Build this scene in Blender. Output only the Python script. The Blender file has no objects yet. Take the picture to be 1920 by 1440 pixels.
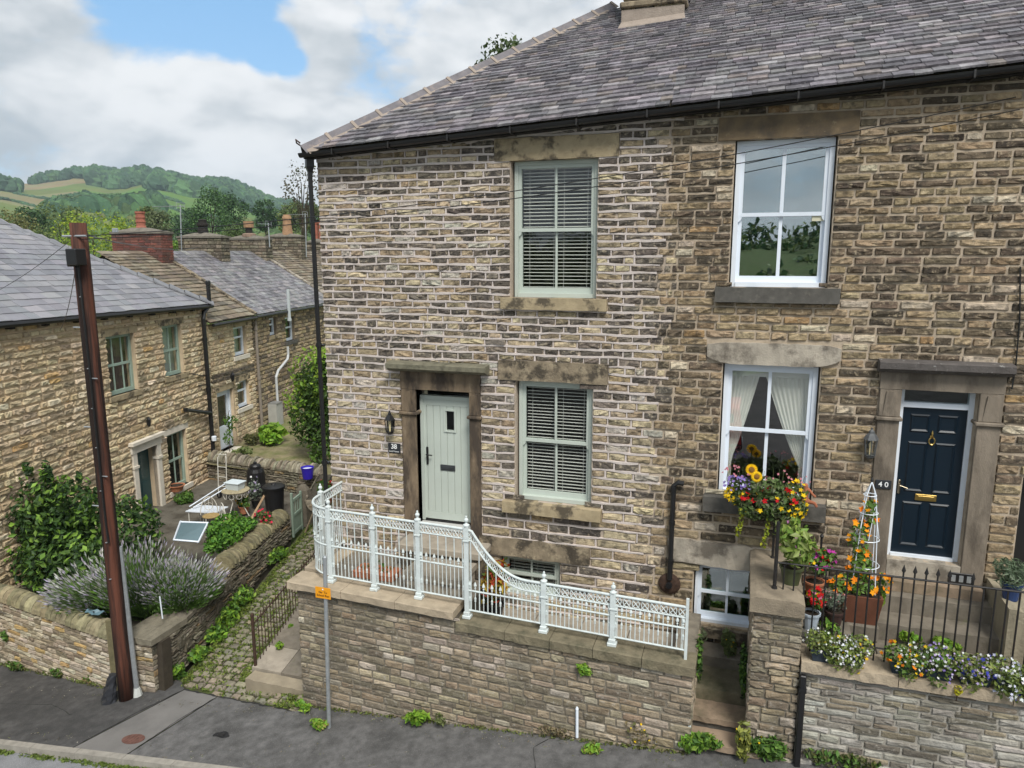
import bpy, bmesh, math, random
import numpy as np
from mathutils import Matrix, Vector
sc = bpy.context.scene
rnd = random.Random(7); nr = np.random.default_rng(11)
rad = math.radians
# ---------------------------------------------------------------- camera
FPX = 1375.0; CAM = np.array([0, -10.5, 7.1])
YAW, PIT, ROL = rad(17.976), rad(10.05), rad(-0.113)
_f = np.array([-math.sin(YAW)*math.cos(PIT), math.cos(YAW)*math.cos(PIT), -math.sin(PIT)])
_r = np.array([math.cos(YAW), math.sin(YAW), 0.]); _u = np.cross(_r, _f)
_r, _u = _r*math.cos(ROL)+_u*math.sin(ROL), -_r*math.sin(ROL)+_u*math.cos(ROL)
cd = bpy.data.cameras.new('camera'); cam = bpy.data.objects.new('camera', cd); sc.collection.objects.link(cam)
cd.sensor_fit = 'HORIZONTAL'; cd.sensor_width = 36; cd.lens = FPX/1920*36; cd.clip_start = .1; cd.clip_end = 9000
cam.matrix_world = Matrix(((_r[0], _u[0], -_f[0], CAM[0]), (_r[1], _u[1], -_f[1], CAM[1]), (_r[2], _u[2], -_f[2], CAM[2]), (0, 0, 0, 1)))
sc.camera = cam
sc.render.resolution_x = 1024; sc.render.resolution_y = 768
# ---------------------------------------------------------------- sky, sun, exposure
SUN_EL, SUN_AZ = rad(52), rad(146)          # azimuth clockwise from +Y: the sun stands behind the camera and to its right
world = bpy.data.worlds.new('World'); sc.world = world; world.use_nodes = True
wn = world.node_tree.nodes; wl = world.node_tree.links
for n in list(wn): wn.remove(n)
def N_(t, **k):
    n = wn.new(t)
    for a, b in k.items(): setattr(n, a, b)
    return n
wo = N_('ShaderNodeOutputWorld'); bg = N_('ShaderNodeBackground'); wl.new(bg.outputs[0], wo.inputs[0])
sky = N_('ShaderNodeTexSky', sky_type='NISHITA', sun_disc=False, sun_elevation=SUN_EL, sun_rotation=SUN_AZ, altitude=150, air_density=1.0, dust_density=.6, ozone_density=1.5)
tc = N_('ShaderNodeTexCoord')
def wmath(op, a, b=None, c=None):
    n = N_('ShaderNodeMath', operation=op)
    for i, v in enumerate((a, b, c)):
        if v is None: continue
        if hasattr(v, 'links'): wl.new(v, n.inputs[i])
        else: n.inputs[i].default_value = v
    return n.outputs[0]
def wmap(v, a, b, c, d):
    n = N_('ShaderNodeMapRange', interpolation_type='SMOOTHSTEP'); wl.new(v, n.inputs[0])
    for i, x in enumerate((a, b, c, d)): n.inputs[i+1].default_value = x
    return n.outputs[0]
def wmix(f, a, b, mode='MIX'):
    n = N_('ShaderNodeMix', data_type='RGBA', blend_type=mode)
    for i, v in ((0, f), (6, a), (7, b)):
        if hasattr(v, 'links'): wl.new(v, n.inputs[i])
        else: n.inputs[i].default_value = v if i == 0 else (*v, 1)
    return n.outputs[2]
def wnoise(vec, scale, detail=8, rough=.55, dist=0.):
    n = N_('ShaderNodeTexNoise', noise_dimensions='3D'); wl.new(vec, n.inputs['Vector'])
    n.inputs['Scale'].default_value = scale; n.inputs['Detail'].default_value = detail
    n.inputs['Roughness'].default_value = rough; n.inputs['Distortion'].default_value = dist
    return n.outputs['Fac']
sep = N_('ShaderNodeSeparateXYZ'); wl.new(tc.outputs['Generated'], sep.inputs[0])
mp = N_('ShaderNodeMapping'); wl.new(tc.outputs['Generated'], mp.inputs['Vector']); mp.inputs['Scale'].default_value = (1, 1, 1.9); mp.inputs['Location'].default_value = (.3, .2, .1)
P0_ = mp.outputs[0]
n1 = wnoise(P0_, 2.4, 5, .5, .3)             # large cloud bodies
def billow(vec):                             # rounded puffs of several sizes, warped so that no cell shows
    wn_ = N_('ShaderNodeTexNoise', noise_dimensions='3D'); wl.new(vec, wn_.inputs['Vector']); wn_.inputs['Scale'].default_value = 9; wn_.inputs['Detail'].default_value = 4; wn_.inputs['Roughness'].default_value = .6
    wv = N_('ShaderNodeVectorMath', operation='SCALE'); wl.new(wn_.outputs['Color'], wv.inputs[0]); wv.inputs['Scale'].default_value = .075
    av = N_('ShaderNodeVectorMath', operation='ADD'); wl.new(vec, av.inputs[0]); wl.new(wv.outputs[0], av.inputs[1]); tot = None
    for sc_, am in ((2.7, .56), (6.5, .28), (16, .13), (38, .05)):
        v = N_('ShaderNodeTexVoronoi', feature='F1'); wl.new(av.outputs[0], v.inputs['Vector']); v.inputs['Scale'].default_value = sc_
        t = wmath('MULTIPLY', wmath('SUBTRACT', 1., v.outputs['Distance']), am); tot = t if tot is None else wmath('ADD', tot, t)
    return tot
bw = billow(P0_)
mp2 = N_('ShaderNodeMapping'); wl.new(P0_, mp2.inputs['Vector']); mp2.inputs['Location'].default_value = (-.014, .010, .045)
bw2 = billow(mp2.outputs[0])                 # the same puffs a little higher up: the difference shades tops against undersides
# opening of blue sky between the clouds, around one direction
def skydir(px, py):
    d = _f+_r*(px-960)/FPX-_u*(py-720)/FPX
    return d/np.linalg.norm(d)
hole = None
for hx, hy, hr, hw in ((290, -8, .062, 1.0), (370, 5, .072, 1.), (440, 40, .058, 1.), (498, 85, .042, .9), (540, 118, .026, .8), (330, -80, .12, 1.)):
    d = skydir(hx, hy)
    vm = N_('ShaderNodeVectorMath', operation='DISTANCE'); nv = N_('ShaderNodeVectorMath', operation='NORMALIZE')
    wl.new(tc.outputs['Generated'], nv.inputs[0]); wl.new(nv.outputs[0], vm.inputs[0]); vm.inputs[1].default_value = tuple(d)
    h = wmap(vm.outputs['Value'], hr*.35, hr*1.25, hw, 0)
    hole = h if hole is None else wmath('MAXIMUM', hole, h)
n3 = wnoise(P0_, 10, 6, .62, .3)
edge = wmath('ADD', wmath('MULTIPLY', wmath('SUBTRACT', n3, .5), 1.3), wmath('MULTIPLY', wmath('SUBTRACT', .62, bw), 1.6))
clear = wmap(wmath('ADD', hole, edge), .34, .86, 0, 1)
scat = wmap(n1, .28, .35, .2, 0)           # thin breaks elsewhere in the cover
clear = wmath('MAXIMUM', clear, scat)
lit = wmath('MULTIPLY', wmath('SUBTRACT', bw, bw2), 3.2)
shade = wmap(wmath('ADD', lit, wmath('ADD', wmath('MULTIPLY', wmath('SUBTRACT', n1, .5), 2.2), wmath('MULTIPLY', wmath('SUBTRACT', bw, .62), .8))), -.75, .60, 0, 1)
ccol = wmix(shade, (.29, .325, .355), (.575, .585, .595))
bl = N_('ShaderNodeVectorMath', operation='SCALE'); wl.new(sky.outputs[0], bl.inputs[0]); bl.inputs['Scale'].default_value = .10
veil = wmix(.45, bl.outputs[0], (.13, .36, .62))
fin = wmix(clear, ccol, veil)
low = wmap(sep.outputs[2], -.02, .12, .55, 0)   # paler, flatter air towards the horizon
fin = wmix(low, fin, (.43, .465, .485))
wl.new(fin, bg.inputs['Color']); bg.inputs['Strength'].default_value = 1.0
sd = bpy.data.lights.new('sun', 'SUN'); sun = bpy.data.objects.new('sun', sd); sc.collection.objects.link(sun)
sd.energy = 2.4; sd.angle = rad(20); sd.color = (1, .96, .89)
_sdir = Vector((math.sin(SUN_AZ)*math.cos(SUN_EL), math.cos(SUN_AZ)*math.cos(SUN_EL), math.sin(SUN_EL)))
sun.rotation_euler = _sdir.to_track_quat('Z', 'Y').to_euler(); sun.location = (20, -30, 40)
sc.view_settings.view_transform = 'Standard'; sc.view_settings.look = 'None'; sc.view_settings.gamma = 1
sc.view_settings.use_curve_mapping = False; sc.view_settings.exposure = .78
# ---------------------------------------------------------------- pixel helpers: a pixel gives a direction, the plane it meets gives the distance
def ray(px, py): return _f+_r*(px-960)/FPX-_u*(py-720)/FPX
def onY(px, py, Y): d = ray(px, py); return CAM+d*(Y-CAM[1])/d[1]
def onZ(px, py, Z): d = ray(px, py); return CAM+d*(Z-CAM[2])/d[2]
def atD(px, py, t): return CAM+ray(px, py)*t
def onP(px, py, o, n): d = ray(px, py); return CAM+d*(np.dot(np.array(o)-CAM, n)/np.dot(d, n))
def pix(P):
    v = np.asarray(P, float)-CAM; z = v@_f
    return 960+FPX*(v@_r)/z, 720-FPX*(v@_u)/z, z
GX = .125
def gz(x, y=-1.5): return GX*(np.clip(x, -30, 30)+6.4)+.02*(y+1.4)*(y > -2.86)
def ground(px, py):
    d = ray(px, py); t = (GX*6.4-CAM[2])/(d[2]-GX*d[0]); return CAM+d*t
# ---------------------------------------------------------------- materials
def lin(h):
    h = h.lstrip('#'); c = [int(h[i:i+2], 16)/255 for i in (0, 2, 4)]
    return tuple(x/12.92 if x <= .04045 else ((x+.055)/1.055)**2.4 for x in c)
MATS = {}
def mat(name, base=(.5, .5, .5), rough=.8, var=.2, vs=6., bump=.2, bs=60., patch=None, metal=0., spec=.3, grime=None, stretch=None, tl=0., coat=0.):
    """base: a colour, 'OBJ' (the object's own colour) or 'COL' (a colour per vertex). patch=(scale, lo, hi, colour, amount): weathering."""
    if name in MATS: return MATS[name]
    m = bpy.data.materials.new(name); m.use_nodes = True; t = m.node_tree; n = t.nodes; L = t.links
    b = n['Principled BSDF']; b.inputs['Roughness'].default_value = rough; b.inputs['Metallic'].default_value = metal
    b.inputs['Specular IOR Level'].default_value = spec
    if coat: b.inputs['Coat Weight'].default_value = coat; b.inputs['Coat Roughness'].default_value = .15
    g = n.new('ShaderNodeNewGeometry'); pos = g.outputs['Position']
    if stretch:
        mm = n.new('ShaderNodeMapping'); mm.inputs['Scale'].default_value = stretch; L.new(pos, mm.inputs[0]); pos = mm.outputs[0]
    if base == 'OBJ': src = n.new('ShaderNodeObjectInfo').outputs['Color']
    elif base == 'COL':
        a = n.new('ShaderNodeAttribute'); a.attribute_name = 'Col'; src = a.outputs['Color']
    else:
        a = n.new('ShaderNodeRGB'); a.outputs[0].default_value = (*base, 1); src = a.outputs[0]
    def noise(s, d=6, r=.6):
        q = n.new('ShaderNodeTexNoise'); q.inputs['Scale'].default_value = s; q.inputs['Detail'].default_value = d; q.inputs['Roughness'].default_value = r
        L.new(pos, q.inputs['Vector']); return q.outputs['Fac']
    if var:
        mr = n.new('ShaderNodeMapRange'); mr.inputs[1].default_value = .25; mr.inputs[2].default_value = .75; mr.inputs[3].default_value = 1-var; mr.inputs[4].default_value = 1+var
        L.new(noise(vs), mr.inputs[0])
        v = n.new('ShaderNodeVectorMath'); v.operation = 'SCALE'; L.new(src, v.inputs[0]); L.new(mr.outputs[0], v.inputs['Scale']); src = v.outputs[0]
    for pt in (patch, grime):
        if pt:
            s, lo, hi, c, amt = pt
            mr = n.new('ShaderNodeMapRange'); mr.inputs[1].default_value = lo; mr.inputs[2].default_value = hi; mr.inputs[3].default_value = 0; mr.inputs[4].default_value = amt
            L.new(noise(s, 8, .65), mr.inputs[0])
            mx = n.new('ShaderNodeMix'); mx.data_type = 'RGBA'; L.new(mr.outputs[0], mx.inputs[0]); L.new(src, mx.inputs[6]); mx.inputs[7].default_value = (*c, 1); src = mx.outputs[2]
    L.new(src, b.inputs['Base Color'])
    if bump:
        bp = n.new('ShaderNodeBump'); bp.inputs['Strength'].default_value = bump; bp.inputs['Distance'].default_value = .02
        L.new(noise(bs, 5, .65), bp.inputs['Height']); L.new(bp.outputs[0], b.inputs['Normal'])
    if tl:
        tr = n.new('ShaderNodeBsdfTranslucent'); L.new(src, tr.inputs[0]); ms = n.new('ShaderNodeMixShader'); ms.inputs[0].default_value = tl
        L.new(b.outputs[0], ms.inputs[1]); L.new(tr.outputs[0], ms.inputs[2]); L.new(ms.outputs[0], n['Material Output'].inputs[0])
    MATS[name] = m; return m
def glass(name, ior=1.6, tint=(.9, .95, .93)):
    m = bpy.data.materials.new(name); m.use_nodes = True; t = m.node_tree; n = t.nodes; L = t.links
    n.remove(n['Principled BSDF'])
    # reflectance from the angle of view, alike from both sides of the pane (Schlick)
    ge0 = n.new('ShaderNodeNewGeometry'); dt = n.new('ShaderNodeVectorMath'); dt.operation = 'DOT_PRODUCT'; L.new(ge0.outputs['Incoming'], dt.inputs[0]); L.new(ge0.outputs['Normal'], dt.inputs[1])
    def mth(op, a, b=0.):
        q = n.new('ShaderNodeMath'); q.operation = op
        for i, v in enumerate((a, b)):
            if hasattr(v, 'links'): L.new(v, q.inputs[i])
            else: q.inputs[i].default_value = v
        return q
    f0 = ((ior-1)/(ior+1))**2; ca = mth('ABSOLUTE', dt.outputs['Value']); p5 = mth('POWER', mth('SUBTRACT', 1., ca.outputs[0]).outputs[0], 5.); fr = mth('ADD', mth('MULTIPLY', p5.outputs[0], 1-f0).outputs[0], f0)
    tr = n.new('ShaderNodeBsdfTransparent'); tr.inputs[0].default_value = (*tint, 1)
    gl = n.new('ShaderNodeBsdfGlossy'); gl.inputs['Roughness'].default_value = .01; gl.inputs[0].default_value = (.95, .97, 1, 1)
    no = n.new('ShaderNodeTexNoise'); no.inputs['Scale'].default_value = 1.6; ge = n.new('ShaderNodeNewGeometry'); L.new(ge.outputs['Position'], no.inputs['Vector'])
    bp = n.new('ShaderNodeBump'); bp.inputs['Strength'].default_value = .04; bp.inputs['Distance'].default_value = .02; L.new(no.outputs['Fac'], bp.inputs['Height']); L.new(bp.outputs[0], gl.inputs['Normal'])
    mx = n.new('ShaderNodeMixShader'); L.new(fr.outputs[0], mx.inputs[0]); L.new(tr.outputs[0], mx.inputs[1]); L.new(gl.outputs[0], mx.inputs[2]); L.new(mx.outputs[0], n['Material Output'].inputs[0])
    MATS[name] = m; return m
# ---------------------------------------------------------------- mesh builder
def unit(v): v = np.asarray(v, float); return v/np.linalg.norm(v)
class MB:
    def __init__(s): s.v = []; s.f = []; s.c = []; s.n = 0
    def add(s, V, F, col=None):
        V = np.asarray(V, float).reshape(-1, 3); s.v.append(V)
        for f in F: s.f.append([i+s.n for i in f])
        s.c.append(np.tile(np.asarray(col if col is not None else (.5, .5, .5), float), (len(V), 1)) if col is None or np.ndim(col) == 1 else np.asarray(col))
        s.n += len(V); return s
    def hexa(s, P, col=None):      # 8 points: bottom ring then top ring
        return s.add(P, [(3, 2, 1, 0), (4, 5, 6, 7), (0, 1, 5, 4), (1, 2, 6, 5), (2, 3, 7, 6), (3, 0, 4, 7)], col)
    def box(s, x0, x1, y0, y1, z0, z1, col=None):
        return s.hexa([(x0, y0, z0), (x1, y0, z0), (x1, y1, z0), (x0, y1, z0), (x0, y0, z1), (x1, y0, z1), (x1, y1, z1), (x0, y1, z1)], col)
    def bbox(s, x0, x1, y0, y1, z0, z1, b=.01, col=None):   # box with chamfered edges
        V = []; 
        for (z, i) in ((z0, b), (z0+b, 0), (z1-b, 0), (z1, b)):
            V += [(x0+i, y0+b if i == 0 else y0+i, z), ]
            V.pop()
            if i: V += [(x0+b, y0+b, z), (x1-b, y0+b, z), (x1-b, y0+b, z), (x1-b, y1-b, z), (x1-b, y1-b, z), (x0+b, y1-b, z), (x0+b, y1-b, z), (x0+b, y0+b, z)]
            else: V += [(x0+b, y0, z), (x1-b, y0, z), (x1, y0+b, z), (x1, y1-b, z), (x1-b, y1, z), (x0+b, y1, z), (x0, y1-b, z), (x0, y0+b, z)]
        F = [tuple(range(7, -1, -1)), tuple(range(24, 32))]
        for k in range(3):
            for i in range(8): F.append((k*8+i, k*8+(i+1) % 8, k*8+8+(i+1) % 8, k*8+8+i))
        return s.add(V, F, col)
    def obox(s, o, U, V_, W, col=None):   # box from corner o along three vectors
        o, U, V_, W = map(lambda a: np.asarray(a, float), (o, U, V_, W))
        return s.hexa([o, o+U, o+U+V_, o+V_, o+W, o+U+W, o+U+V_+W, o+V_+W], col)
    def tube(s, pts, r, n=8, col=None, caps=True):
        pts = [np.asarray(p, float) for p in pts]; R = r if hasattr(r, '__len__') else [r]*len(pts)
        V = []; F = []; a = None
        for i, p in enumerate(pts):
            t = unit(pts[min(i+1, len(pts)-1)]-pts[max(i-1, 0)])
            if a is None: a = np.cross(t, (0, 0, 1)) if abs(t[2]) < .9 else np.cross(t, (1, 0, 0))
            a = unit(a-t*(a@t)); b = np.cross(t, a)
            for k in range(n):
                w = 2*math.pi*k/n; V.append(p+(a*math.cos(w)+b*math.sin(w))*R[i])
        for i in range(len(pts)-1):
            for k in range(n): F.append((i*n+k, i*n+(k+1) % n, (i+1)*n+(k+1) % n, (i+1)*n+k))
        if caps: F += [tuple(range(n-1, -1, -1)), tuple(range((len(pts)-1)*n, len(pts)*n))]
        return s.add(V, F, col)
    def lathe(s, prof, c=(0, 0, 0), n=16, col=None, axis=(0, 0, 1)):   # prof: (radius, height)
        ax = unit(axis); a = unit(np.cross(ax, (0, 1, 0)) if abs(ax[1]) < .9 else np.cross(ax, (1, 0, 0))); b = np.cross(ax, a); c = np.asarray(c, float)
        V = []; F = []
        for r, h in prof:
            for k in range(n): w = 2*math.pi*k/n; V.append(c+ax*h+(a*math.cos(w)+b*math.sin(w))*max(r, 1e-4))
        for i in range(len(prof)-1):
            for k in range(n): F.append((i*n+k, i*n+(k+1) % n, (i+1)*n+(k+1) % n, (i+1)*n+k))
        F += [tuple(range(n-1, -1, -1)), tuple(range((len(prof)-1)*n, len(prof)*n))]
        return s.add(V, F, col)
    def prism(s, poly, W, col=None):   # polygon of 3D points extruded along W
        k = len(poly); P = [np.asarray(p, float) for p in poly]; Q = [p+np.asarray(W, float) for p in P]
        return s.add(P+Q, [tuple(range(k-1, -1, -1)), tuple(range(k, 2*k))]+[(i, (i+1) % k, k+(i+1) % k, k+i) for i in range(k)], col)
    def mesh(s, name, m=None, smooth=False):
        me = bpy.data.meshes.new(name)
        V = np.concatenate(s.v) if s.v else np.zeros((0, 3))
        lens = np.fromiter((len(f) for f in s.f), int, len(s.f)); idx = np.fromiter((i for f in s.f for i in f), int, int(lens.sum()))
        me.vertices.add(len(V)); me.vertices.foreach_set('co', V.ravel())
        me.loops.add(len(idx)); me.loops.foreach_set('vertex_index', idx)
        me.polygons.add(len(lens)); me.polygons.foreach_set('loop_start', np.concatenate(([0], np.cumsum(lens)[:-1])).astype(int)); me.polygons.foreach_set('loop_total', lens)
        me.polygons.foreach_set('use_smooth', np.full(len(lens), bool(smooth)))
        me.update(calc_edges=True)
        if m is not None and m.name.endswith('_col'):
            at = me.color_attributes.new('Col', 'FLOAT_COLOR', 'POINT')
            C = np.ones((len(V), 4)); C[:, :3] = np.concatenate(s.c); at.data.foreach_set('color', C.ravel())
        if m: me.materials.append(m)
        return me
    def build(s, name, m, parent=None, smooth=False, stuff=False):
        o = bpy.data.objects.new(name, s.mesh(name, m, smooth)); return put(o, parent, stuff or (parent is not None and m is not None and m.name in ('leaf_col', 'petal_col')))
LOC = {}
def put(o, parent=None, stuff=False, M=None):
    sc.collection.objects.link(o)
    if M is not None: o.matrix_basis = M
    if parent is not None:
        o.parent = parent; r = parent
        L = LOC.get(parent.name, (0, 0, 0))
        if parent.parent is None and L != (0, 0, 0): o.matrix_parent_inverse = Matrix.Translation((-L[0], -L[1], -L[2]))
        elif parent.parent is not None: o.matrix_parent_inverse = parent.matrix_basis.inverted()
    if stuff: o['kind'] = 'stuff'
    return o
def tag(o, label, cat, group=None, kind=None):
    o['label'] = label; o['category'] = cat
    if group: o['group'] = group
    if kind: o['kind'] = kind
    return o
def thing(name, label, cat, loc=(0, 0, 0), group=None):
    o = bpy.data.objects.new(name, None); sc.collection.objects.link(o); o.empty_display_size = .2
    loc = tuple(float(x) for x in loc); o.location = loc; LOC[o.name] = loc
    return tag(o, label, cat, group)
def struct(o, label=None):
    o['kind'] = 'structure'
    if label: o['label'] = label
    return o
def jit(c, a=.1): k = 1+rnd.uniform(-a, a); return tuple(min(1, max(0, x*k*(1+rnd.uniform(-a, a)*.25))) for x in c)
def lerp(a, b, t): return tuple(x+(y-x)*t for x, y in zip(a, b))
# ---------------------------------------------------------------- stones, slates
def stone_template(k, bul=1.):
    g = random.Random(100+k); us = [0, .05, .36, .66, .95, 1]; vs = [0, .16, .56, .86, 1]; V = []; F = []
    for j, v in enumerate(vs):
        for i, u in enumerate(us):
            eu = i in (0, 5); ev = j in (0, 4)
            x, y = u, v
            if eu and ev: x += (.03 if i == 0 else -.03)*g.random(); y += (.12 if j == 0 else -.12)*g.random()
            if ev and not eu: y += (1 if j == 0 else -1)*g.uniform(0, .09)
            if eu and not ev: x += (1 if i == 0 else -1)*g.uniform(0, .02)
            if not eu and not ev: x += g.uniform(-.03, .03)*(i in (2, 3)); y += g.uniform(-.05, .05)
            z = 0 if (eu or ev) else g.uniform(.45, 1.15)*bul
            V.append((x, y, z))
    for j in range(4):
        for i in range(5): a = j*6+i; F.append((a, a+1, a+7, a+6))
    return np.array(V), F
STONES = [stone_template(k) for k in range(14)]
def slate_template(k):
    g = random.Random(300+k); w = [g.uniform(-.03, .03) for _ in range(8)]
    V = [(0, w[0]*.6, 0), (1, w[1]*.6, 0), (1, 1, 0), (0, 1, 0), (w[4]*.3, w[0]*.6+.01, 1), (1+w[5]*.3, w[1]*.6+.01, 1), (1, 1, .8), (0, 1, .8), (.5, w[2]*.8, 0), (.5, w[2]*.8+.01, 1.05)]
    F = [(3, 2, 1, 8, 0), (4, 9, 5, 6, 7), (0, 8, 9, 4), (8, 1, 5, 9), (1, 2, 6, 5), (3, 0, 4, 7)]
    return np.array(V, float), F
SLATES = [slate_template(k) for k in range(8)]
_tm = {}
def tmesh(kind, k, m, T):
    key = (kind, k, m.name)
    if key not in _tm: _tm[key] = MB().add(T[0], T[1]).mesh(kind, m)
    return _tm[key]
def pieces(name, items, T, m_obj, m_col, parent, limit=300, rest='course_work'):
    """items: (template index, 4x4 columns U,V,N vectors and origin, colour). The ones that show largest become parts, the rest one part."""
    if not items: return
    sc_ = []
    for it in items:
        k, o, U, V_, W, c = it; ctr = np.asarray(o)+U*.5+V_*.5
        x, y, z = pix(ctr); inside = -10 < x < 1930 and -10 < y < 1450 and z > 0
        sc_.append((np.linalg.norm(U)*np.linalg.norm(V_)/max(z, 1)**2 if inside else -1/(abs(x-960)+abs(y-720)+1)))
    order = np.argsort(sc_)[::-1]; big = set(order[:limit].tolist()); mb = MB()
    for i, (k, o, U, V_, W, c) in enumerate(items):
        t = T[k % len(T)]
        if i in big and sc_[i] > 0:
            ob = bpy.data.objects.new(name, tmesh(name, k % len(T), m_obj, t))
            lu, lv, lw = np.linalg.norm(U), np.linalg.norm(V_), np.linalg.norm(W); a, b = U/lu, V_/lv; b = unit(b-a*(a@b)); w = np.cross(a, b)
            M = Matrix(((a[0]*lu, b[0]*lv, w[0]*lw, o[0]), (a[1]*lu, b[1]*lv, w[1]*lw, o[1]), (a[2]*lu, b[2]*lv, w[2]*lw, o[2]), (0, 0, 0, 1)))
            ob.color = (*c, 1); put(ob, parent, M=M)
        else:
            mb.add(np.asarray(o)+t[0][:, :1]*U+t[0][:, 1:2]*V_+t[0][:, 2:]*W, t[1], c)
    if mb.n: mb.build(rest, m_col, parent, stuff=True)
def free_spans(u0, u1, blocks):
    sp = [(u0, u1)]
    for a, b in blocks:
        q = []
        for s, e in sp:
            if b <= s or a >= e: q.append((s, e)); continue
            if a > s: q.append((s, a))
            if b < e: q.append((b, e))
        sp = q
    return sp
def lay_stones(O, U, u0, u1, rows, holes, lens, gap, prot, colf, N=None, W=(0, 0, 1), top=None, bot=None, skip=0., vj=0., ends=None, lenf=None):
    """rows: course lines in v. holes: (u0,u1,v0,v1). Returns pieces items."""
    O, U, W = np.asarray(O, float), unit(U), unit(W); N = np.cross(U, W) if N is None else unit(N); out = []
    U0, U1 = u0, u1
    for ri, (v0, v1) in enumerate(zip(rows[:-1], rows[1:])):
        u0, u1 = ends(ri) if ends else (U0, U1)
        if lenf: lens = lenf((v0+v1)/2)
        full = [(h[0], h[1]) for h in holes if h[2] < v1-.03 and h[3] > v0+.03]
        jobs = [(s, e, v0, v1) for s, e in free_spans(u0, u1, full)]
        for h in holes:                      # sliver rows above and below an opening
            if h[2] < v1-.03 and h[3] > v0+.03:
                if v1-h[3] > .045: jobs.append((max(h[0], u0), min(h[1], u1), h[3], v1))
                if h[2]-v0 > .045: jobs.append((max(h[0], u0), min(h[1], u1), v0, h[2]))
        for s, e, a, b in jobs:
            u = s-rnd.uniform(0, .0)
            first = True
            while u < e-.03:
                l = rnd.uniform(*lens)*(1+.25*(rnd.random() < .2))
                if first and s == u0: l *= rnd.uniform(.5, 1)
                first = False
                if e-(u+l) < lens[0]*.6: l = e-u
                um = u+l/2; aa, bb = a, b
                if top: bb = min(bb, top(um))
                if bot: aa = max(aa, bot(um))
                vm_ = (aa+bb)/2
                if bb-aa > .035 and rnd.random() >= skip and not any(h[0]+.01 < um < h[1]-.01 and h[2] < vm_ < h[3] for h in holes):
                    g = gap*.5; j = rnd.uniform(-vj, vj)
                    o = O+U*(u+g)+W*(aa+g+j)
                    out.append((rnd.randrange(14), o, U*max(l-gap, .02), W*max(bb-aa-gap, .015), N*prot*rnd.uniform(.6, 1.25), colf(um, (aa+bb)/2)))
                u += l
    return out
def rows_of(v0, v1, h0, h1, j=.12):
    r = [v0]
    while r[-1] < v1: t = (r[-1]-v0)/(v1-v0); r.append(r[-1]+(h0+(h1-h0)*t)*rnd.uniform(1-j, 1+j))
    return r
def panel(O, U, us, vs, holes, depth, top=None, W=(0, 0, 1), N=None):
    """wall face with openings and their reveals; depth goes inwards"""
    O, U, W = np.asarray(O, float), unit(U), unit(W); N = np.cross(U, W) if N is None else N; mb = MB()
    ul = sorted({us[0], us[1], *[h[0] for h in holes], *[h[1] for h in holes]}); vl = sorted({vs[0], vs[1], *[h[2] for h in holes], *[h[3] for h in holes]})
    ul = [u for u in ul if us[0] <= u <= us[1]]; vl = [v for v in vl if vs[0] <= v <= vs[1]]
    P = lambda u, v, n=0: O+U*u+W*(min(v, top(u)) if top else v)+N*n
    for a, b in zip(ul[:-1], ul[1:]):
        for c, d in zip(vl[:-1], vl[1:]):
            m, q = (a+b)/2, (c+d)/2
            if any(h[0] < m < h[1] and h[2] < q < h[3] for h in holes): continue
            mb.add([P(a, c), P(b, c), P(b, d), P(a, d)], [(0, 1, 2, 3)])
    for a, b, c, d in holes:
        for p, q in (((a, c), (b, c)), ((b, c), (b, d)), ((b, d), (a, d)), ((a, d), (a, c))):
            mb.add([P(*p), P(*q), P(*q, -depth), P(*p, -depth)], [(3, 2, 1, 0)])
    return mb
def lay_slates(O, U, S, s1, exps, wid, th, uL, uR, colf, over=1.45):
    O, U = np.asarray(O, float), unit(U); Nn = unit(np.cross(U, S)); S = unit(np.cross(Nn, U)); out = []; s = 0; r = 0
    while s < s1:
        e = exps(s); a, b = uL(s), uR(s); w0 = wid(s); u = a-rnd.uniform(0, w0) if r else a
        ln = e*over
        while u < b-.02:
            w = w0*rnd.uniform(.75, 1.3); ua = max(u, a-.02); ub = min(u+w, b)
            if ub-ua > .05:
                tl = (S*ln-Nn*th*1.25); jl = rnd.uniform(-.012, .012)
                o = O+U*(ua+.003)+S*(s+jl)+Nn*(th*.95+rnd.uniform(0, .004))
                out.append((rnd.randrange(8), o, U*(ub-ua-.006), tl*rnd.uniform(.97, 1.03), unit(np.cross(U, unit(tl)))*th*rnd.uniform(.8, 1.25), colf(u, s)))
            u += w
        s += e; r += 1
    return out
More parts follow.
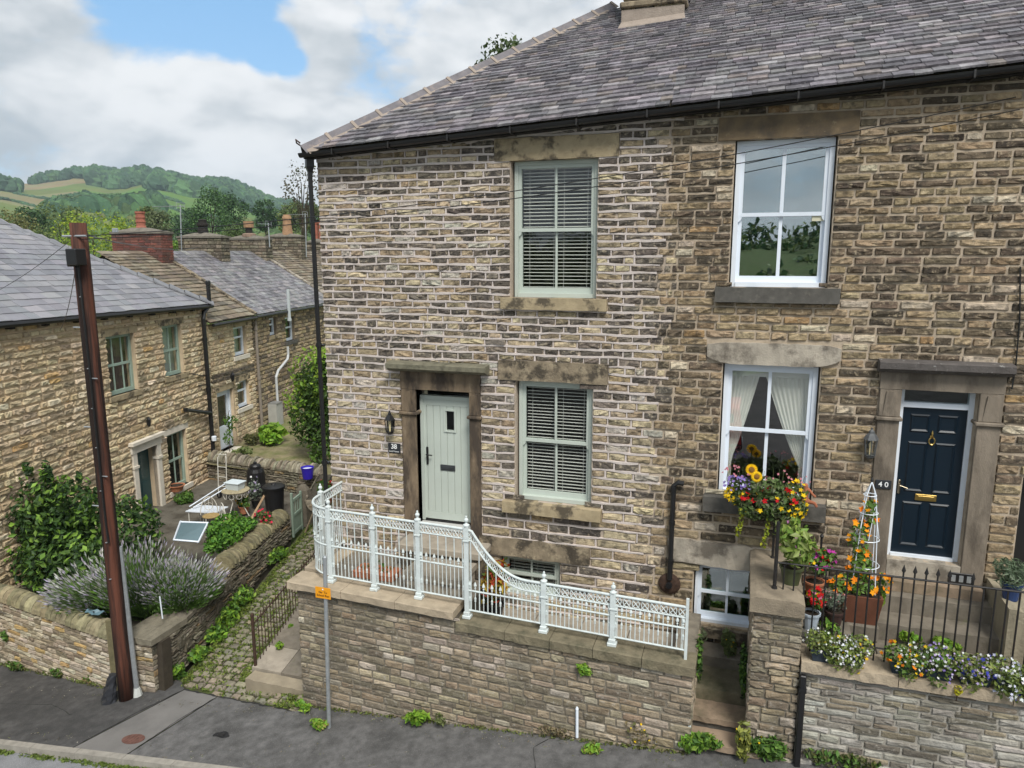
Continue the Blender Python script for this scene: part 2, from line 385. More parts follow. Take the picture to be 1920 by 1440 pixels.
# ---------------------------------------------------------------- foliage
def leafcloud(mb, n, lobes, size, cols, droop=0., shell=.55, asp=.55, up=0.):
    """n leaves (pointed quads) through the lobes' volume. lobes: (x,y,z,rx,ry,rz[,weight])"""
    w = np.array([(l[6] if len(l) > 6 else l[3]*l[4]+l[4]*l[5]+l[3]*l[5]) for l in lobes], float); w /= w.sum()
    pick = nr.choice(len(lobes), n, p=w); Lb = np.array([l[:6] for l in lobes], float)[pick]
    d = nr.normal(size=(n, 3)); d /= np.linalg.norm(d, axis=1)[:, None]
    r = (shell+(1-shell)*nr.random(n))**.7*(.88+.22*nr.random(n)); C = Lb[:, :3]+d*Lb[:, 3:6]*r[:, None]
    nrm = d+nr.normal(size=(n, 3))*.75+np.array([0, 0, up]); nrm /= np.linalg.norm(nrm, axis=1)[:, None]
    a = np.cross(nrm, nr.normal(size=(n, 3))); a /= np.linalg.norm(a, axis=1)[:, None]; a[:, 2] -= droop; b = np.cross(nrm, a)
    sz = size*(.6+.8*nr.random(n))[:, None]
    V = np.stack([C-a*sz*.5, C+b*sz*asp*.5+nrm*sz*.08, C+a*sz*.55, C-b*sz*asp*.5+nrm*sz*.08], 1).reshape(-1, 3)
    F = np.arange(n*4).reshape(n, 4); cl = np.array(cols, float); t = cl[nr.integers(0, len(cl), n)]*(.75+.5*nr.random(n))[:, None]
    mb.v.append(V); mb.f += (F+mb.n).tolist(); mb.c.append(np.repeat(np.clip(t, 0, 1), 4, 0)); mb.n += len(V); return mb
def blossoms(mb, pts, size, cols, k=5):
    """small cupped flowers, petals round a centre"""
    for p in pts:
        c = jit(cols[rnd.randrange(len(cols))], .15); s = size*rnd.uniform(.7, 1.25); p = np.asarray(p, float)
        nn = unit(np.array([rnd.gauss(0, .5), -.6+rnd.gauss(0, .5), .7+rnd.gauss(0, .4)])); a = unit(np.cross(nn, (rnd.gauss(0, 1), .3, rnd.gauss(0, 1)))); b = np.cross(nn, a)
        V = [p]; F = []
        for i in range(k):
            w = 2*math.pi*i/k; w2 = w+math.pi/k
            V += [p+(a*math.cos(w)+b*math.sin(w))*s*.55+nn*s*.12, p+(a*math.cos(w2)+b*math.sin(w2))*s*.3]
        for i in range(k): F.append((0, 1+2*((i-1) % k)+1, 1+2*i, 2+2*i))
        mb.add(V, F, c)
    return mb
def on_lobe(lobes, n, zmin=-.2, front=True):
    P = []
    while len(P) < n:
        l = lobes[rnd.randrange(len(lobes))]; d = unit((rnd.gauss(0, 1), rnd.gauss(0, 1), rnd.gauss(0, 1)))
        if d[2] < zmin or (front and d[1] > .5): continue
        P.append((l[0]+d[0]*l[3]*1.02, l[1]+d[1]*l[4]*1.02, l[2]+d[2]*l[5]*1.02))
    return P
# ---------------------------------------------------------------- palette
def pair(name, **k): return mat(name+'_obj', 'OBJ', **k), mat(name+'_col', 'COL', **k)
SOOT = (.045, .04, .035)
ST38 = pair('stone_a', rough=.92, var=.45, vs=11, bump=1., bs=30, patch=(8, .50, .62, SOOT, .68), grime=(17, .53, .64, (.52, .44, .32), .5))
ST40 = pair('stone_b', rough=.92, var=.45, vs=11, bump=1., bs=30, patch=(8, .51, .63, SOOT, .68), grime=(17, .54, .64, (.50, .41, .28), .5))
STWL = pair('stone_w', rough=.94, var=.4, vs=12, bump=1., bs=34, patch=(1.5, .47, .62, (.095, .083, .06), .6), grime=(16, .55, .68, (.50, .47, .42), .45))
STCT = pair('stone_c', rough=.93, var=.35, vs=9, bump=1., bs=24, patch=(6, .56, .70, (.09, .072, .052), .5), grime=(13, .56, .68, (.50, .44, .34), .4))
SLT = pair('slate', rough=.55, var=.4, vs=9, bump=.6, bs=50, patch=(2.4, .48, .66, (.045, .042, .05), .6), grime=(18, .58, .70, (.46, .43, .44), .45), spec=.45)
SLS = pair('slate_smooth', rough=.5, var=.15, vs=5, bump=.2, bs=40, patch=(2.5, .55, .75, (.08, .08, .09), .4), spec=.5)
STS = pair('stoneslate', rough=.9, var=.35, vs=6, bump=.6, bs=30, patch=(5, .5, .7, (.06, .05, .045), .5))
COB = pair('cobble', rough=.9, var=.3, vs=9, bump=.6, bs=40, patch=(8, .55, .7, (.10, .12, .03), .5))
COP = pair('coping', rough=.93, var=.32, vs=7, bump=.8, bs=30, patch=(5, .5, .68, (.07, .065, .045), .65), grime=(9, .58, .7, (.14, .15, .06), .45))
BRK = pair('brick', rough=.9, var=.3, vs=12, bump=.5, bs=40, patch=(9, .52, .68, (.08, .05, .045), .6))
LEAF = mat('leaf_col', 'COL', rough=.55, var=.12, vs=3, bump=0, spec=.35, tl=.22)
PETAL = mat('petal_col', 'COL', rough=.6, var=0, bump=0, spec=.2, tl=.25)
M_mortar38 = mat('mortar_a', (.45, .375, .30), .95, .16, 9, .5, 60, grime=(4, .5, .75, (.30, .26, .23), .5))
M_mortar40 = mat('mortar_b', (.43, .355, .27), .95, .2, 9, .5, 60, patch=(3, .5, .75, (.18, .14, .10), .6))
M_mortarC = mat('mortar_c', (.56, .44, .30), .95, .15, 6, .5, 50, patch=(2, .52, .75, (.36, .28, .19), .5))
M_joint = mat('joint_dark', (.07, .06, .045), .95, .4, 12, .7, 40, patch=(6, .5, .7, (.05, .06, .025), .5))
M_dress = mat('dressed_stone', (.24, .195, .135), .9, .35, 5, .5, 50, patch=(3.5, .46, .56, (.045, .038, .03), .85), grime=(9, .54, .64, (.42, .35, .24), .55))
M_dress2 = mat('dressed_buff', (.37, .30, .19), .9, .25, 6, .5, 60, patch=(2.6, .50, .58, (.06, .05, .038), .85), grime=(11, .56, .66, (.46, .39, .27), .4))
M_dress3 = mat('dressed_dark', (.10, .095, .085), .9, .3, 8, .4, 70, grime=(9, .55, .7, (.22, .20, .17), .5))
M_dressg = mat('dressed_grey', (.38, .34, .28), .9, .25, 4, .45, 50, patch=(2.6, .48, .60, (.10, .085, .068), .8))
M_wallm = mat('wall_mortar', (.215, .19, .15), .95, .3, 9, .6, 40, patch=(2.5, .48, .7, (.09, .08, .06), .7))
M_jamb = mat('dressed_jamb', (.20, .15, .10), .9, .35, 5, .45, 60, patch=(3.2, .44, .58, (.045, .036, .03), .85), grime=(10, .56, .68, (.30, .24, .17), .5), stretch=(1, 1, .3))
M_pale = mat('pale_stone', (.66, .61, .52), .9, .12, 6, .2, 60)
M_sage = mat('sage_paint', (.47, .52, .47), .45, .05, 3, .03, 200, spec=.4)
M_white = mat('white_upvc', (.72, .78, .86), .35, .03, 3, 0, 0, spec=.5, grime=(5, .62, .8, (.5, .5, .48), .35))
M_navy = mat('navy_paint', (.003, .011, .021), .4, .1, 3, .03, 120, spec=.35, coat=.1)
M_green = mat('green_paint', (.33, .43, .36), .5, .1, 4, .1, 90)
M_teal = mat('teal_paint', (.035, .085, .09), .45, .15, 4, .1, 90)
M_rail = mat('railing_paint', (.60, .66, .66), .5, .12, 8, .2, 90, spec=.4, patch=(12, .60, .70, (.30, .24, .18), .55), grime=(3, .52, .75, (.46, .49, .47), .5))
M_iron = mat('black_iron', (.016, .015, .015), .5, .3, 20, .3, 120, spec=.45, patch=(8, .58, .75, (.07, .035, .02), .5))
M_rust = mat('rusty_iron', (.055, .032, .022), .8, .4, 20, .5, 80)
M_black = mat('black_plastic', (.012, .012, .013), .38, .1, 5, .05, 80, spec=.5)
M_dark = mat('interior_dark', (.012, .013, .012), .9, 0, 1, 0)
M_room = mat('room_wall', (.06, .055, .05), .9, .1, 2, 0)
M_brass = mat('brass', (.55, .38, .12), .3, .1, 8, .05, 90, metal=1.)
M_steel = mat('galvanised', (.42, .45, .47), .45, .2, 12, .1, 60, metal=.6)
M_jamb2 = mat('dressed_jamb_grey', (.205, .172, .135), .9, .3, 5, .45, 60, patch=(2.6, .48, .62, (.085, .07, .055), .8), stretch=(1, 1, .35))
M_blind = mat('blind_slat', (.72, .70, .66), .5, .05, 4, 0)
M_cloth = mat('curtain_cloth', (.88, .88, .80), .9, .06, 4, .1, 100)
M_lead = mat('lead', (.20, .205, .22), .6, .2, 6, .2, 40)
M_terra = mat('terracotta', (.42, .17, .09), .85, .2, 8, .3, 60, patch=(6, .55, .75, (.35, .24, .17), .5))
M_soil = mat('soil', (.035, .026, .018), .95, .4, 12, .8, 30)
M_asph = mat('asphalt', (.088, .086, .085), .9, .45, 7, 1., 70, patch=(1.1, .45, .62, (.05, .05, .05), .75), grime=(90, .62, .72, (.19, .19, .19), .6))
M_asph2 = mat('asphalt_new', (.14, .137, .135), .9, .4, 7, 1., 70, patch=(1.3, .46, .64, (.07, .069, .067), .75), grime=(75, .58, .68, (.30, .29, .28), .7))
M_road = mat('road_chippings', (.22, .225, .235), .9, .2, 3, .8, 120, grime=(70, .52, .66, (.42, .43, .45), .7))
M_kerb = mat('kerb_stone', (.30, .28, .245), .9, .2, 7, .4, 70, patch=(4, .5, .7, (.16, .15, .13), .6))
M_flag = mat('flagstone', (.20, .175, .14), .92, .25, 5, .5, 60, patch=(4, .5, .7, (.09, .08, .055), .6), grime=(7, .58, .72, (.13, .15, .05), .5))
M_flagp = mat('flagstone_pale', (.33, .29, .235), .92, .22, 5, .5, 60, patch=(4, .52, .72, (.17, .15, .12), .6))
M_step = mat('step_stone', (.30, .225, .16), .9, .22, 4, .4, 60, patch=(3, .48, .68, (.10, .09, .055), .7))
M_pole = mat('creosoted_wood', (.115, .042, .026), .75, .45, 14, .6, 60, stretch=(1, 1, .05), patch=(6, .41, .54, (.013, .010, .009), .92))
M_grass = mat('grass_ground', (.06, .10, .025), .95, .4, 3, .6, 20, patch=(1.2, .45, .7, (.10, .09, .05), .6))
GL = glass('window_glass', 1.45, (.97, .99, .98)); GL2 = glass('window_glass_clear', 1.7, (.92, .96, .95)); GL3 = glass('window_glass_coated', 4.0, (.6, .75, .72)); GL4 = glass('window_glass_mid', 2.5, (.97, .98, .98))
def wood(name, c): return mat(name, c, .75, .3, 10, .3, 60, stretch=(1, 1, .2))
# ---------------------------------------------------------------- the ground
def zfar(az, r):   # height of the land at azimuth az (radians, left of +Y positive) and range r
    A = np.degrees(az)
    # crest of the far hill, in degrees of elevation against azimuth
    xs = [-60, 20, 30, 32.6, 35.4, 38.3, 40.1, 44, 46.9, 48.5, 51.2, 53, 60, 90, 140]
    el = [1.0, 1.7, 2.6, 2.95, 3.35, 4.2, 4.7, 5.35, 5.0, 4.6, 4.45, 4.3, 4.0, 3, 2]
    crest = np.interp(A, xs, el)
    key = [0, 45, 90, 200, 420, 760, 1100, 1500, 1750, 2600, 4200]
    e = [0, 0, -.4, .12, .27, .50, .78, 1., .93, .6, .3]
    k = np.interp(r, key, e)
    base = np.interp(r, [0, 40, 120, 260, 400, 800], [-2.4, -3, -12, -10, -4, 0])
    return 7.1*(r > 200)*np.clip((r-200)/300, 0, 1)+base+np.where(k > 0, r*np.tan(np.radians(crest*np.maximum(k, 0))), 0)+(6*np.sin(A*.55+r*.004)+4*np.sin(A*1.3+2))*np.clip((r-300)/900, 0, 1)
def gbase(x, y): return np.clip(GX*(x+6.4), -5, 4)-.9
azs = np.concatenate([np.radians(np.arange(-20, 80.1, 1.0)), np.radians(np.arange(84, 340, 8))]); rs = np.concatenate([[0.01, 6, 12, 20, 30, 45, 65, 90, 120], np.arange(160, 1000, 40), np.arange(1000, 2000, 60), [2100]])
Vg = []; Fg = []; na = len(azs)
def field_col(x, y, az, r):
    return (0, 0, 0)
for r in rs:
    for a in azs:
        x, y = -math.sin(a)*r, -10.5+math.cos(a)*r
        A = math.degrees(a); w = min(1, max(0, (r-30)/60)); zf = float(zfar(np.array(a), np.array(r)))
        if A > 85 or A < -25: zf = -3+.02*r*max(0, 1-abs(A-180)/60)*0
        z = (1-w)*float(gbase(x, y))+w*zf
        Vg.append((x, y, z))
for i in range(len(rs)-1):
    for k in range(na): Fg.append((i*na+k, (i+1)*na+k, (i+1)*na+(k+1) % na, i*na+(k+1) % na))
# fields: large soft-edged enclosures of differing crop, by position on the land
M_land = bpy.data.materials.new('land'); M_land.use_nodes = True
_t = M_land.node_tree; _n = _t.nodes; _l = _t.links; _b = _n['Principled BSDF']; _b.inputs['Roughness'].default_value = .95; _b.inputs['Specular IOR Level'].default_value = .1
_g = _n.new('ShaderNodeNewGeometry'); _m = _n.new('ShaderNodeMapping'); _m.inputs['Scale'].default_value = (1/170, 1/230, 0); _m.inputs['Rotation'].default_value = (0, 0, .35); _l.new(_g.outputs['Position'], _m.inputs[0])
_v = _n.new('ShaderNodeTexVoronoi'); _v.feature = 'F1'; _v.distance = 'CHEBYCHEV'; _v.inputs['Scale'].default_value = 1; _v.inputs['Randomness'].default_value = .75; _l.new(_m.outputs[0], _v.inputs['Vector'])
_s = _n.new('ShaderNodeSeparateColor'); _l.new(_v.outputs['Color'], _s.inputs[0])
_r = _r; _cr = _n.new('ShaderNodeValToRGB'); _cr.color_ramp.interpolation = 'CONSTANT'
for i, (p, c) in enumerate([(0, (.17, .22, .06)), (.3, (.13, .24, .045)), (.5, (.27, .24, .11)), (.72, (.21, .25, .08)), (.86, (.30, .25, .13))]):
    e_ = _cr.color_ramp.elements[i] if i < 2 else _cr.color_ramp.elements.new(p)
    e_.position = p; e_.color = (*c, 1)
_l.new(_s.outputs[0], _cr.inputs[0]); _no = _n.new('ShaderNodeTexNoise'); _no.inputs['Scale'].default_value = .02; _no.inputs['Detail'].default_value = 8; _l.new(_g.outputs['Position'], _no.inputs['Vector'])
_mx = _n.new('ShaderNodeMix'); _mx.data_type = 'RGBA'; _mx.blend_type = 'MULTIPLY'; _mx.inputs[0].default_value = .5; _l.new(_cr.outputs[0], _mx.inputs[6]); _l.new(_no.outputs['Color'], _mx.inputs[7]); _l.new(_mx.outputs[2], _b.inputs['Base Color'])
struct(MB().add(Vg, Fg).build('ground', M_land, smooth=True), 'valley floor and hillside of green and straw coloured fields')
# pavement, kerb, road: sheets on the sloping street
def sheet(name, pts, m, lab=None, th=.0, nx=1):
    mb = MB(); mb.add(pts, [tuple(range(len(pts)))]); return struct(mb.build(name, m), lab)
XL, XR = -26., 12.
KY = -2.92
def gzz(x): return GX*(x+6.4)
mb = MB()      # dark old pavement with a repaved strip in front of the lane
mb.add([(XL, KY, gzz(XL)), (-9.62, KY, gzz(-9.62)), (-9.0, -1.22, gzz(-9.0)), (-9.32, -.95, gzz(-9.32)), (XL, .4, gzz(XL))], [(0, 1, 2, 3, 4)])
struct(mb.build('pavement', M_asph), 'dark worn asphalt pavement in front of the garden wall')
mb = MB(); mb.add([(-9.60, KY, gzz(-9.6)), (-8.55, KY, gzz(-8.55)), (-8.2, -1.34, gzz(-8.2)), (-8.98, -1.23, gzz(-8.98))], [(0, 1, 2, 3)])
struct(mb.build('pavement', mat('asphalt_patch', (.185, .178, .17), .9, .15, 2, .5, 160, patch=(1.2, .5, .75, (.08, .08, .08), .5))), 'pale asphalt repair strip crossing the pavement')
mb = MB(); mb.add([(-8.52, KY, gzz(-8.52)), (XR, KY, gzz(XR)), (XR, -1.2, gzz(XR)), (-6.3, -1.28, gzz(-6.3)), (-6.5, -1.56, gzz(-6.5)), (-8.18, -1.34, gzz(-8.18))], [(0, 1, 2, 3, 4, 5)])
struct(mb.build('pavement', M_asph2), 'grey asphalt pavement below the terrace wall')
kb = thing('kerb', 'pale stone kerb along the edge of the road', 'kerb', (-9, -3, -.5)); kb['kind'] = 'structure'
x = XL
while x < XR:
    l = .92; mb = MB(); z0, z1 = gzz(x), gzz(x+l); y0, y1 = KY-.13, KY
    mb.hexa([(x+.004, y0, z0-.12), (x+l-.004, y0, z1-.12), (x+l-.004, y1, z1-.12), (x+.004, y1, z0-.12), (x+.004, y0+.012, z0+.012), (x+l-.004, y0+.012, z1+.012), (x+l-.004, y1-.003, z1+.012), (x+.004, y1-.003, z0+.012)])
    if x < -1: mb.build('kerb_stone', M_kerb, kb)
    x += l
mb = MB(); mb.add([(XL*2, -9.5, gzz(XL*2)-.08), (XR*2, -9.5, gzz(XR*2)-.08), (XR*2, KY-.1, gzz(XR*2)-.1), (XL*2, KY-.1, gzz(XL*2)-.1)], [(0, 1, 2, 3)])
struct(mb.build('road', M_road), 'pale chipped road surface')
mb = MB(); mb.add([(XL*2, -30, gzz(XL*2)-.02), (XR*2, -30, gzz(XR*2)-.02), (XR*2, -9.5, gzz(XR*2)-.02), (XL*2, -9.5, gzz(XL*2)-.02)], [(0, 1, 2, 3)])
struct(mb.build('car_park', M_asph), 'dark asphalt ground on the far side of the road')
# worn joints and cracks: narrow dark runs of tar and grit standing just proud of the sheet
def crack(pts, w, name='pavement_joint', lab=None):
    V = []; F = []; pts = [np.array(p, float) for p in pts]; Q = []
    for a_, b_ in zip(pts[:-1], pts[1:]):
        n_ = max(2, int(np.linalg.norm(b_-a_)/.07))
        for i in range(n_): Q.append(a_+(b_-a_)*i/n_+np.array([rnd.uniform(-.012, .012), rnd.uniform(-.012, .012)]))
    for i, q in enumerate(Q):
        d = unit(np.append(Q[min(i+1, len(Q)-1)]-Q[max(i-1, 0)], 0)); p_ = np.array([-d[1], d[0]]); ww = w*rnd.uniform(.3, 1.2)
        for sg in (-1, 1): x_, y_ = q+p_*ww*sg; V.append((x_, y_, gzz(x_)+.004))
    F = [(2*i, 2*i+1, 2*i+3, 2*i+2) for i in range(len(Q)-1)]
    o = MB().add(V, F).build(name, mat('joint_tar', (.03, .03, .028), .9, .4, 20, .6, 60)); struct(o, lab)
crack([(-9.61, KY), (-9.3, -1.9), (-8.99, -1.22)], .014); crack([(-8.53, KY), (-8.4, -2.1), (-8.19, -1.34)], .013); crack([(-9.0, -1.22), (-8.2, -1.34), (-7.3, -1.46), (-6.5, -1.57)], .02); crack([(-2.6, KY), (-2.35, -2.3), (-2.5, -1.9), (-2.3, -1.62)], .008); crack([(-14, -1.9), (-12.6, -2.1), (-11.2, -1.95), (-10.4, -2.2)], .007); 
# cracks where the pavement sheets meet
# lane: a bed with cobbles
LZ0 = lambda x: gzz(x)
def lane_z(x, y): return gzz(x)*np.clip(1-(y+1.2)/8, 0, 1)+(-.30)*np.clip((y+1.2)/8, 0, 1)+.125*(y+1.2)
lane = MB(); g = []
for j in range(25):
    y = -1.62+j*.86
    for i in range(9):
        t = i/8; xl = -9.3-.19*(y+1); xr = -6.2-.05*(y+1)-(.0 if y < 0 else .0); x = xl+(xr-xl)*t
        g.append((x, y, float(lane_z(x, y))-.02+(0 if j else -.02)))
lane.add(g, [(j*9+i, j*9+i+1, j*9+i+10, j*9+i+9) for j in range(24) for i in range(8)])
lane_o = struct(lane.build('lane', mat('lane_bed', (.055, .05, .03), .95, .35, 9, .7, 30, patch=(3, .45, .6, (.07, .10, .02), .8)), smooth=True), 'cobbled lane climbing between the garden wall and the terrace')
items = []
def cob_template(k):
    g_ = random.Random(k); V = []; F = []
    ring = [(.08, 0), (.92, 0), (1, .12), (1, .88), (.92, 1), (.08, 1), (0, .88), (0, .12)]
    for (s_, z_) in ((0, 0), (.05, .75), (.2, 1.)):
        for a, b in ring: V.append((s_+(1-2*s_)*a+g_.uniform(-.03, .03), s_+(1-2*s_)*b+g_.uniform(-.03, .03), z_+(g_.uniform(-.1, .1) if z_ else 0)))
    for q in range(2):
        for i in range(8): F.append((q*8+i, q*8+(i+1) % 8, q*8+8+(i+1) % 8, q*8+8+i))
    F.append(tuple(range(16, 24))); return np.array(V), F
COBS = [cob_template(k) for k in range(10)]
y = -1.62; row = 0
while y < 6.5:
    d = rnd.uniform(.135, .165); xl = -9.2-.19*(y+1); xr = (-6.3 if y < -.95 else (-7.85-.11*(y+.8))); x = xl+rnd.uniform(0, .15)
    while x < xr-.1:
        w = rnd.uniform(.17, .30)
        ang = rnd.gauss(-.10, .04); U = np.array([math.cos(ang), math.sin(ang), .115])*(w-.03); Vv = np.array([-math.sin(ang), math.cos(ang), .13])*(d-.025)
        yy = y-.10*(x+8)*1.0*(.5)
        if yy > -1.22-.135*(x+9.0) and not (x < -9.3 and yy < -.9):
            c = jit(lerp((.27, .235, .165), (.20, .185, .15), rnd.random()), .18)
            o = np.array([x, yy, float(lane_z(x, yy))-.045]); items.append((rnd.randrange(10), o, U, Vv, np.array([0, 0, rnd.uniform(.045, .062)]), c))
        x += w
    y += d; row += 1
pieces('cobble', items, COBS, COB[0], COB[1], lane_o, 300, 'cobble_paving')
# ---------------------------------------------------------------- the two terraced houses
EZ = lambda x: 8.655+.059*(x+6.64)          # eaves climb with the street
XB = -1.12; XC = -6.64; XE = 6.5
def sash(parent, x0, x1, z0, z1, m, Y=.09, split=.5, f=.055, bar=.03, horns=True, blind=False, gl=None, cols=2, lab=None):
    """vertical sliding sash seen from -Y. parts: window > pane, blind"""
    gl = gl or GL; mb = MB(); zm = z0+(z1-z0)*split
    mb.box(x0, x0+f, Y, Y+.12, z0, z1); mb.box(x1-f, x1, Y, Y+.12, z0, z1); mb.box(x0+f, x1-f, Y, Y+.12, z1-f, z1); mb.box(x0+f, x1-f, Y-.02, Y+.12, z0, z0+f*1.05)
    a0, a1 = x0+f-.004, x1-f+.004; s = .052
    for (b0, b1, yy, foot, head) in ((zm-.022, z1-f+.004, Y+.02, .05, s), (z0+f, zm+.022, Y+.062, .085, .045)):
        mb.box(a0, a0+s, yy, yy+.04, b0, b1); mb.box(a1-s, a1, yy, yy+.04, b0, b1)
        mb.box(a0+s, a1-s, yy+.002, yy+.038, b0, b0+foot); mb.box(a0+s, a1-s, yy+.002, yy+.038, b1-head, b1)
        for c in range(1, cols): xc = a0+s+(a1-a0-2*s)*c/cols; mb.box(xc-bar/2, xc+bar/2, yy+.006, yy+.034, b0+foot, b1-head)
    if horns:
        for xa, sg in ((a0, 1), (a1, -1)):
            mb.prism([(xa, Y+.022, zm-.022), (xa+sg*s, Y+.022, zm-.022), (xa+sg*s*.8, Y+.022, zm-.06), (xa+sg*s*.35, Y+.022, zm-.085), (xa, Y+.022, zm-.09)], (0, .036, 0))
    w = mb.build('window', m, parent)
    if lab: w['label'] = lab
    for (b0, b1, yy, foot, head) in ((zm-.022, z1-f+.004, Y+.02, .05, s), (z0+f, zm+.022, Y+.062, .085, .045)):
        for c in range(cols):
            xa = a0+s+(a1-a0-2*s)*c/cols+bar/2*(c > 0); xb = a0+s+(a1-a0-2*s)*(c+1)/cols-bar/2*(c < cols-1)
            p = MB(); p.box(xa-.004, xb+.004, yy+.016, yy+.022, b0+foot-.004, b1-head+.004); p.build('pane', gl, w)
    if blind:
        b = MB(); z = z0+f+.09; i = 0
        while z < z1-f-.04:
            t = rad(7); hw = .025; sag = .004*math.sin(i*.7)
            for q in range(1): b.obox((x0+f+.045, Y+.125, z+sag), (x1-x0-2*f-.09, 0, 0), (0, 2*hw*math.cos(t), -2*hw*math.sin(t)), (0, .0012, .0075))
            z += .052*rnd.uniform(.97, 1.03); i += 1
        for fx in (.16, .46, .58, .86): xx = x0+(x1-x0)*fx; b.box(xx-.002, xx+.002, Y+.118, Y+.120, z0+f, z1-f)
        b.box(x0+f+.04, x1-f-.04, Y+.115, Y+.17, z1-f-.05, z1-f+.0); b.build('blind', M_blind, w)
    return w
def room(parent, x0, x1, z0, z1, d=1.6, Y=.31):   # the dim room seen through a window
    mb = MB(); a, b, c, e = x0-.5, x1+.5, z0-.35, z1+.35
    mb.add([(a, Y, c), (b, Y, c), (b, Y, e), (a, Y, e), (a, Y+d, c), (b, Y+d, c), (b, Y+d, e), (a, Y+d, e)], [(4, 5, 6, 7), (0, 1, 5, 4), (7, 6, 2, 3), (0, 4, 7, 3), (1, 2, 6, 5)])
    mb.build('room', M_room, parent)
def slab(parent, name, x0, x1, y0, y1, z0, z1, m, tilt=0., b=.008):
    return MB().bbox(x0, x1, y0, y1, z0, z1, b).build(name, m, parent)
def rough_slab(parent, name, x0, x1, y0, y1, z0, z1, m, amp=.012, bow=0., nx=14):
    """hand dressed block: slightly uneven arrises, optional rounded lower corners"""
    mb = MB(); V = []; F = []
    for i in range(nx+1):
        t = i/nx; x = x0+(x1-x0)*t; e = abs(2*t-1)**6*bow
        for (yy, zz) in ((y0, z0+e), (y0, z1-e*.4), (y1, z1-e*.4), (y1, z0+e)):
            V.append((x, yy+(rnd.uniform(-amp, amp)*.5 if yy == y0 else 0), zz+rnd.uniform(-amp, amp)*.6))
    for i in range(nx):
        for k in range(4): F.append((i*4+k, i*4+(k+1) % 4, i*4+4+(k+1) % 4, i*4+4+k))
    F += [(3, 2, 1, 0), (nx*4, nx*4+1, nx*4+2, nx*4+3)]
    return mb.add(V, [tuple(reversed(f)) for f in F]).build(name, m, parent)
# ---- house 38
h38 = thing('stone_house', 'terraced stone house with wide pale mortar joints, sage green door and sash windows', 'house', (-4, 0, 1.2), 'terraced houses on the street')
W1 = (-3.42, -2.13, 6.46, 8.43); W2 = (-3.35, -2.15, 3.30, 5.21); B1 = (-3.62, -2.62, 1.70, 2.36); D38 = (-5.02, -4.10, 2.68, 4.98)
L1 = (-3.66, -1.84, 8.43, 8.74); L2 = (-3.62, -1.93, 5.21, 5.51); LB = (-3.95, -2.15, 2.36, 2.66)
SI1 = (-3.56, -1.96, 6.29, 6.46); SI2 = (-3.54, -1.98, 3.12, 3.30)
SURR = (-5.27, -3.92, 2.42, 5.42)
lx = lambda r: (r[0]-XC, r[1]-XC, r[2], r[3])
panel((XC, 0, 0), (1, 0, 0), (0, XB-XC), (.6, 12), [lx(r) for r in (W1, W2, B1, D38)], .30, top=lambda u: EZ(u+XC)+.15).build('wall', M_mortar38, h38)
MB().box(XC+.02, XB, .31, 8.0, .6, 8.55).add([], []).build('wall', M_mortar38, h38) if False else None
gab = MB(); gab.add([(XC, 0, -.3), (XC, 8, -.3), (XC, 8, EZ(XC)), (XC, 0, EZ(XC))], [(3, 2, 1, 0)]).build('gable_wall', M_mortar38, h38)
def c38(u, v):
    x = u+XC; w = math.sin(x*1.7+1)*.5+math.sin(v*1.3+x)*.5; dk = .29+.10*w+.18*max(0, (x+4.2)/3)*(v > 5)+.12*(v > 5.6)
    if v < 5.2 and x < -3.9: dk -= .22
    r = rnd.random()
    if r < dk: c = lerp((.075, .064, .052), (.17, .142, .11), rnd.random())
    elif r < dk+.30: c = lerp((.26, .205, .13), (.33, .255, .155), rnd.random())
    elif r < dk+.50: c = (.45, .37, .235)
    elif r < dk+.62: c = (.40, .365, .30)
    elif r < dk+.65: c = (.34, .245, .135)
    else: c = (.36, .29, .185)
    return jit(tuple(x*k for x, k in zip(c, (1.12, 1.14, 1.19))), .14)
holes38 = [lx(r) for r in (W1, W2, B1, SURR, L1, L2, LB, SI1, SI2)]
rw = rows_of(1.0, 3.2, .18, .155, .1); rw += rows_of(rw[-1], 5.5, .135, .122, .1)[1:]; rw += rows_of(rw[-1], 9.7, .112, .104, .1)[1:]
bnd = [XB+rnd.uniform(-.16, .16) for _ in rw]     # the two houses are bonded together along a ragged line
lf_ = lambda v: (.26, .50) if v < 3.1 else (.18, .42) if v < 5.3 else (.13, .38)
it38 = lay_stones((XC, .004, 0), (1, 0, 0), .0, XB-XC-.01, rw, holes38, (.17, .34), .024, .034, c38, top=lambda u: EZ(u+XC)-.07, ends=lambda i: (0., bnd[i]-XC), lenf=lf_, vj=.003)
for i, t in enumerate(it38):      # larger blocks low down
    pass
pieces('stone', it38, STONES, ST38[0], ST38[1], h38, 300, 'stonework')
pt = MB()                          # raised ribbon pointing along the beds and up the perpends
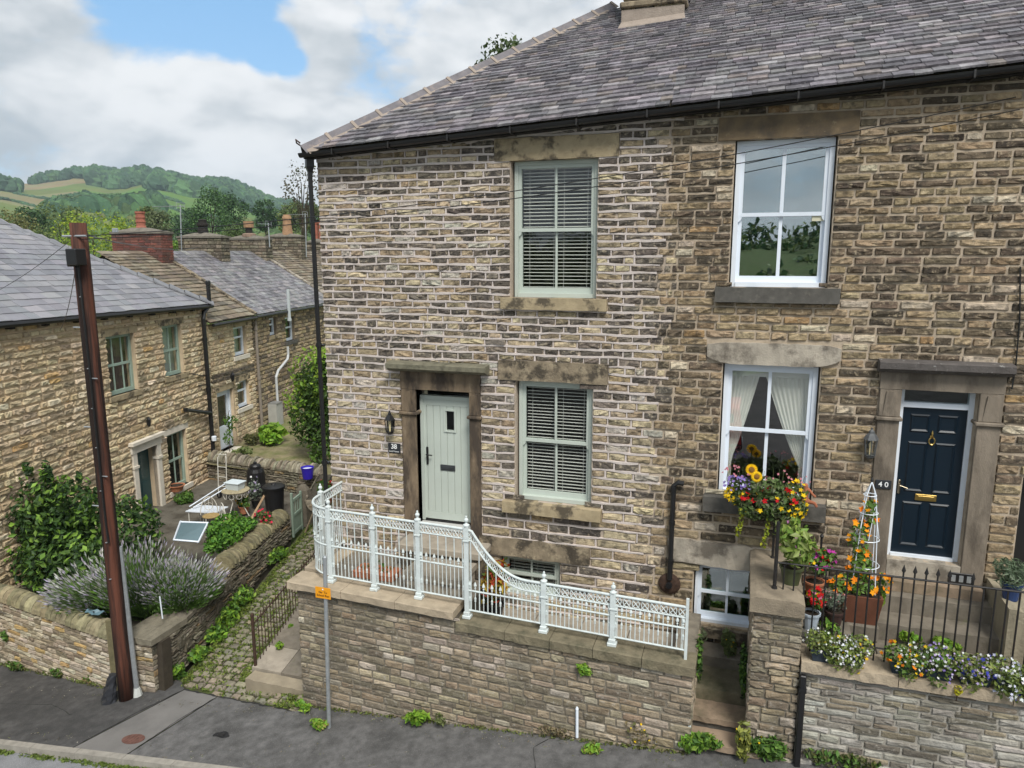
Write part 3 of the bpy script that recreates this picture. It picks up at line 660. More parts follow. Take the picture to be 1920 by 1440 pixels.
for ri, v0 in enumerate(rw):
    if v0 > 8.9: continue
    for s, e in free_spans(.0, bnd[ri]-XC-rnd.uniform(-.05, .35), [(h[0]-.012, h[1]+.012) for h in holes38 if h[2] < v0 < h[3]]):
        n = max(2, int((e-s)/.12)); P = []; ph = rnd.uniform(0, 9)
        for i in range(n+1):
            u = s+(e-s)*i/n; zc = v0+.007*math.sin(u*3.1+ph)+.004*math.sin(u*9.7+ph)+rnd.uniform(-.005, .005); hw = rnd.uniform(.010, .020)*(1 if v0 > 3.1 else .8); x = XC+u
            if zc+hw > EZ(x)-.07: zc = EZ(x)-.09
            pr = rnd.uniform(.016, .026)
            P += [(x, .001, zc-hw-.003), (x, -pr, zc-hw), (x, -pr-.002, zc+hw), (x, .001, zc+hw+.003)]
        F = []
        for i in range(n):
            for k in range(3): F.append((i*4+k, i*4+4+k, i*4+5+k, i*4+k+1))
        pt.add(P, [f[::-1] for f in F])
for (k, o, U, V_, W_, c) in it38:
    x1 = o[0]+U[0]+.013; z0, z1 = o[2]-.01, o[2]+V_[2]+.01
    if x1 > XB-.25 or rnd.random() < .12 or any(h[0]-.03 < x1-XC < h[1]+.03 and h[2]-.02 < (z0+z1)/2 < h[3]+.02 for h in holes38): continue
    w = rnd.uniform(.004, .013); p = rnd.uniform(.008, .019)
    pt.add([(x1-w-.002, .001, z0), (x1-w, -p, z0), (x1+w, -p, z0), (x1+w+.002, .001, z0), (x1-w-.002, .001, z1), (x1-w, -p, z1), (x1+w, -p, z1), (x1+w+.002, .001, z1)], [(0, 1, 5, 4), (1, 2, 6, 5), (2, 3, 7, 6)])
pt.build('pointing', mat('ribbon_mortar', (.60, .535, .50), .95, .14, 8, .4, 60, grime=(4, .50, .72, (.33, .285, .24), .65)), h38, stuff=True)
for r, m, bw in ((L1, M_dress2, 0), (L2, M_dress, 0)): rough_slab(h38, 'lintel', r[0], r[1], -.035, .2, r[2], r[3], m, .008)
rough_slab(h38, 'lintel', LB[0], LB[1], -.05, .2, LB[2], LB[3], M_dress, .03, .03)
rough_slab(h38, 'sill', *SI1[:2], -.09, .12, *SI1[2:], M_dress2, .005); rough_slab(h38, 'sill', *SI2[:2], -.12, .12, *SI2[2:], M_dress2, .005)
for w_, lb in ((W1, 'upper sage green sash window with white slatted blind'), (W2, 'lower sage green sash window with white slatted blind')):
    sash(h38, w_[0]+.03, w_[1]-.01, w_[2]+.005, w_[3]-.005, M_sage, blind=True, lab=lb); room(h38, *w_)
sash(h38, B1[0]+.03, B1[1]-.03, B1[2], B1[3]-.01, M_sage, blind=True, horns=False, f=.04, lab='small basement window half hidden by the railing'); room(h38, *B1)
# door and its surround
def surround(parent, S, O, m, hood_m, thick=.085, caps=True, hood=(.16, .20, .14), lining=None):
    x0, x1, z0, z1 = S; ox0, ox1, oz0, oz1 = O; zc = oz1-.42
    for a, b, sg in ((x0, ox0, 1), (ox1, x1, -1)):
        slab(parent, 'jamb', a, b, -thick*.5, .22, z0, zc, m); slab(parent, 'jamb', a, b, -thick*.5-.004, .22, zc+.05, oz1, m)
        MB().bbox(a-.03, b+.03, -thick*.5-.04, .2, zc, zc+.05, .012).build('moulding', m, parent)
        MB().prism([(a+.05, -thick*.5-.006, zc+.06), (b-.05, -thick*.5-.006, zc+.06), ((a+b)/2+.05, -thick*.5-.03, oz1-.03), ((a+b)/2-.05, -thick*.5-.03, oz1-.03)], (0, .02, 0)).build('bracket', m, parent)
    rough_slab(parent, 'lintel', x0-.005, x1+.005, -thick*.5-.008, .22, oz1, z1-.14, m, .004)
    mb = MB(); y = -thick*.5; hx, hy, hz = hood; zb = z1-hz
    mb.prism([(x0-hx, y+.1, zb), (x0-hx, y-hy*.45, zb), (x0-hx, y-hy*.8, zb+.04), (x0-hx, y-hy, zb+.055), (x0-hx, y-hy, z1-.015), (x0-hx, y-hy*.8, z1), (x0-hx, y+.1, z1+.02)], (x1-x0+2*hx, 0, 0)).build('door_hood', hood_m, parent)
surround(h38, SURR, D38, M_jamb, mat('hood_stone', (.17, .16, .115), .92, .3, 8, .6, 40, patch=(6, .5, .66, (.06, .06, .04), .8)))
def door_panel_frame(parent, x0, x1, z0, z1, Y, m, f=.05, fan=None):
    mb = MB(); mb.box(x0, x0+f, Y, Y+.09, z0, z1); mb.box(x1-f, x1, Y, Y+.09, z0, z1); mb.box(x0+f, x1-f, Y, Y+.09, z1-f, z1)
    if fan: mb.box(x0+f, x1-f, Y+.001, Y+.089, fan-f, fan)
    return mb.build('door_frame', m, parent)
x0, x1, z0, z1 = D38; YD = .13
zt = 4.80
MB().box(x0+.01, x1-.01, YD-.01, YD+.09, zt, zt+.06).box(x0+.004, x0+.055, YD-.01, YD+.09, z0+.07, zt).box(x1-.055, x1-.004, YD-.01, YD+.09, z0+.07, zt).build('door_frame', M_sage, h38)
MB().box(x0+.01, x1-.01, YD+.03, YD+.04, zt+.06, z1).build('fanlight', GL, h38)
MB().box(x0, x1, YD+.3, YD+.32, z0, z1).build('hallway', M_dark, h38)
dr = MB(); dx0, dx1, dz0, dz1 = x0+.055, x1-.055, z0+.10, zt
npl = 6; wpl = (dx1-dx0-.10)/npl; wx = (dx0+.05+wpl*3.0-.02, dx0+.05+wpl*4.0+.02); wz = (4.30, 4.62)
dr.box(dx0, dx1, YD+.028, YD+.06, dz0, wz[0]); dr.box(dx0, dx1, YD+.028, YD+.06, wz[1], dz1); dr.box(dx0, wx[0], YD+.028, YD+.06, wz[0], wz[1]); dr.box(wx[1], dx1, YD+.028, YD+.06, wz[0], wz[1])
dr.box(dx0, dx0+.05, YD+.012, YD+.05, dz0, dz1); dr.box(dx1-.05, dx1, YD+.012, YD+.05, dz0, dz1); dr.box(dx0+.05, dx1-.05, YD+.012, YD+.05, dz1-.10, dz1); dr.box(dx0+.05, dx1-.05, YD+.008, YD+.05, dz0, dz0+.12)
d38 = dr.build('door', M_sage, h38)
for i in range(npl):
    a = dx0+.05+i*wpl+.004; b = a+wpl-.008
    for (zz0, zz1) in ([(dz0+.12, dz1-.10)] if not (wx[0] < (a+b)/2 < wx[1]) else [(dz0+.12, wz[0]-.0), (wz[1], dz1-.10)]):
        MB().bbox(a, b, YD+.016, YD+.03, zz0, zz1, .004).build('plank', M_sage, d38)
fb = MB(); fw = .028
for q in ((wx[0]-fw, wx[1]+fw, wz[1], wz[1]+fw), (wx[0]-fw, wx[1]+fw, wz[0]-fw, wz[0]), (wx[0]-fw, wx[0], wz[0], wz[1]), (wx[1], wx[1]+fw, wz[0], wz[1])): fb.box(q[0], q[1], YD, YD+.03, q[2], q[3])
fb.build('window_bead', M_sage, d38); MB().box(*wx, YD+.035, YD+.04, *wz).build('door_window', GL, d38)
MB().bbox(dx0+.28, dx0+.54, YD+.003, YD+.02, 3.62, 3.72, .006).bbox(dx0+.31, dx0+.51, YD-.004, YD+.01, 3.645, 3.695, .004).build('letter_plate', mat('pewter', (.07, .075, .08), .4, .1, 8, .1, 80, metal=.5), d38)
MB().bbox(dx0+.035, dx0+.075, YD-.005, YD+.015, 3.70, 4.0, .008).tube([(dx0+.055, YD, 3.88), (dx0+.055, YD-.05, 3.88), (dx0+.16, YD-.052, 3.875)], .011, 8).build('door_handle', M_black, d38)
MB().box(x0+.005, x1-.005, -.02, YD+.06, z0-.02, z0+.05).build('threshold', mat('sill_metal', (.5, .5, .48), .5, .1, 5, .1, 60), h38)
MB().box(dx0, dx1, YD+.0, YD+.03, z0+.055, z0+.085).build('weather_bar', M_black, d38)
# ---- house 40
h40 = thing('stone_house', 'terraced stone house with brown weathered stone, white sash windows and navy blue door', 'house', (1.5, 0, 1.2), 'terraced houses on the street')
W3 = (-.30, .95, 6.65, 8.57); W4 = (-.32, .94, 3.70, 5.60); B2 = (-.59, .37, 1.68, 2.62); D40 = (1.935, 2.81, 3.03, 5.37)
L3 = (-.52, 1.18, 8.57, 8.86); L4 = (-.54, 1.17, 5.60, 5.90); LB2 = (-.98, .55, 2.62, 2.98)
SI3 = (-.47, 1.10, 6.45, 6.65); SI4 = (-.50, 1.12, 3.48, 3.70)
SURR40 = (1.67, 3.08, 2.55, 5.74); PASS = (3.40, 4.5, 2.4, 4.30)
lx4 = lambda r: (r[0]-XB, r[1]-XB, r[2], r[3])
panel((XB, 0, 0), (1, 0, 0), (0, XE-XB), (.6, 12), [lx4(r) for r in (W3, W4, B2, D40, PASS)], .30, top=lambda u: EZ(u+XB)+.15).build('wall', M_mortar40, h40)
def c40(u, v):
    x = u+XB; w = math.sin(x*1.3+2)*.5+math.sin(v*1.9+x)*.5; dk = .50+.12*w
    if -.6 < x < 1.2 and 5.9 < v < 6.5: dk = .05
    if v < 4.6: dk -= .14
    r = rnd.random()
    if r < dk: c = lerp((.07, .058, .046), (.18, .145, .107), rnd.random())
    elif r < dk+.30: c = lerp((.24, .19, .125), (.32, .255, .17), rnd.random())
    elif r < dk+.38: c = (.50, .45, .37)
    elif r < dk+.40: c = (.34, .235, .125)
    else: c = (.35, .285, .195)
    return jit(tuple(x*k for x, k in zip(c, (.98, .93, .86))), .14)
holes40 = [lx4(r) for r in (W3, W4, B2, SURR40, L3, L4, LB2, SI3, SI4, PASS)]
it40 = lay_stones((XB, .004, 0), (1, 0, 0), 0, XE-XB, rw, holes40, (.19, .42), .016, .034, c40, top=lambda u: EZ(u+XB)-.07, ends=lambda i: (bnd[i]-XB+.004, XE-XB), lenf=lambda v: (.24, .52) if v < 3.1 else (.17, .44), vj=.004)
pieces('stone', it40, STONES, ST40[0], ST40[1], h40, 300, 'stonework')
rough_slab(h40, 'lintel', L3[0], L3[1], -.03, .2, L3[2], L3[3], mat('lintel_brown', (.17, .125, .075), .88, .3, 4, .3, 80, patch=(2.2, .46, .62, (.07, .06, .05), .8), grime=(14, .62, .72, (.34, .27, .17), .5)), .004)
rough_slab(h40, 'lintel', L4[0], L4[1], -.05, .2, L4[2], L4[3], M_dressg, .008, .10, 28)
rough_slab(h40, 'lintel', LB2[0], LB2[1], -.06, .2, LB2[2], LB2[3], M_dressg, .03, .05)
rough_slab(h40, 'sill', *SI3[:2], -.10, .12, *SI3[2:], M_dress3, .005); rough_slab(h40, 'sill', *SI4[:2], -.15, .12, *SI4[2:], M_dress3, .006)
for w_, lb in ((W3, 'upper white sash window reflecting clouds'), (W4, 'lower white sash window with tied curtains')):
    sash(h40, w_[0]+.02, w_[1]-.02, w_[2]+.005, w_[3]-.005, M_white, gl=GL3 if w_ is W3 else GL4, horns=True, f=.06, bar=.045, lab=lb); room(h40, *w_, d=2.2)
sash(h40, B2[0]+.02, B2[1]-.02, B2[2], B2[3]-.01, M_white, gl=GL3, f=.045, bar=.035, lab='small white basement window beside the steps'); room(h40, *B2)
MB().box(.71, .89, .13, .132, 7.52, 7.60).build('sticker', mat('paper', (.62, .60, .45), .8, 0, 1, 0), h40)
def curtain(parent, xa, xb, xt, z0, zt, z1, side):
    """drape gathered at a tie-back: full width at the top, pulled to one side at zt"""
    mb = MB(); nx, nz = 40, 14; V = []
    for j in range(nz+1):
        t = j/nz; z = z0+(z1-z0)*t
        k = 1 if z > zt else .0
        s = (z-zt)/(z1-zt) if z > zt else 0
        s = max(0, s)**.85
        for i in range(nx+1):
            q = i/nx
            wtop = xa+(xb-xa)*q; narrow = (xa+.13*q) if side < 0 else (xb-.13*(1-q)); x = narrow+(wtop-narrow)*s
            V.append((x, .235+.018*math.sin(q*9*2*math.pi)*(.5+.5*s), z))
    F = [(j*(nx+1)+i, j*(nx+1)+i+1, (j+1)*(nx+1)+i+1, (j+1)*(nx+1)+i) for j in range(nz) for i in range(nx)]
    mb.add(V, F); return mb.build('curtain', M_cloth, parent, smooth=True)
curtain(h40, W4[0]+.04, W4[0]+.52, 0, W4[2]+.05, 4.2, W4[3]-.08, -1); curtain(h40, W4[1]-.72, W4[1]-.05, 0, W4[2]+.05, 4.15, W4[3]-.08, 1)
MB().box(W4[0]+.05, W4[1]-.05, .212, .218, W4[3]-.20, W4[3]-.06).build('pelmet', M_cloth, h40)
surround(h40, SURR40, (1.93, 2.815, 3.03, 5.36), M_jamb2, mat('hood_dark', (.10, .09, .085), .92, .3, 8, .6, 40, grime=(14, .60, .68, (.5, .5, .48), .7)), hood=(.05, .16, .15))
x0, x1, z0, z1 = D40; fan = 5.17
mb = MB(); f = .06
mb.box(x0, x0+f, YD, YD+.09, z0, z1); mb.box(x1-f, x1, YD, YD+.09, z0, z1); mb.box(x0+f, x1-f, YD, YD+.09, z1-.035, z1); mb.box(x0+f, x1-f, YD+.001, YD+.089, fan-.07, fan); mb.box(x0+f, x1-f, YD-.02, YD+.09, z0, z0+.04)
mb.build('door_frame', M_white, h40); MB().box(x0+f, x1-f, YD+.04, YD+.046, fan, z1-.035).build('fanlight', GL2, h40); MB().box(x0, x1, YD+.3, YD+.32, z0, z1).build('hallway', M_dark, h40)
mb = MB(); a0, a1, b0, b1 = x0+f, x1-f, z0+.04, fan-.07; mb.box(a0, a1, YD+.03, YD+.07, b0, b1)
d40 = mb.build('door', M_navy, h40); wd = a1-a0
for (u0, u1) in ((.13, .44), (.56, .87)):
    for (v0, v1) in ((.055, .36), (.43, .77), (.835, .955)):
        xa, xb, za, zb = a0+wd*u0, a0+wd*u1, b0+(b1-b0)*v0, b0+(b1-b0)*v1; m = MB()
        for k, (ins, yy) in enumerate(((0, YD+.03), (.02, YD+.018), (.034, YD+.030), (.05, YD+.022))): pass
        m.add([(xa, YD+.03, za), (xb, YD+.03, za), (xb, YD+.03, zb), (xa, YD+.03, zb), (xa+.018, YD+.014, za+.018), (xb-.018, YD+.014, za+.018), (xb-.018, YD+.014, zb-.018), (xa+.018, YD+.014, zb-.018), (xa+.04, YD+.027, za+.04), (xb-.04, YD+.027, za+.04), (xb-.04, YD+.027, zb-.04), (xa+.04, YD+.027, zb-.04)],
              [(0, 1, 5, 4), (1, 2, 6, 5), (2, 3, 7, 6), (3, 0, 4, 7), (4, 5, 9, 8), (5, 6, 10, 9), (6, 7, 11, 10), (7, 4, 8, 11), (8, 9, 10, 11)])
        m.build('panel', M_navy, d40)
MB().bbox(a0+wd*.32, a0+wd*.66, YD+.012, YD+.03, 3.83, 3.92, .006).bbox(a0+wd*.36, a0+wd*.62, YD+.004, YD+.02, 3.85, 3.90, .005).build('letter_plate', M_brass, d40)
kx, kz = a0+wd*.49, 4.66; mb = MB().tube([(kx+.035*math.sin(t)*(1), YD+.0, kz+.0+.048*math.cos(t)) for t in np.linspace(.35, 2*math.pi-.35, 14)], .009, 6); mb.lathe([(.02, 0), (.022, .01), (.008, .02)], (kx, YD+.03, kz+.055), 10, axis=(0, -1, 0)); mb.lathe([(.004, 0), (.012, .03), (.014, .05), (.004, .09)], (kx, YD+.01, kz+.05), 8); mb.build('door_knocker', M_brass, d40)
MB().bbox(a0+.02, a0+.055, YD+.008, YD+.03, 3.90, 4.10, .012).tube([(a0+.037, YD+.01, 4.03), (a0+.037, YD-.035, 4.03), (a0+.13, YD-.038, 4.0)], .010, 8).build('door_handle', mat('nickel', (.35, .30, .22), .3, .1, 5, .1, 60, metal=1.), d40)
# passage door at the right hand edge
mb = MB(); mb.box(PASS[0], PASS[1], .22, .27, PASS[2], PASS[3])
mb.build('passage_door', M_black, h40)
# ---- roofs
PITCH = rad(32.2); EY = -.22
def roof(parent, xa, xb, hipleft, cf):
    U = unit((1, 0, .059)); Sd = np.array([0, math.cos(PITCH), math.sin(PITCH)]); sl = 1/math.sqrt(1+.059**2)
    O = np.array([xa, EY, EZ(xa)+.02]); S1 = 4.15/math.cos(PITCH)
    Nn = unit(np.cross(U, Sd)); S = unit(np.cross(Nn, U))
    uL = (lambda s: s*math.cos(PITCH)+.05-.03*s) if hipleft else (lambda s: 0.)
    uR = lambda s: (xb-xa)/sl+.0
    ex = lambda s: .165-.012*s; wi = lambda s: .25-.018*s
    its = lay_slates(O, U, Sd, S1, ex, wi, .024, uL, uR, cf)
    pieces('slate', its, SLATES, SLT[0], SLT[1], parent, 300, 'slating')
    b = MB(); P = lambda u, s, n=0: O+U*u+S*s+Nn*n
    b.add([P(uL(0)-.05, .03, -.004), P(uR(0), .03, -.004), P(uR(S1), S1, -.004), P(uL(S1)-.05, S1, -.004)], [(0, 1, 2, 3)])
    b.add([P(uR(S1), S1, -.004), P(uL(S1), S1, -.004), P(uL(S1), S1, -.004)+np.array([0, 4.2, -2.6]), P(uR(S1), S1, -.004)+np.array([0, 4.2, -2.6])], [(0, 1, 2, 3)])
    b.build('roof_deck', M_joint, parent)
    return O, U, S, Nn, S1, uL, P
def cslate(u, s):
    r = rnd.random(); base = (.188, .176, .19)
    if r < .15: base = (.28, .26, .272)
    elif r < .42: base = (.115, .108, .12)
    elif r < .5: base = (.22, .19, .18)
    return jit(base, .16)
rf38 = roof(h38, XC-.06, XB, True, cslate); rf40 = roof(h40, XB, XE, False, cslate)
O, U, S, Nn, S1, uL, P = rf38
hp0 = P(uL(0)-.05, 0); hp1 = P(uL(S1)-.05, S1)      # side slope beyond the hip
MB().add([hp0, hp1, hp1+np.array([0, 3.9, 0]), (hp0[0], 8.2, hp0[2])], [(0, 1, 2, 3)]).build('side_roof', SLS[1] if False else mat('slate_plain', (.16, .155, .165), .6, .25, 7, .4, 30), h38)
ndir = unit(hp1-hp0); L_ = np.linalg.norm(hp1-hp0); side = unit(np.cross(ndir, (0, 0, 1))); upv = unit(np.cross(side, ndir))
q = 0; i = 0; MT = mat('hip_tile_clay', (.155, .145, .155), .7, .25, 8, .4, 40, grime=(7, .55, .7, (.33, .25, .2), .5)); MM = mat('hip_bedding', (.31, .26, .22), .95, .15, 9, .5, 40)
while q < L_-.1:
    l = .47; a = hp0+ndir*(q-.03); t = MB(); w, h, th = .135, .085, .016
    for sg in (-1, 1):
        c0, c1, c2 = a+upv*(h+.03), a+side*sg*w+upv*.02-upv*.03, None
        W_ = ndir*(l-.03); e1 = a+side*sg*w-upv*.015
        t.hexa([c0, e1, e1-upv*th, c0-upv*th, c0+W_, e1+W_, e1+W_-upv*th, c0+W_-upv*th] if sg > 0 else [c0-upv*th, e1-upv*th, e1, c0, c0+W_-upv*th, e1+W_-upv*th, e1+W_, c0+W_])
    t.build('hip_tile', MT, h38)
    t = MB(); cc = a+ndir*(l-.035); k_ = 1.12
    t.hexa([cc+upv*(h+.045), cc+side*w*k_-upv*.01, cc-side*w*k_-upv*.01, cc+upv*(h+.04), *(p+ndir*.05 for p in (cc+upv*(h+.045), cc+side*w*k_-upv*.01, cc-side*w*k_-upv*.01, cc+upv*(h+.04)))])
    t.build('mortar_collar', MM, h38); q += l; i += 1
bed = MB(); n = 60; V = []; F = []
for j in range(n+1):
    p = hp0+ndir*(L_*j/n); w = .16+.05*rnd.random()
    V += [p+side*w-upv*.055, p+side*.1+upv*.02, p-side*.1+upv*.02, p-side*w-upv*.055]
for j in range(n):
    for k in range(3): F.append((j*4+k, j*4+4+k, j*4+5+k, j*4+k+1))
bed.add(V, F).build('hip_bedding', MM, h38)
# ridge stones, then the stack at the head of the hip
def ridge(parent, xa, xb):
    x = xa
    while x < xb:
        z = float(P(0, S1)[2]+.059*(x-XC)*1.0)+.02; l = .45; t = MB(); yy = EY+4.15
        for sg in (-1, 1): t.obox((x, yy, z+.08), (l-.01, 0, .059*l), (0, sg*.17, -.11), (0, 0, -.02))
        t.build('ridge_tile', MT, parent); x += l
ridge(h38, -1.3, XB-.05); ridge(h40, XB, XE)
def gutter(parent, xa, xb, stop):
    mb = MB(); n = 7; V = []; F = []
    for (x) in (xa, xb):
        z = EZ(x)-.005
        for k in range(n+1):
            w = math.pi*k/n; V.append((x, EY-.03-.062*math.cos(w), z-.066*math.sin(w)))
        for k in range(n, -1, -1):
            w = math.pi*k/n; V.append((x, EY-.03-.055*math.cos(w), z-.058*math.sin(w)))
    m_ = 2*(n+1)
    for k in range(m_): F.append((k, (k+1) % m_, m_+(k+1) % m_, m_+k))
    F += [tuple(range(m_)), tuple(range(m_, 2*m_))]
    g_ = mb.add(V, F).build('gutter', M_black, parent)
    x = xa+.6
    while x < xb-.1:
        z = EZ(x); MB().box(x-.012, x+.012, EY-.099, EY+.22, z-.085, z-.068).box(x-.012, x+.012, EY-.1, EY-.092, z-.08, z+.005).build('gutter_bracket', M_iron, parent); x += .95
    MB().obox((xa, EY+.06, EZ(xa)-.075), (xb-xa, 0, EZ(xb)-EZ(xa)), (0, .16, 0), (0, 0, .04)).build('fascia', mat('fascia_dark', (.03, .028, .026), .8, .3, 6, .2, 40), parent)
gutter(h38, XC-.14, XB, True); gutter(h40, XB, XE, False)
dx = XC-.075
mb = MB(); z = EZ(dx)
mb.lathe([(.05, -.30), (.05, -.22), (.085, -.14), (.085, -.03)], (dx, -.10, z-.05), 4); mb.build('hopper', M_black, h38)
mb = MB(); mb.tube([(dx, -.10, z-.3), (dx, -.08, 5.), (dx, -.08, 2.15)], .037, 10)
for zz in (7.6, 5.6, 3.6): mb.lathe([(.048, 0), (.048, .07)], (dx, -.08, zz), 10); mb.box(dx-.07, dx+.07, -.075, .0, zz+.01, zz+.04)
mb.build('downpipe', M_black, h38)
MB().tube([(XC-.12, EY-.02, EZ(XC)+.10), (XC-.16, EY-.08, EZ(XC)+.14), (XC-.13, EY-.14, EZ(XC)+.18), (XC-.08, EY-.1, EZ(XC)+.13)], .012, 6).build('hip_iron', M_rust, h38)
# chimney stack
def chimney(parent, cx, cy, z0, z1, wx, wy, T, colf, name='stone', pot=None, rowh=.16, lens=(.2, .45), limit=60, gap=.014, cap=True, back=M_joint, ang=0.):
    ca, sa = math.cos(ang), math.sin(ang); Rz = lambda x, y: np.array([cx+x*ca-y*sa, cy+x*sa+y*ca, 0])
    mb = MB(); pts = [Rz(-wx/2, -wy/2), Rz(wx/2, -wy/2), Rz(wx/2, wy/2), Rz(-wx/2, wy/2)]
    mb.prism([p+np.array([0, 0, z0]) for p in pts], (0, 0, z1-z0)); st = mb.build('chimney_stack', back, parent)
    its = []
    rw_ = rows_of(z0, z1-.02, rowh, rowh, .1); rw_[-1] = z1
    for k in range(4):
        a, b = pts[k], pts[(k+1) % 4]
        if k == 2: continue
        its += lay_stones(a, b-a, -.015, np.linalg.norm(b-a)+.015, rw_, [], lens, gap, .022, colf)
    return st, its, pts
hc = onY(1224, 20, 3.0); cxk = float(hc[0])
st_, its_, _p = chimney(h38, cxk+.0, 3.55, 10.4, 13.4, 1.0, 1.1, STONES, c38)
pieces('stone', its_, STONES, ST38[0], ST38[1], st_, 60, 'stack_stonework')
MB().bbox(cxk-.56, cxk+.56, 2.93, 4.16, 11.25, 11.35, .02).build('stack_band', M_dress, st_)
MB().prism([(cxk-.53, 2.965, 11.22), (cxk+.53, 2.965, 11.22), (cxk+.53, 2.965, 10.90), (cxk-.53, 2.965, 10.84)], (0, .05, 0)).prism([(cxk-.56, 2.84, 10.90), (cxk+.56, 2.84, 10.96), (cxk+.53, 2.97, 11.08), (cxk-.53, 2.97, 11.02)], (0, .01, .02)).build('stack_flashing', MM, st_)
# fittings on house 40: waste pipe with its round gully cover
wp = thing('waste_pipe', 'black vertical waste pipe with open elbow top and round rusty gully disc, between the houses', 'pipe', (-.92, -.06, 2.3))
MB().tube([(-.78, -.09, 3.84), (-.86, -.09, 3.85), (-.92, -.09, 3.80), (-.925, -.09, 3.3), (-.93, -.09, 2.35)], .038, 10).build('pipe', M_black, wp)
for zz in (3.72, 3.2, 2.6): MB().lathe([(.046, 0), (.046, .06)], (-.925, -.09, zz), 10).build('pipe_collar', M_black, wp)
MB().lathe([(.16, 0), (.165, .02), (.12, .05), (.05, .06)], (-.935, -.02, 2.26), 20, axis=(0, -1, 0)).build('gully_disc', M_rust, wp)
MB().lathe([(.05, 0), (.05, .09), (.045, .1)], (-.935, -.03, 2.26), 12, axis=(0, -1, 0)).build('pipe_boss', M_black, wp)
# lanterns, number plates
def lantern(name, x, z, lab, m, s=1., lit=None):
    t = thing(name, lab, 'lantern', (x, -.12, z), 'carriage lanterns beside the doors'); y = -.13; V8 = 6
    MB().lathe([(.035*s, -.02), (.055*s, 0), (.06*s, .02), (.07*s, .03)], (x, y, z-.13*s), V8).build('base', m, t)
    MB().lathe([(.085*s, .0), (.06*s, .05*s), (.035*s, .075*s), (.03*s, .10*s), (.012*s, .12*s), (.014*s, .14*s)], (x, y, z+.08*s), V8).build('cap', m, t)
    mb = MB()
    for k in range(6):
        w = 2*math.pi*(k+.5)/6; mb.tube([(x+.055*s*math.cos(w), y+.055*s*math.sin(w), z-.10*s), (x+.075*s*math.cos(w), y+.075*s*math.sin(w), z+.085*s)], .007*s, 5)
    mb.build('cage', m, t)
    MB().lathe([(.048*s, -.10*s), (.068*s, .08*s)], (x, y, z), 6).build('pane', GL, t)
    MB().lathe([(.012*s, -.1*s), (.014*s, -.02*s), (.02*s, .02*s), (.004*s, .06*s)], (x, y, z), 8).build('bulb', mat('lamp_bulb', (.75, .62, .35), .4, 0, 1, 0), t)
    MB().tube([(x, 0, z+.02), (x, -.05, z+.03), (x, -.06, z+.12*s), (x, y+.02, z+.12*s)], .012, 6).bbox(x-.03, x+.03, -.03, .0, z-.06, z+.08, .006).build('bracket', m, t)
lantern('wall_lantern', -5.44, 4.39, 'black six sided lantern on the wall left of the sage door', M_black, 1.05)
lantern('wall_lantern', 1.60, 4.60, 'grey lantern with amber bulb on the wall beside the navy door', mat('lantern_grey', (.09, .095, .10), .5, .2, 8, .2, 60), 1.12)
def text(parent, s, x, y, z, size, m, name='lettering', rx=rad(90), rz=0., al='CENTER', bold=False):
    cu = bpy.data.curves.new(name, 'FONT'); cu.body = s; cu.size = size; cu.align_x = al; cu.align_y = 'CENTER'; cu.extrude = .0015
    if bold: cu.offset = size*.018
    tmp = bpy.data.objects.new('tmp_text', cu); me = bpy.data.meshes.new_from_object(tmp); bpy.data.objects.remove(tmp); me.materials.clear(); me.materials.append(m)
    o = bpy.data.objects.new(name, me); put(o, parent, M=Matrix.Translation((x, y, z)) @ Matrix.Rotation(rz, 4, 'Z') @ Matrix.Rotation(rx, 4, 'X')); return o
M_slateplate = mat('slate_plate', (.025, .028, .033), .6, .2, 10, .2, 80); M_letter = mat('white_lettering', (.75, .76, .76), .6, 0, 1, 0)
pl = thing('number_plate', 'dark slate house plate with white 38 under the black lantern', 'number plate', (-5.42, -.04, 3.98))
MB().bbox(-5.53, -5.31, -.045, -.028, 3.90, 4.06, .004).build('plate', M_slateplate, pl); text(pl, '38', -5.42, -.048, 4.005, .11, M_letter, bold=True); text(pl, 'Lord House', -5.42, -.048, 3.927, .035, M_letter)
pl = thing('number_plate', 'small black plate with white 40 on the jamb beside the navy door', 'number plate', (1.8, -.05, 4.06))
MB().bbox(1.71, 1.90, -.06, -.046, 4.01, 4.13, .004).build('plate', M_slateplate, pl); text(pl, '4 0', 1.805, -.063, 4.07, .095, M_letter, bold=True)
# ---------------------------------------------------------------- terrace in front of house 38
ry = lambda x: -1.28-.0543*(x+5.92)       # line of the railing posts
wy = lambda x: ry(x)-.13                  # outer face of the retaining wall
CU, CLW = 2.13, 1.97                       # top of the upper and lower coping
XS = -3.78                                 # the coping steps down here
ter = thing('terrace_wall', 'coursed rubble retaining wall below the white railing, mossy stone coping', 'wall', (-3.5, -1.4, .3))
A0 = np.array([-6.46, wy(-6.46), 0]); A1 = np.array([-.46, wy(-.46), 0]); Uw = unit(A1-A0); Lw = np.linalg.norm(A1-A0)
mb = MB(); inn = np.array([0, .28, 0])
def wallblock(mb, a, b, z0a, z0b, z1a, z1b, inn):
    mb.hexa([a+np.array([0, 0, z0a]), b+np.array([0, 0, z0b]), b+inn+np.array([0, 0, z0b]), a+inn+np.array([0, 0, z0a]), a+np.array([0, 0, z1a]), b+np.array([0, 0, z1b]), b+inn+np.array([0, 0, z1b]), a+inn+np.array([0, 0, z1a])])
sp = A0+Uw*(XS-A0[0])/Uw[0]
wallblock(mb, A0, sp, -.4, .1, CU-.11, CU-.11, inn); wallblock(mb, sp, A1, .1, .5, CLW-.13, CLW-.13, inn)
mb.box(A0[0], A0[0]+.28, A0[1]+.281, -.02, -.4, CU-.11); mb.box(A1[0]-.28, A1[0], A1[1]+.281, -.02, .5, CLW-.13)
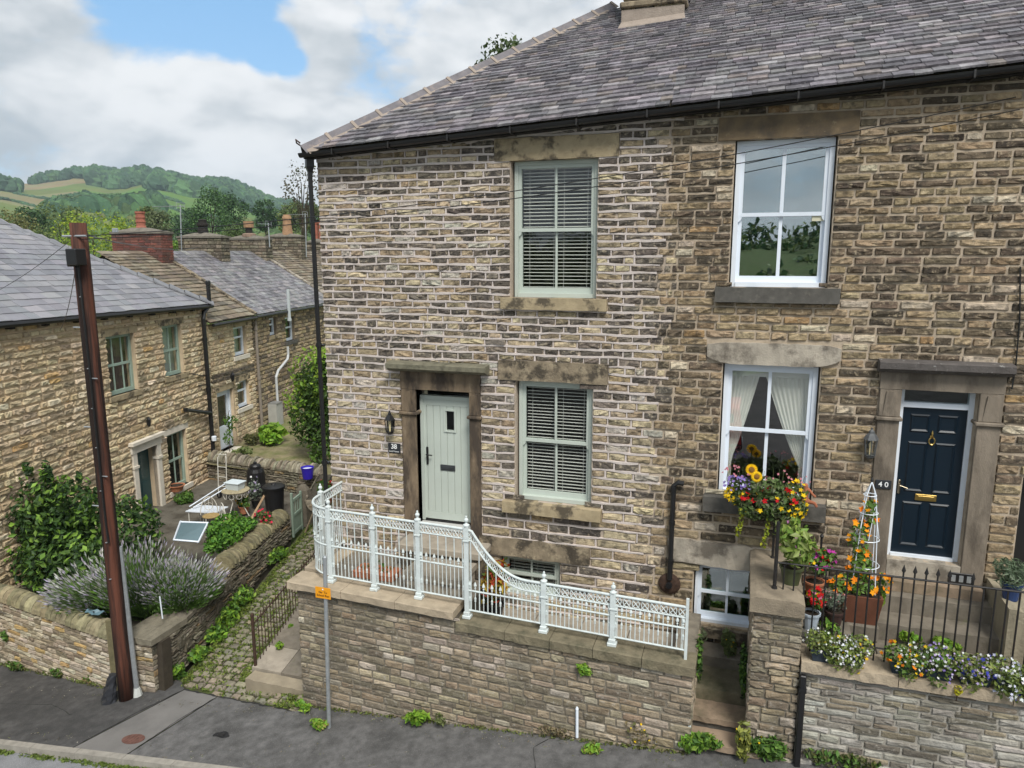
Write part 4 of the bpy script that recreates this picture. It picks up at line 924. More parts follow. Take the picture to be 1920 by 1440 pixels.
mb.build('core', M_wallm, ter)
def cw(u, v, dark=.35):
    r = rnd.random(); w = .5+.5*math.sin(u*1.9+v*2.3)
    if r < .22+.2*w: c = lerp((.17, .145, .105), (.25, .21, .155), rnd.random())
    elif r < .75: c = lerp((.27, .225, .16), (.36, .30, .215), rnd.random())
    elif r < .86: c = (.44, .39, .31)
    else: c = (.28, .22, .15)
    return jit(c, .16)
its = lay_stones(A0, Uw, -.02, Lw+.02, rows_of(-.35, CU-.1, .125, .09, .22), [], (.16, .38), .016, .020, cw, top=lambda u: (CU if u+A0[0] < XS else CLW)-.12, bot=lambda u: gz(u*Uw[0]+A0[0])-.06)
its += lay_stones(np.array([A0[0], -.02, 0]), (0, -1, 0), 0, -.02-A0[1]+.02, rows_of(-.3, CU-.1, .11, .1, .2), [], (.16, .4), .016, .026, cw, top=lambda u: CU-.12)
its += lay_stones(A1, (0, 1, 0), -.02, 1.4, rows_of(.5, CLW-.1, .11, .1, .2), [], (.16, .4), .016, .026, cw, top=lambda u: CLW-.14)
pieces('stone', its, STONES, STWL[0], STWL[1], ter, 300, 'rubble')
def cope(x0, x1, z1, th, ov, name='coping_stone', m=None, parent=None, back=.36, ends=(0, 0)):
    mb = MB(); n = 6; V = []; F = []
    for i in range(n+1):
        x = x0+(x1-x0)*i/n; yy = wy(x)-ov; j = lambda a=.008: rnd.uniform(-a, a)
        V += [(x, yy+j(), z1-th+j()), (x, yy+j()*.6, z1-.012), (x, yy+.015, z1+j(.003)), (x, yy+back, z1+j(.003)), (x, yy+back, z1-th)]
    for i in range(n):
        for k in range(5): F.append((i*5+k, i*5+(k+1) % 5, i*5+5+(k+1) % 5, i*5+5+k))
    F += [(4, 3, 2, 1, 0), tuple(n*5+k for k in range(5))]
    return mb.add(V, [f[::-1] for f in F]).build(name, m, parent)
M_cop1 = mat('coping_buff', (.40, .33, .24), .92, .22, 6, .7, 40, patch=(4, .54, .72, (.16, .13, .09), .6)); M_cop2 = mat('coping_mossy', (.19, .165, .11), .93, .3, 6, .8, 34, patch=(5, .48, .66, (.07, .07, .045), .75))
xs = [-6.60, -5.62, -4.7, XS+.02]
for a, b in zip(xs[:-1], xs[1:]): cope(a+.004, b-.004, CU, .115, .10, m=M_cop1, parent=ter, back=.42)
for a, b in zip([XS+.03, -3.0, -2.35, -1.75, -1.1], [-3.0, -2.35, -1.75, -1.1, -.42]): cope(a+.004, b-.004, CLW, .135, .05, m=M_cop2, parent=ter, back=.38)
MB().prism([(-6.62, wy(-6.62)+.42, CU-.115), (-6.2, wy(-6.2)+.42, CU-.115), (-6.2, -.02, CU-.115), (-6.72, -.02, CU-.115)], (0, 0, .115)).build('coping_stone', M_cop1, ter)
tf = thing('terrace_floor', 'flagged floor of the little front terrace behind the white railing', 'terrace', (-4.5, -.6, 1.5)); tf['kind'] = 'structure'
def flags(parent, x0, x1, y0, y1, z, m, nx, ny, th=.05, name='flagstone'):
    for i in range(nx):
        for j in range(ny):
            a, b, c, d = x0+(x1-x0)*i/nx, x0+(x1-x0)*(i+1)/nx, y0+(y1-y0)*j/ny, y0+(y1-y0)*(j+1)/ny
            MB().bbox(a+.005, b-.005, c+.005, d-.005, z-th+rnd.uniform(0, .006), z+rnd.uniform(-.004, .004), .008).build(name, m, parent)
MB().box(-6.42, XS+.1, -1.18, 0, .4, CU-.10).build('terrace_fill', M_joint, tf); flags(tf, -6.42, XS+.1, -1.15, -.01, CU-.045, M_flag, 5, 2)
MB().box(XS+.1, -.76, -1.3, 0, .4, 1.42).build('terrace_fill', M_joint, tf); flags(tf, XS+.1, -.76, -1.27, -.01, 1.475, M_flagp, 4, 2)
# landing and steps to the sage door
ds = thing('door_steps', 'stone landing slab and step in front of the sage green door', 'steps', (-4.5, -.5, 2.1))
MB().bbox(-5.15, -3.80, -.46, .02, 2.1, 2.42, .015).build('plinth', M_dress, ds); MB().bbox(-5.20, -3.75, -.50, -.0, 2.42, 2.54, .015).build('step_stone', M_flagp, ds)
MB().bbox(-4.75, -3.85, -1.12, -.505, 2.10, 2.30, .015).build('step_stone', M_dressg, ds)
MB().prism([(-4.78, -1.15, 2.30), (-3.82, -1.17, 2.30), (-3.82, -.51, 2.30), (-4.78, -.51, 2.30)], (0, 0, .09)).build('step_stone', M_flagp, ds)
# ---- ornamental railing
rl = thing('iron_railing', 'ornate pale painted iron railing with ball finials and a curved swept down rail', 'railing', (-3.5, -1.4, CU))
ZT = 3.30; ZM = 2.72; ZB = 2.24; ZT2 = CLW+.71; ZM2 = CLW+.42; ZB2 = CLW+.12
def post(x, y, zb, zt, flat=True, parent=None, end=False):
    mb = MB(); w = .032
    if end: mb.box(x-.018, x+.018, y-.018, y+.018, zb-.05, zt+.12)
    else:
        mb.bbox(x-.062, x+.062, y-.062, y+.062, zb, zb+.05, .008); mb.bbox(x-.046, x+.046, y-.046, y+.046, zb+.05, zb+.10, .008)
        mb.bbox(x-w, x+w, y-w, y+w, zb+.10, zt-.18, .004); mb.bbox(x-.044, x+.044, y-.044, y+.044, zt-.20, zt-.17, .006); mb.bbox(x-.036, x+.036, y-.036, y+.036, zt-.17, zt+.03, .004)
        mb.lathe([(.046, 0), (.048, .018), (.02, .035), (.014, .05), (.03, .07), (.034, .09), (.024, .108), (.010, .12), (.016, .132), (.006, .15)], (x, y, zt+.03), 10)
    return mb.build('post', M_rail, rl)
def bar(p0, p1, r=.0085, n=6, name='bar'): return MB().tube([p0, p1], r, n).build(name, M_rail, rl)
def finial(mb, p, s=1.):
    x, y, z = p; mb.lathe([(.004, -.02*s), (.013*s, 0), (.006*s, .012*s), (.021*s, .032*s), (.017*s, .05*s), (.002, .085*s)], (x, y, z), 6)
def lattice(pts_lo, pts_hi, n, m_ring=True):
    """band of interlaced circles and crosses between two rails, given as functions of t in 0..1"""
    mb = MB()
    for i in range(n):
        t0, t1, tm = i/n, (i+1)/n, (i+.5)/n; a, b, c, d = pts_lo(t0), pts_lo(t1), pts_hi(t1), pts_hi(t0); ctr = (pts_lo(tm)+pts_hi(tm))/2
        mb.tube([a, ctr, c], .0065, 4); mb.tube([b, ctr, d], .0065, 4)
        eu, ev = (pts_lo(t1)-pts_lo(t0))*.40, (pts_hi(tm)-pts_lo(tm))*.40
        mb.tube([ctr+eu*math.cos(w)+ev*math.sin(w) for w in np.linspace(0, 2*math.pi, 11)], .0065, 4, caps=False)
    mb.build('lattice', M_rail, rl)
def bay(pa, pb, zb, zm, zt, nb, top=None, dogs=True, lat=7, band=.145):
    """one panel between two posts: bottom, middle and top rails, lattice band, bars, short bars with spear tips"""
    pa, pb = np.array(pa, float), np.array(pb, float); at = lambda t, z: np.array([*(pa+(pb-pa)*t), z]); top = top or (lambda t: zt)
    MB().tube([at(0, zb), at(1, zb)], .014, 6).build('rail', M_rail, rl); MB().tube([at(0, zm), at(1, zm)], .014, 6).build('rail', M_rail, rl)
    ts = np.linspace(0, 1, 15)
    MB().tube([at(t, top(t)) for t in ts], .019, 8).build('rail', M_rail, rl); MB().tube([at(t, top(t)-band) for t in ts], .012, 6).build('rail', M_rail, rl)
    lattice(lambda t: at(t, top(t)-band), lambda t: at(t, top(t)), lat)
    for i in range(nb):
        t = (i+.5)/nb; bar(at(t, zb), at(t, top(t)-band))
    mb = MB()
    for i in range(nb+1):
        t = i/nb
        if 0 < i < nb or True:
            t = min(max(t, .35/nb), 1-.35/nb)
            b = MB(); b.tube([at(t, zb), at(t, zm+.045)], .0065, 5); finial(b, at(t, zm+.05), 1.1); finial(b, at(t, zb+.16), .8); b.tube([at(t, zb+.19), at(t, zb+.14)], .013, 6); b.build('spear_bar', M_rail, rl)
px_ = [-5.92, -5.15, -4.40]
for x in px_: post(x, ry(x), CU, ZT)
post(-3.63, ry(-3.63), CLW, ZT+.02)
for a, b in zip(px_, px_[1:]+[-3.63]): bay((a, ry(a)), (b, ry(b)), ZB, ZM, ZT, 6)
# curved corner and return to the house wall
arc = [np.array([-5.92+.0, ry(-5.92)])]; cc = np.array([-5.92, -.78]); R_ = .50
path = [np.array([cc[0]+(-R_)*math.sin(w), cc[1]-R_*math.cos(w)]) for w in np.linspace(0, math.pi/2, 9)]+[np.array([-6.42, -.5]), np.array([-6.44, -.02])]
cum = np.concatenate([[0], np.cumsum([np.linalg.norm(b-a) for a, b in zip(path[:-1], path[1:])])]); Lp = cum[-1]
pat = lambda t, z: np.array([np.interp(t*Lp, cum, [p[0] for p in path]), np.interp(t*Lp, cum, [p[1] for p in path]), z])
tt = np.linspace(0, 1, 24)
for z, r in ((ZT, .019), (ZT-.145, .012), (ZM, .014), (ZB, .014)): MB().tube([pat(t, z) for t in tt], r, 6).build('rail', M_rail, rl)
lattice(lambda t: pat(t, ZT-.145), lambda t: pat(t, ZT), 11)
nb = 12
for i in range(nb):
    bar(pat((i+.5)/nb, ZB), pat((i+.5)/nb, ZT-.145)); t = (i+.98)/nb
    if i < nb-1:
        b = MB(); b.tube([pat(t, ZB), pat(t, ZM+.045)], .0065, 5); finial(b, pat(t, ZM+.05), 1.1); finial(b, pat(t, ZB+.16), .8); b.build('spear_bar', M_rail, rl)
q = pat(.56, 0); post(q[0], q[1], CU, ZT)
# lower run with the swept rail
xl = [-3.63, -2.48, -1.52, -.56]; zt2 = ZT2
for x in xl[1:3]: post(x, ry(x), CLW, zt2)
post(xl[3], ry(xl[3]), CLW, zt2, end=True)
def sweep(t): s = min(1, max(0, (t-.06)/.72)); k = 1-s; return zt2+.0+(ZT-zt2)*(k*k*(1.0+.0*s))
bay((xl[0], ry(xl[0])), (xl[1], ry(xl[1])), ZB2, ZM2, zt2, 9, top=sweep, lat=12)
for a, b in zip(xl[1:3], xl[2:]): bay((a, ry(a)), (b, ry(b)), ZB2, ZM2, zt2, 8, lat=8)
MB().tube([(-.56, ry(-.56), CLW-.02), (-.52, ry(-.56)-.02, CLW-.1), (-.50, ry(-.56)-.1, CLW-.3), (-.46, ry(-.56)-.12, .95)], .022, 8).build('stay', M_rail, rl)
# ---------------------------------------------------------------- steps between the two front walls
stp = thing('stone_steps', 'worn stone steps between the terrace wall and the tall side wall', 'steps', (-.1, -1.2, .7))
for (z, y0, y1, x0, x1) in ((.93, -1.72, -1.38, -.46, .40), (1.10, -1.42, -.98, -.46, .40)):
    rough_slab(stp, 'step', x0, x1, y0, y1, z-.075, z, M_step, .008); rough_slab(stp, 'riser', x0, x1, y0+.05, y1, z-.20, z-.076, M_dress3, .01)
MB().box(-.46, .40, -1.40, -.2, .6, .92).build('core', M_joint, stp)
rough_slab(stp, 'step', -.46, .38, -1.02, -.40, 1.08, 1.26, mat('step_mossy', (.17, .15, .10), .92, .3, 4, .5, 50, patch=(3, .45, .65, (.07, .075, .04), .8)), .01)
MB().bbox(-.74, .40, -.42, -.01, 1.1, 1.42, .01).build('step', M_flag, stp)
MB().prism([(-.62, -.10, 1.66), (.40, -.10, 1.66), (.40, -.02, 1.66), (-.62, -.02, 1.66)], (0, 0, -.14)).build('sill', M_dress, stp)
# ---------------------------------------------------------------- side wall, front wall and forecourt of house 40
Yf = -1.72
pw = thing('side_wall', 'tall narrow rubble wall with sloping stone cap beside the steps', 'wall', (.5, -.9, .8))
MB().box(.235, .77, Yf+.02, -.02, .5, 2.84).build('core', M_wallm, pw)
its = lay_stones((.215, Yf+.02, 0), (1, 0, 0), 0, .585, rows_of(.6, 2.84, .12, .085, .25), [], (.13, .36), .014, .03, cw)
its += lay_stones((.235, -.02, 0), (0, -1, 0), 0, -Yf-.0, rows_of(.6, 2.84, .12, .1, .25), [], (.15, .4), .014, .026, cw)
its += lay_stones((.77, Yf+.02, 0), (0, 1, 0), 0, 1.7, rows_of(2.2, 2.84, .12, .1, .25), [], (.15, .4), .014, .026, cw)
pieces('stone', its, STONES, STWL[0], STWL[1], pw, 200, 'rubble')
mb = MB(); V = []; F = []; n = 10
for i in range(n+1):
    t = i/n; y = Yf-.05+(-.0-Yf+.05)*t; z = 3.03-.08*t+.02*math.sin(t*7)
    V += [(.18, y, z-.19), (.18, y, z-.02), (.25, y, z+.005), (.72, y, z+.005), (.80, y, z-.03), (.80, y, z-.19)]
for i in range(n):
    for k in range(6): F.append((i*6+k, i*6+(k+1) % 6, i*6+6+(k+1) % 6, i*6+6+k))
F += [(5, 4, 3, 2, 1, 0), tuple(n*6+k for k in range(6))]
mb.add(V, F).build('cap', mat('cap_stone', (.27, .225, .165), .92, .25, 5, .7, 40, patch=(4, .5, .7, (.12, .10, .075), .65)), pw)
fw = thing('front_wall', 'pale grey coursed rubble front wall below the black railing', 'wall', (2.5, -1.7, .8))
MB().box(.80, 6.5, Yf+.02, Yf+.40, .5, 2.16).build('core', mat('wall_mortar_pale', (.33, .31, .27), .95, .25, 9, .6, 40), fw)
def cw4(u, v):
    r = rnd.random()
    if r < .18: c = (.17, .155, .13)
    elif r < .55: c = (.33, .31, .27)
    elif r < .85: c = (.44, .42, .38)
    else: c = (.27, .23, .17)
    return jit(c, .14)
its = lay_stones((.80, Yf+.02, 0), (1, 0, 0), 0, 5.6, rows_of(.6, 2.16, .10, .075, .22), [], (.16, .42), .014, .022, cw4, bot=lambda u: gz(u+.8)-.05)
pieces('stone', its, STONES, STWL[0], STWL[1], fw, 300, 'rubble')
x = .80
while x < 6.4:
    l = rnd.uniform(.8, 1.3); rough_slab(fw, 'coping_stone', x+.004, x+l-.004, Yf-.05, Yf+.42, 2.16, 2.285, M_cop1, .012); x += l
fc = thing('forecourt', 'sunken flagged forecourt and worn steps up to the navy door', 'forecourt', (2, -.7, 1.9)); fc['kind'] = 'structure'
MB().box(.78, 6.5, Yf+.41, 0, .6, 2.14).build('fill', M_joint, fc); flags(fc, .80, 5.4, Yf+.43, -.02, 2.20, M_flag, 5, 2)
rough_slab(fc, 'step', 1.55, 3.2, -.75, -.36, 2.2, 2.43, M_flag, .012); rough_slab(fc, 'step', 1.60, 3.15, -.38, .0, 2.2, 2.66, M_flag, .012); rough_slab(fc, 'step', 1.70, 3.06, -.22, .02, 2.66, 2.80, M_step, .008)
rough_slab(fc, 'threshold_stone', 1.935, 2.81, -.04, .12, 2.8, 3.03, M_dressg, .006)
bk = thing('stone_block', 'big pale weathered stone block beside the navy door steps', 'stone block', (3.4, -.5, 2.2)); rough_slab(bk, 'block', 3.12, 4.2, -.95, -.05, 2.2, 2.92, mat('block_stone', (.33, .29, .21), .93, .28, 4, .8, 30, patch=(4, .5, .7, (.14, .13, .08), .7)), .03)
MB().lathe([(.03, 0), (.03, .16)], (2.86, -.30, 2.84), 12, axis=(0, -1, 0)).build('shoe', M_black, bk) if False else None
# black iron railing
br = thing('iron_railing', 'plain black iron railing with arrow heads on the front wall of the navy door house', 'railing', (2, -1.45, 2.28))
YR = -1.46; RT = 3.36
MB().tube([(.44, YR, RT+.02), (6.4, YR, RT)], .013, 6).build('rail', M_iron, br); MB().tube([(.82, YR, 2.45), (6.4, YR, 2.45)], .010, 6).build('rail', M_iron, br)
def arrow(mb, x, y, z, s=1.): mb.add([(x-.004, y-.004, z), (x+.004, y-.004, z), (x+.004, y+.004, z), (x-.004, y+.004, z), (x-.022*s, y, z+.03), (x, y-.01, z+.03), (x+.022*s, y, z+.03), (x, y+.01, z+.03), (x, y, z+.10*s)], [(0, 1, 5, 4), (1, 2, 6, 5), (2, 3, 7, 6), (3, 0, 4, 7), (4, 5, 8), (5, 6, 8), (6, 7, 8), (7, 4, 8)])
x = .56; i = 0
while x < 6.3:
    zb = 3.04 if x < .78 else 2.285
    mb = MB(); big = 1.75 < x < 2.35 or i % 7 == 3 and x > 2
    mb.tube([(x, YR, zb), (x, YR, RT+(.09 if big else .0))], .0105, 6)
    if big: arrow(mb, x, YR, RT+.07, 1.1)
    mb.build('bar', M_iron, br); x += .118; i += 1
MB().tube([(.46, YR, 3.03), (.46, YR, 3.9)], .022, 8).lathe([(.04, 0), (.03, .05)], (.46, YR, 3.02), 8).build('post', M_iron, br)
bp = thing('basket_post', 'slim black post rising from the side wall to the window box', 'post', (.47, -.42, 3.0)); MB().tube([(.47, -.30, 2.95), (.47, -.30, 3.75), (.45, -.2, 3.85)], .018, 8).lathe([(.03, 0), (.02, .04)], (.47, -.3, 2.95), 8).build('post', M_iron, bp)
kn = thing('boot_post', 'short black iron post with a ball top behind the black railing', 'post', (1.02, -.9, 2.2)); MB().tube([(1.05, -.55, 2.2), (1.05, -.55, 3.42)], .014, 8).build('post', M_iron, kn); MB().lathe([(.012, -.03), (.03, 0), (.012, .03)], (1.05, -.55, 3.44), 8).build('ball', M_iron, kn)
rp = thing('rain_pipe', 'black square drain pipe on the corner of the front wall', 'pipe', (.84, Yf-.04, .9)); MB().bbox(.80, .87, Yf-.075, Yf-.01, .85, 2.12, .01).build('pipe', M_black, rp); MB().box(.79, .88, Yf-.08, Yf+.0, 1.9, 1.95).build('bracket', M_black, rp)
wt = thing('wall_marker', 'short white plastic pipe standing against the terrace wall foot', 'pipe', (-1.95, wy(-1.95)-.05, .55)); p_ = onY(1082, 1380, wy(-1.95)-.05); MB().tube([(p_[0], p_[1], p_[2]-.02), (p_[0]-.01, p_[1]+.02, p_[2]+.40)], .02, 8).lathe([(.024, 0), (.012, .03)], (p_[0]-.01, p_[1]+.02, p_[2]+.39), 8).build('pipe', M_white, wt)
# ---------------------------------------------------------------- left garden: walls
SOIL = .30
M_garden = mat('garden_paving', (.13, .118, .095), .95, .4, 5, .7, 30, patch=(2.5, .46, .6, (.05, .042, .03), .8))
gd = struct(MB().add([(-14.6, -.95, .25), (-9.75, -1.0, .25), (-10.6, 4.2, .36), (-11.4, 6.5, .40), (-16, 7.4, .42), (-15, 0, .36)], [(0, 1, 2, 3, 4, 5)]).build('garden_bed', M_garden), 'dark soil and paving of the cottage garden')
gy_ = struct(MB().add([(-16.4, 6.9, .95), (-11.2, 6.7, .85), (-9.2, 7.4, .8), (-8.6, 13, 1.2), (-20, 22, 1.4), (-20, 8, 1.0)], [(0, 1, 2, 3, 4, 5)]).build('back_yard', mat('yard_moss', (.22, .19, .11), .95, .35, 3, .6, 25, patch=(2, .45, .65, (.10, .13, .03), .7))), 'mossy flagged yard behind the low stone wall')
def cgw(u, v):
    r = rnd.random(); c = (.46, .41, .32) if r < .45 else (.38, .32, .235) if r < .75 else (.24, .20, .145) if r < .92 else (.42, .30, .14)
    return jit(c, .14)
F0, F1 = np.array([-17.0, -.40, 0]), np.array([-10.46, -1.36, 0]); Uf = unit(F1-F0); Lf = np.linalg.norm(F1-F0)
gw = thing('garden_wall', 'coursed stone garden wall with rounded upright coping stones along the pavement', 'wall', (-12, -1.1, -.5))
mb = MB(); wallblock(mb, F0, F1, -2, -.8, .52, .46, np.array([0, .4, 0])); mb.build('core', mat('garden_mortar', (.30, .255, .18), .95, .25, 8, .5, 40), gw)
its = lay_stones(F0, Uf, 0, Lf+.01, rows_of(-2., .52, .105, .08, .25), [], (.14, .40), .014, .028, cgw, top=lambda u: .50-.006*u, bot=lambda u: gz(F0[0]+u*Uf[0])-.08)
pieces('stone', its, STONES, STWL[0] if False else pair('stone_g', rough=.94, var=.3, vs=10, bump=.9, bs=34, patch=(6, .56, .72, (.09, .075, .05), .55), grime=(4, .60, .72, (.35, .24, .10), .5))[0], pair('stone_g')[1], gw, 300, 'rubble')
def cope_template(k):    # rounded upright cock-and-hen stone: half disc profile
    g_ = random.Random(900+k); V = []; F = []; n = 9
    for i, u in enumerate((0, .12, .88, 1)):
        for j in range(n):
            w = math.pi*j/(n-1); r = (.93 if i in (0, 3) else 1)*g_.uniform(.95, 1.04); V.append((u, .5-.5*math.cos(w)*r, math.sin(w)*r))
    for i in range(3):
        for j in range(n-1): F.append((i*n+j, (i+1)*n+j, (i+1)*n+j+1, i*n+j+1))
    F += [tuple(range(n)), tuple(range(4*n-1, 3*n-1, -1))]; return np.array(V), F
COPES = [cope_template(k) for k in range(8)]
its = []; u = .2
while u < Lf-.08:
    w = rnd.uniform(.10, .16); o = F0+Uf*u+np.array([0, -.05, .50-.006*u+.0]); c = jit((.30, .265, .165) if rnd.random() < .6 else (.22, .205, .125), .15)
    its.append((rnd.randrange(8), o, Uf*(w-.012), np.cross((0, 0, 1), Uf)*.40, np.array([0, 0, rnd.uniform(.19, .24)]), c)); u += w
pieces('coping_stone', its, COPES, COP[0], COP[1], gw, 80, 'coping')
# slab post, pier and lane wall
gp = thing('gate_pier', 'tall mossy slab post standing behind the telegraph pole', 'gate post', (-10.35, -1.2, -.5))
MB().prism([(-10.42, -1.40, -.6), (-10.16, -1.42, -.55), (-10.12, -1.15, -.55), (-10.38, -1.15, -.6)], (0, 0, 1.42)).build('post', mat('slab_post', (.19, .165, .09), .93, .3, 5, .6, 30, patch=(4, .5, .7, (.09, .085, .05), .7)), gp)
LA, LB_ = np.array([-9.42, -1.02, 0]), np.array([-10.44, 4.05, 0]); Ul = unit(LB_-LA); Ll = np.linalg.norm(LB_-LA); Nl = np.array([Ul[1], -Ul[0], 0])
lw = thing('lane_wall', 'dark rubble garden wall with tilted coping stones running up the lane', 'wall', (-9.9, 1, -.2))
lt = lambda u: .60+.05*u if u < 2.0 else .86+.012*u
lb = lambda u: float(lane_z(LA[0]+Ul[0]*u, LA[1]+Ul[1]*u))-.05
mb = MB(); inl = -Nl*.45
for a, b in ((0, 2), (2, 4), (4, Ll)):
    p, q = LA+Ul*a, LA+Ul*b; mb.hexa([p+[0, 0, -.6], q+[0, 0, -.6], q+inl+[0, 0, -.6], p+inl+[0, 0, -.6], p+[0, 0, lt(a+.01)-.1], q+[0, 0, lt(b-.01)-.1], q+inl+[0, 0, lt(b-.01)-.1], p+inl+[0, 0, lt(a+.01)-.1]])
mb.build('core', M_joint, lw)
def clw(u, v):
    r = rnd.random(); c = (.13, .115, .08) if r < .4 else (.20, .175, .125) if r < .75 else (.27, .24, .175) if r < .93 else (.25, .17, .09)
    return jit(c, .2)
# the wall is viewed from the lane: U runs so that U x Z faces the lane
its = []
for big in range(12):
    pass
its = lay_stones(LA, Ul, 0, Ll, rows_of(-.7, 1.0, .075, .055, .35), [], (.15, .5), .012, .045, clw, top=lambda u: lt(u)-.10, bot=lb, vj=.008)
its += [(rnd.randrange(14), LA+Ul*u+np.array([0, 0, v])+Nl*.012, Ul*rnd.uniform(.18, .3), np.array([0, 0, rnd.uniform(.18, .3)]), Nl*.05, jit((.14, .12, .09), .2)) for u, v in ((.35, -.05), (.9, .2), (1.15, -.1), (1.9, .35), (2.5, .2), (3.3, .45), (.15, .1), (2.9, .5), (1.5, .1))]
pieces('stone', its, STONES, STWL[0], STWL[1], lw, 300, 'rubble')
its = []; u = 1.95
while u < Ll-.1:
    w = rnd.uniform(.09, .17); o = LA+Ul*u+Nl*.05+np.array([0, 0, lt(u)-.10]); tl = unit(Ul+np.array([0, 0, -.35])); c = jit(lerp((.24, .21, .12), (.17, .155, .09), rnd.random()), .18)
    its.append((rnd.randrange(8), o+np.array([0, 0, rnd.uniform(-.02, .02)]), tl*(w-.01), -Nl*.5, np.cross(tl, -Nl)*rnd.uniform(.16, .24), c)); u += w
pieces('coping_stone', its, COPES, COP[0], COP[1], lw, 80, 'coping')
for a, b in ((.45, 1.2), (1.22, 1.93)):
    p, q = LA+Ul*a, LA+Ul*b; MB().hexa([p+Nl*.05+[0, 0, lt(a)-.1], q+Nl*.05+[0, 0, lt(b)-.1], q+inl+[0, 0, lt(b)-.1], p+inl+[0, 0, lt(a)-.1], p+Nl*.05+[0, 0, lt(a)-.03], q+Nl*.05+[0, 0, lt(b)-.03], q+inl+[0, 0, lt(b)-.03], p+inl+[0, 0, lt(a)-.03]]).build('coping_slab', M_flag, lw)
pr = thing('stone_pier', 'squat pale stone pier with dark upright slab at the mouth of the lane', 'pier', (-9.75, -1.2, -.4))
MB().box(-10.12, -9.50, -1.36, -.95, -.7, .50).build('core', mat('pier_core', (.2, .17, .12), .95, .3, 8, .5, 40), pr)
its = lay_stones((-10.14, -1.36, 0), (1, 0, 0), 0, .66, rows_of(-.6, .5, .13, .085, .3), [], (.16, .36), .012, .03, cgw, bot=lambda u: gz(u-10.1)-.08)
its += lay_stones((-9.50, -1.36, 0), (0, 1, 0), 0, .4, rows_of(-.6, .5, .13, .09, .3), [], (.16, .36), .012, .02, clw)
pieces('stone', its, STONES, STWL[0], STWL[1], pr, 100, 'rubble')
rough_slab(pr, 'cap', -10.14, -9.44, -1.40, -.55, .50, .60, mat('pier_cap', (.20, .18, .135), .93, .25, 6, .6, 40, patch=(5, .5, .7, (.09, .08, .06), .6)), .012)
MB().prism([(-9.50, -1.30, -.55), (-9.33, -1.32, -.5), (-9.33, -1.12, -.5), (-9.50, -1.10, -.55)], (-.03, .06, 1.02)).build('slab', mat('dark_slab', (.055, .045, .032), .93, .3, 7, .6, 40), pr)
# cross wall and its return to the gate
X0, X1, X2 = np.array([-15.6, 7.0, 0]), np.array([-11.25, 6.65, 0]), np.array([-10.42, 4.75, 0])
xw = thing('yard_wall', 'low dry stone wall with upright jagged coping across the end of the garden', 'wall', (-13, 6.8, .4))
for A_, B_, nm in ((X0, X1, 1), (X2, X1, -1)):
    d = B_-A_; L_ = np.linalg.norm(d); U_ = unit(d); N_w = np.cross(U_, (0, 0, 1)) if nm == 1 else -np.cross(U_, (0, 0, 1))
    mb = MB(); wallblock(mb, A_, B_, 0, 0, 1.02, 1.02, -N_w*.35); mb.build('core', M_joint, xw)
    if nm == 1: its = lay_stones(A_, U_, 0, L_, rows_of(.3, 1.02, .09, .07, .3), [], (.15, .4), .012, .035, clw)
    else: its = lay_stones(B_, -U_, 0, L_, rows_of(.2, 1.02, .09, .07, .3), [], (.15, .4), .012, .035, clw, N=N_w) if False else lay_stones(A_, U_, 0, L_, rows_of(.2, 1.02, .09, .07, .3), [], (.15, .4), .012, .035, clw)
    pieces('stone', its, STONES, STWL[0], STWL[1], xw, 110, 'rubble')
    u = 0; its = []
    while u < L_-.05:
        w = rnd.uniform(.05, .10); tl = unit(U_+np.array([0, 0, rnd.uniform(-.25, .1)])); o = A_+U_*u+N_w*.03+np.array([0, 0, 1.0]); c = jit(lerp((.33, .30, .23), (.19, .17, .12), rnd.random()), .2)
        its.append((rnd.randrange(8), o, tl*(w-.008), -N_w*.38, np.cross(tl, -N_w)*rnd.uniform(.16, .30), c)); u += w
    pieces('coping_stone', its, COPES, COP[0], COP[1], xw, 90, 'coping')
go = thing('garden_gate', 'small pale green wooden garden gate at the top of the lane wall', 'gate', (-10.45, 4.3, .25))
ga, gb = np.array([-10.44, 4.12, 0]), np.array([-10.56, 4.72, 0]); Ug = unit(gb-ga); M_gate = mat('gate_green', (.26, .34, .27), .6, .1, 4, .1, 60)
for t in (0, .54): p = ga+Ug*t; MB().obox(p+[0, 0, .24], Ug*.06, np.array([.05, 0, 0]), (0, 0, 1.12 if t == 0 else 1.0)).build('stile', M_gate, go)
for z in (.30, .74, 1.12): MB().obox(ga+Ug*.06+[.005, 0, z], Ug*.48, (.04, 0, 0), (0, 0, .07)).build('rail', M_gate, go)
for i in range(5): MB().obox(ga+Ug*(.065+i*.094)+[.012, 0, .37], Ug*.088, (.02, 0, 0), (0, 0, .37)).build('board', M_gate, go)
for i in range(4): MB().obox(ga+Ug*(.12+i*.115)+[.015, 0, .81], Ug*.03, (.02, 0, 0), (0, 0, .31)).build('bar', M_gate, go)
ps = thing('gate_stone', 'rounded dark stone gate post beyond the green gate', 'gate post', (-10.3, 4.9, .2)); MB().lathe([(.20, 0), (.21, .7), (.17, .95), (.08, 1.06), (.01, 1.08)], (-10.62, 4.95, .25), 7).build('post', mat('gp_stone', (.15, .13, .10), .93, .3, 7, .7, 30), ps)
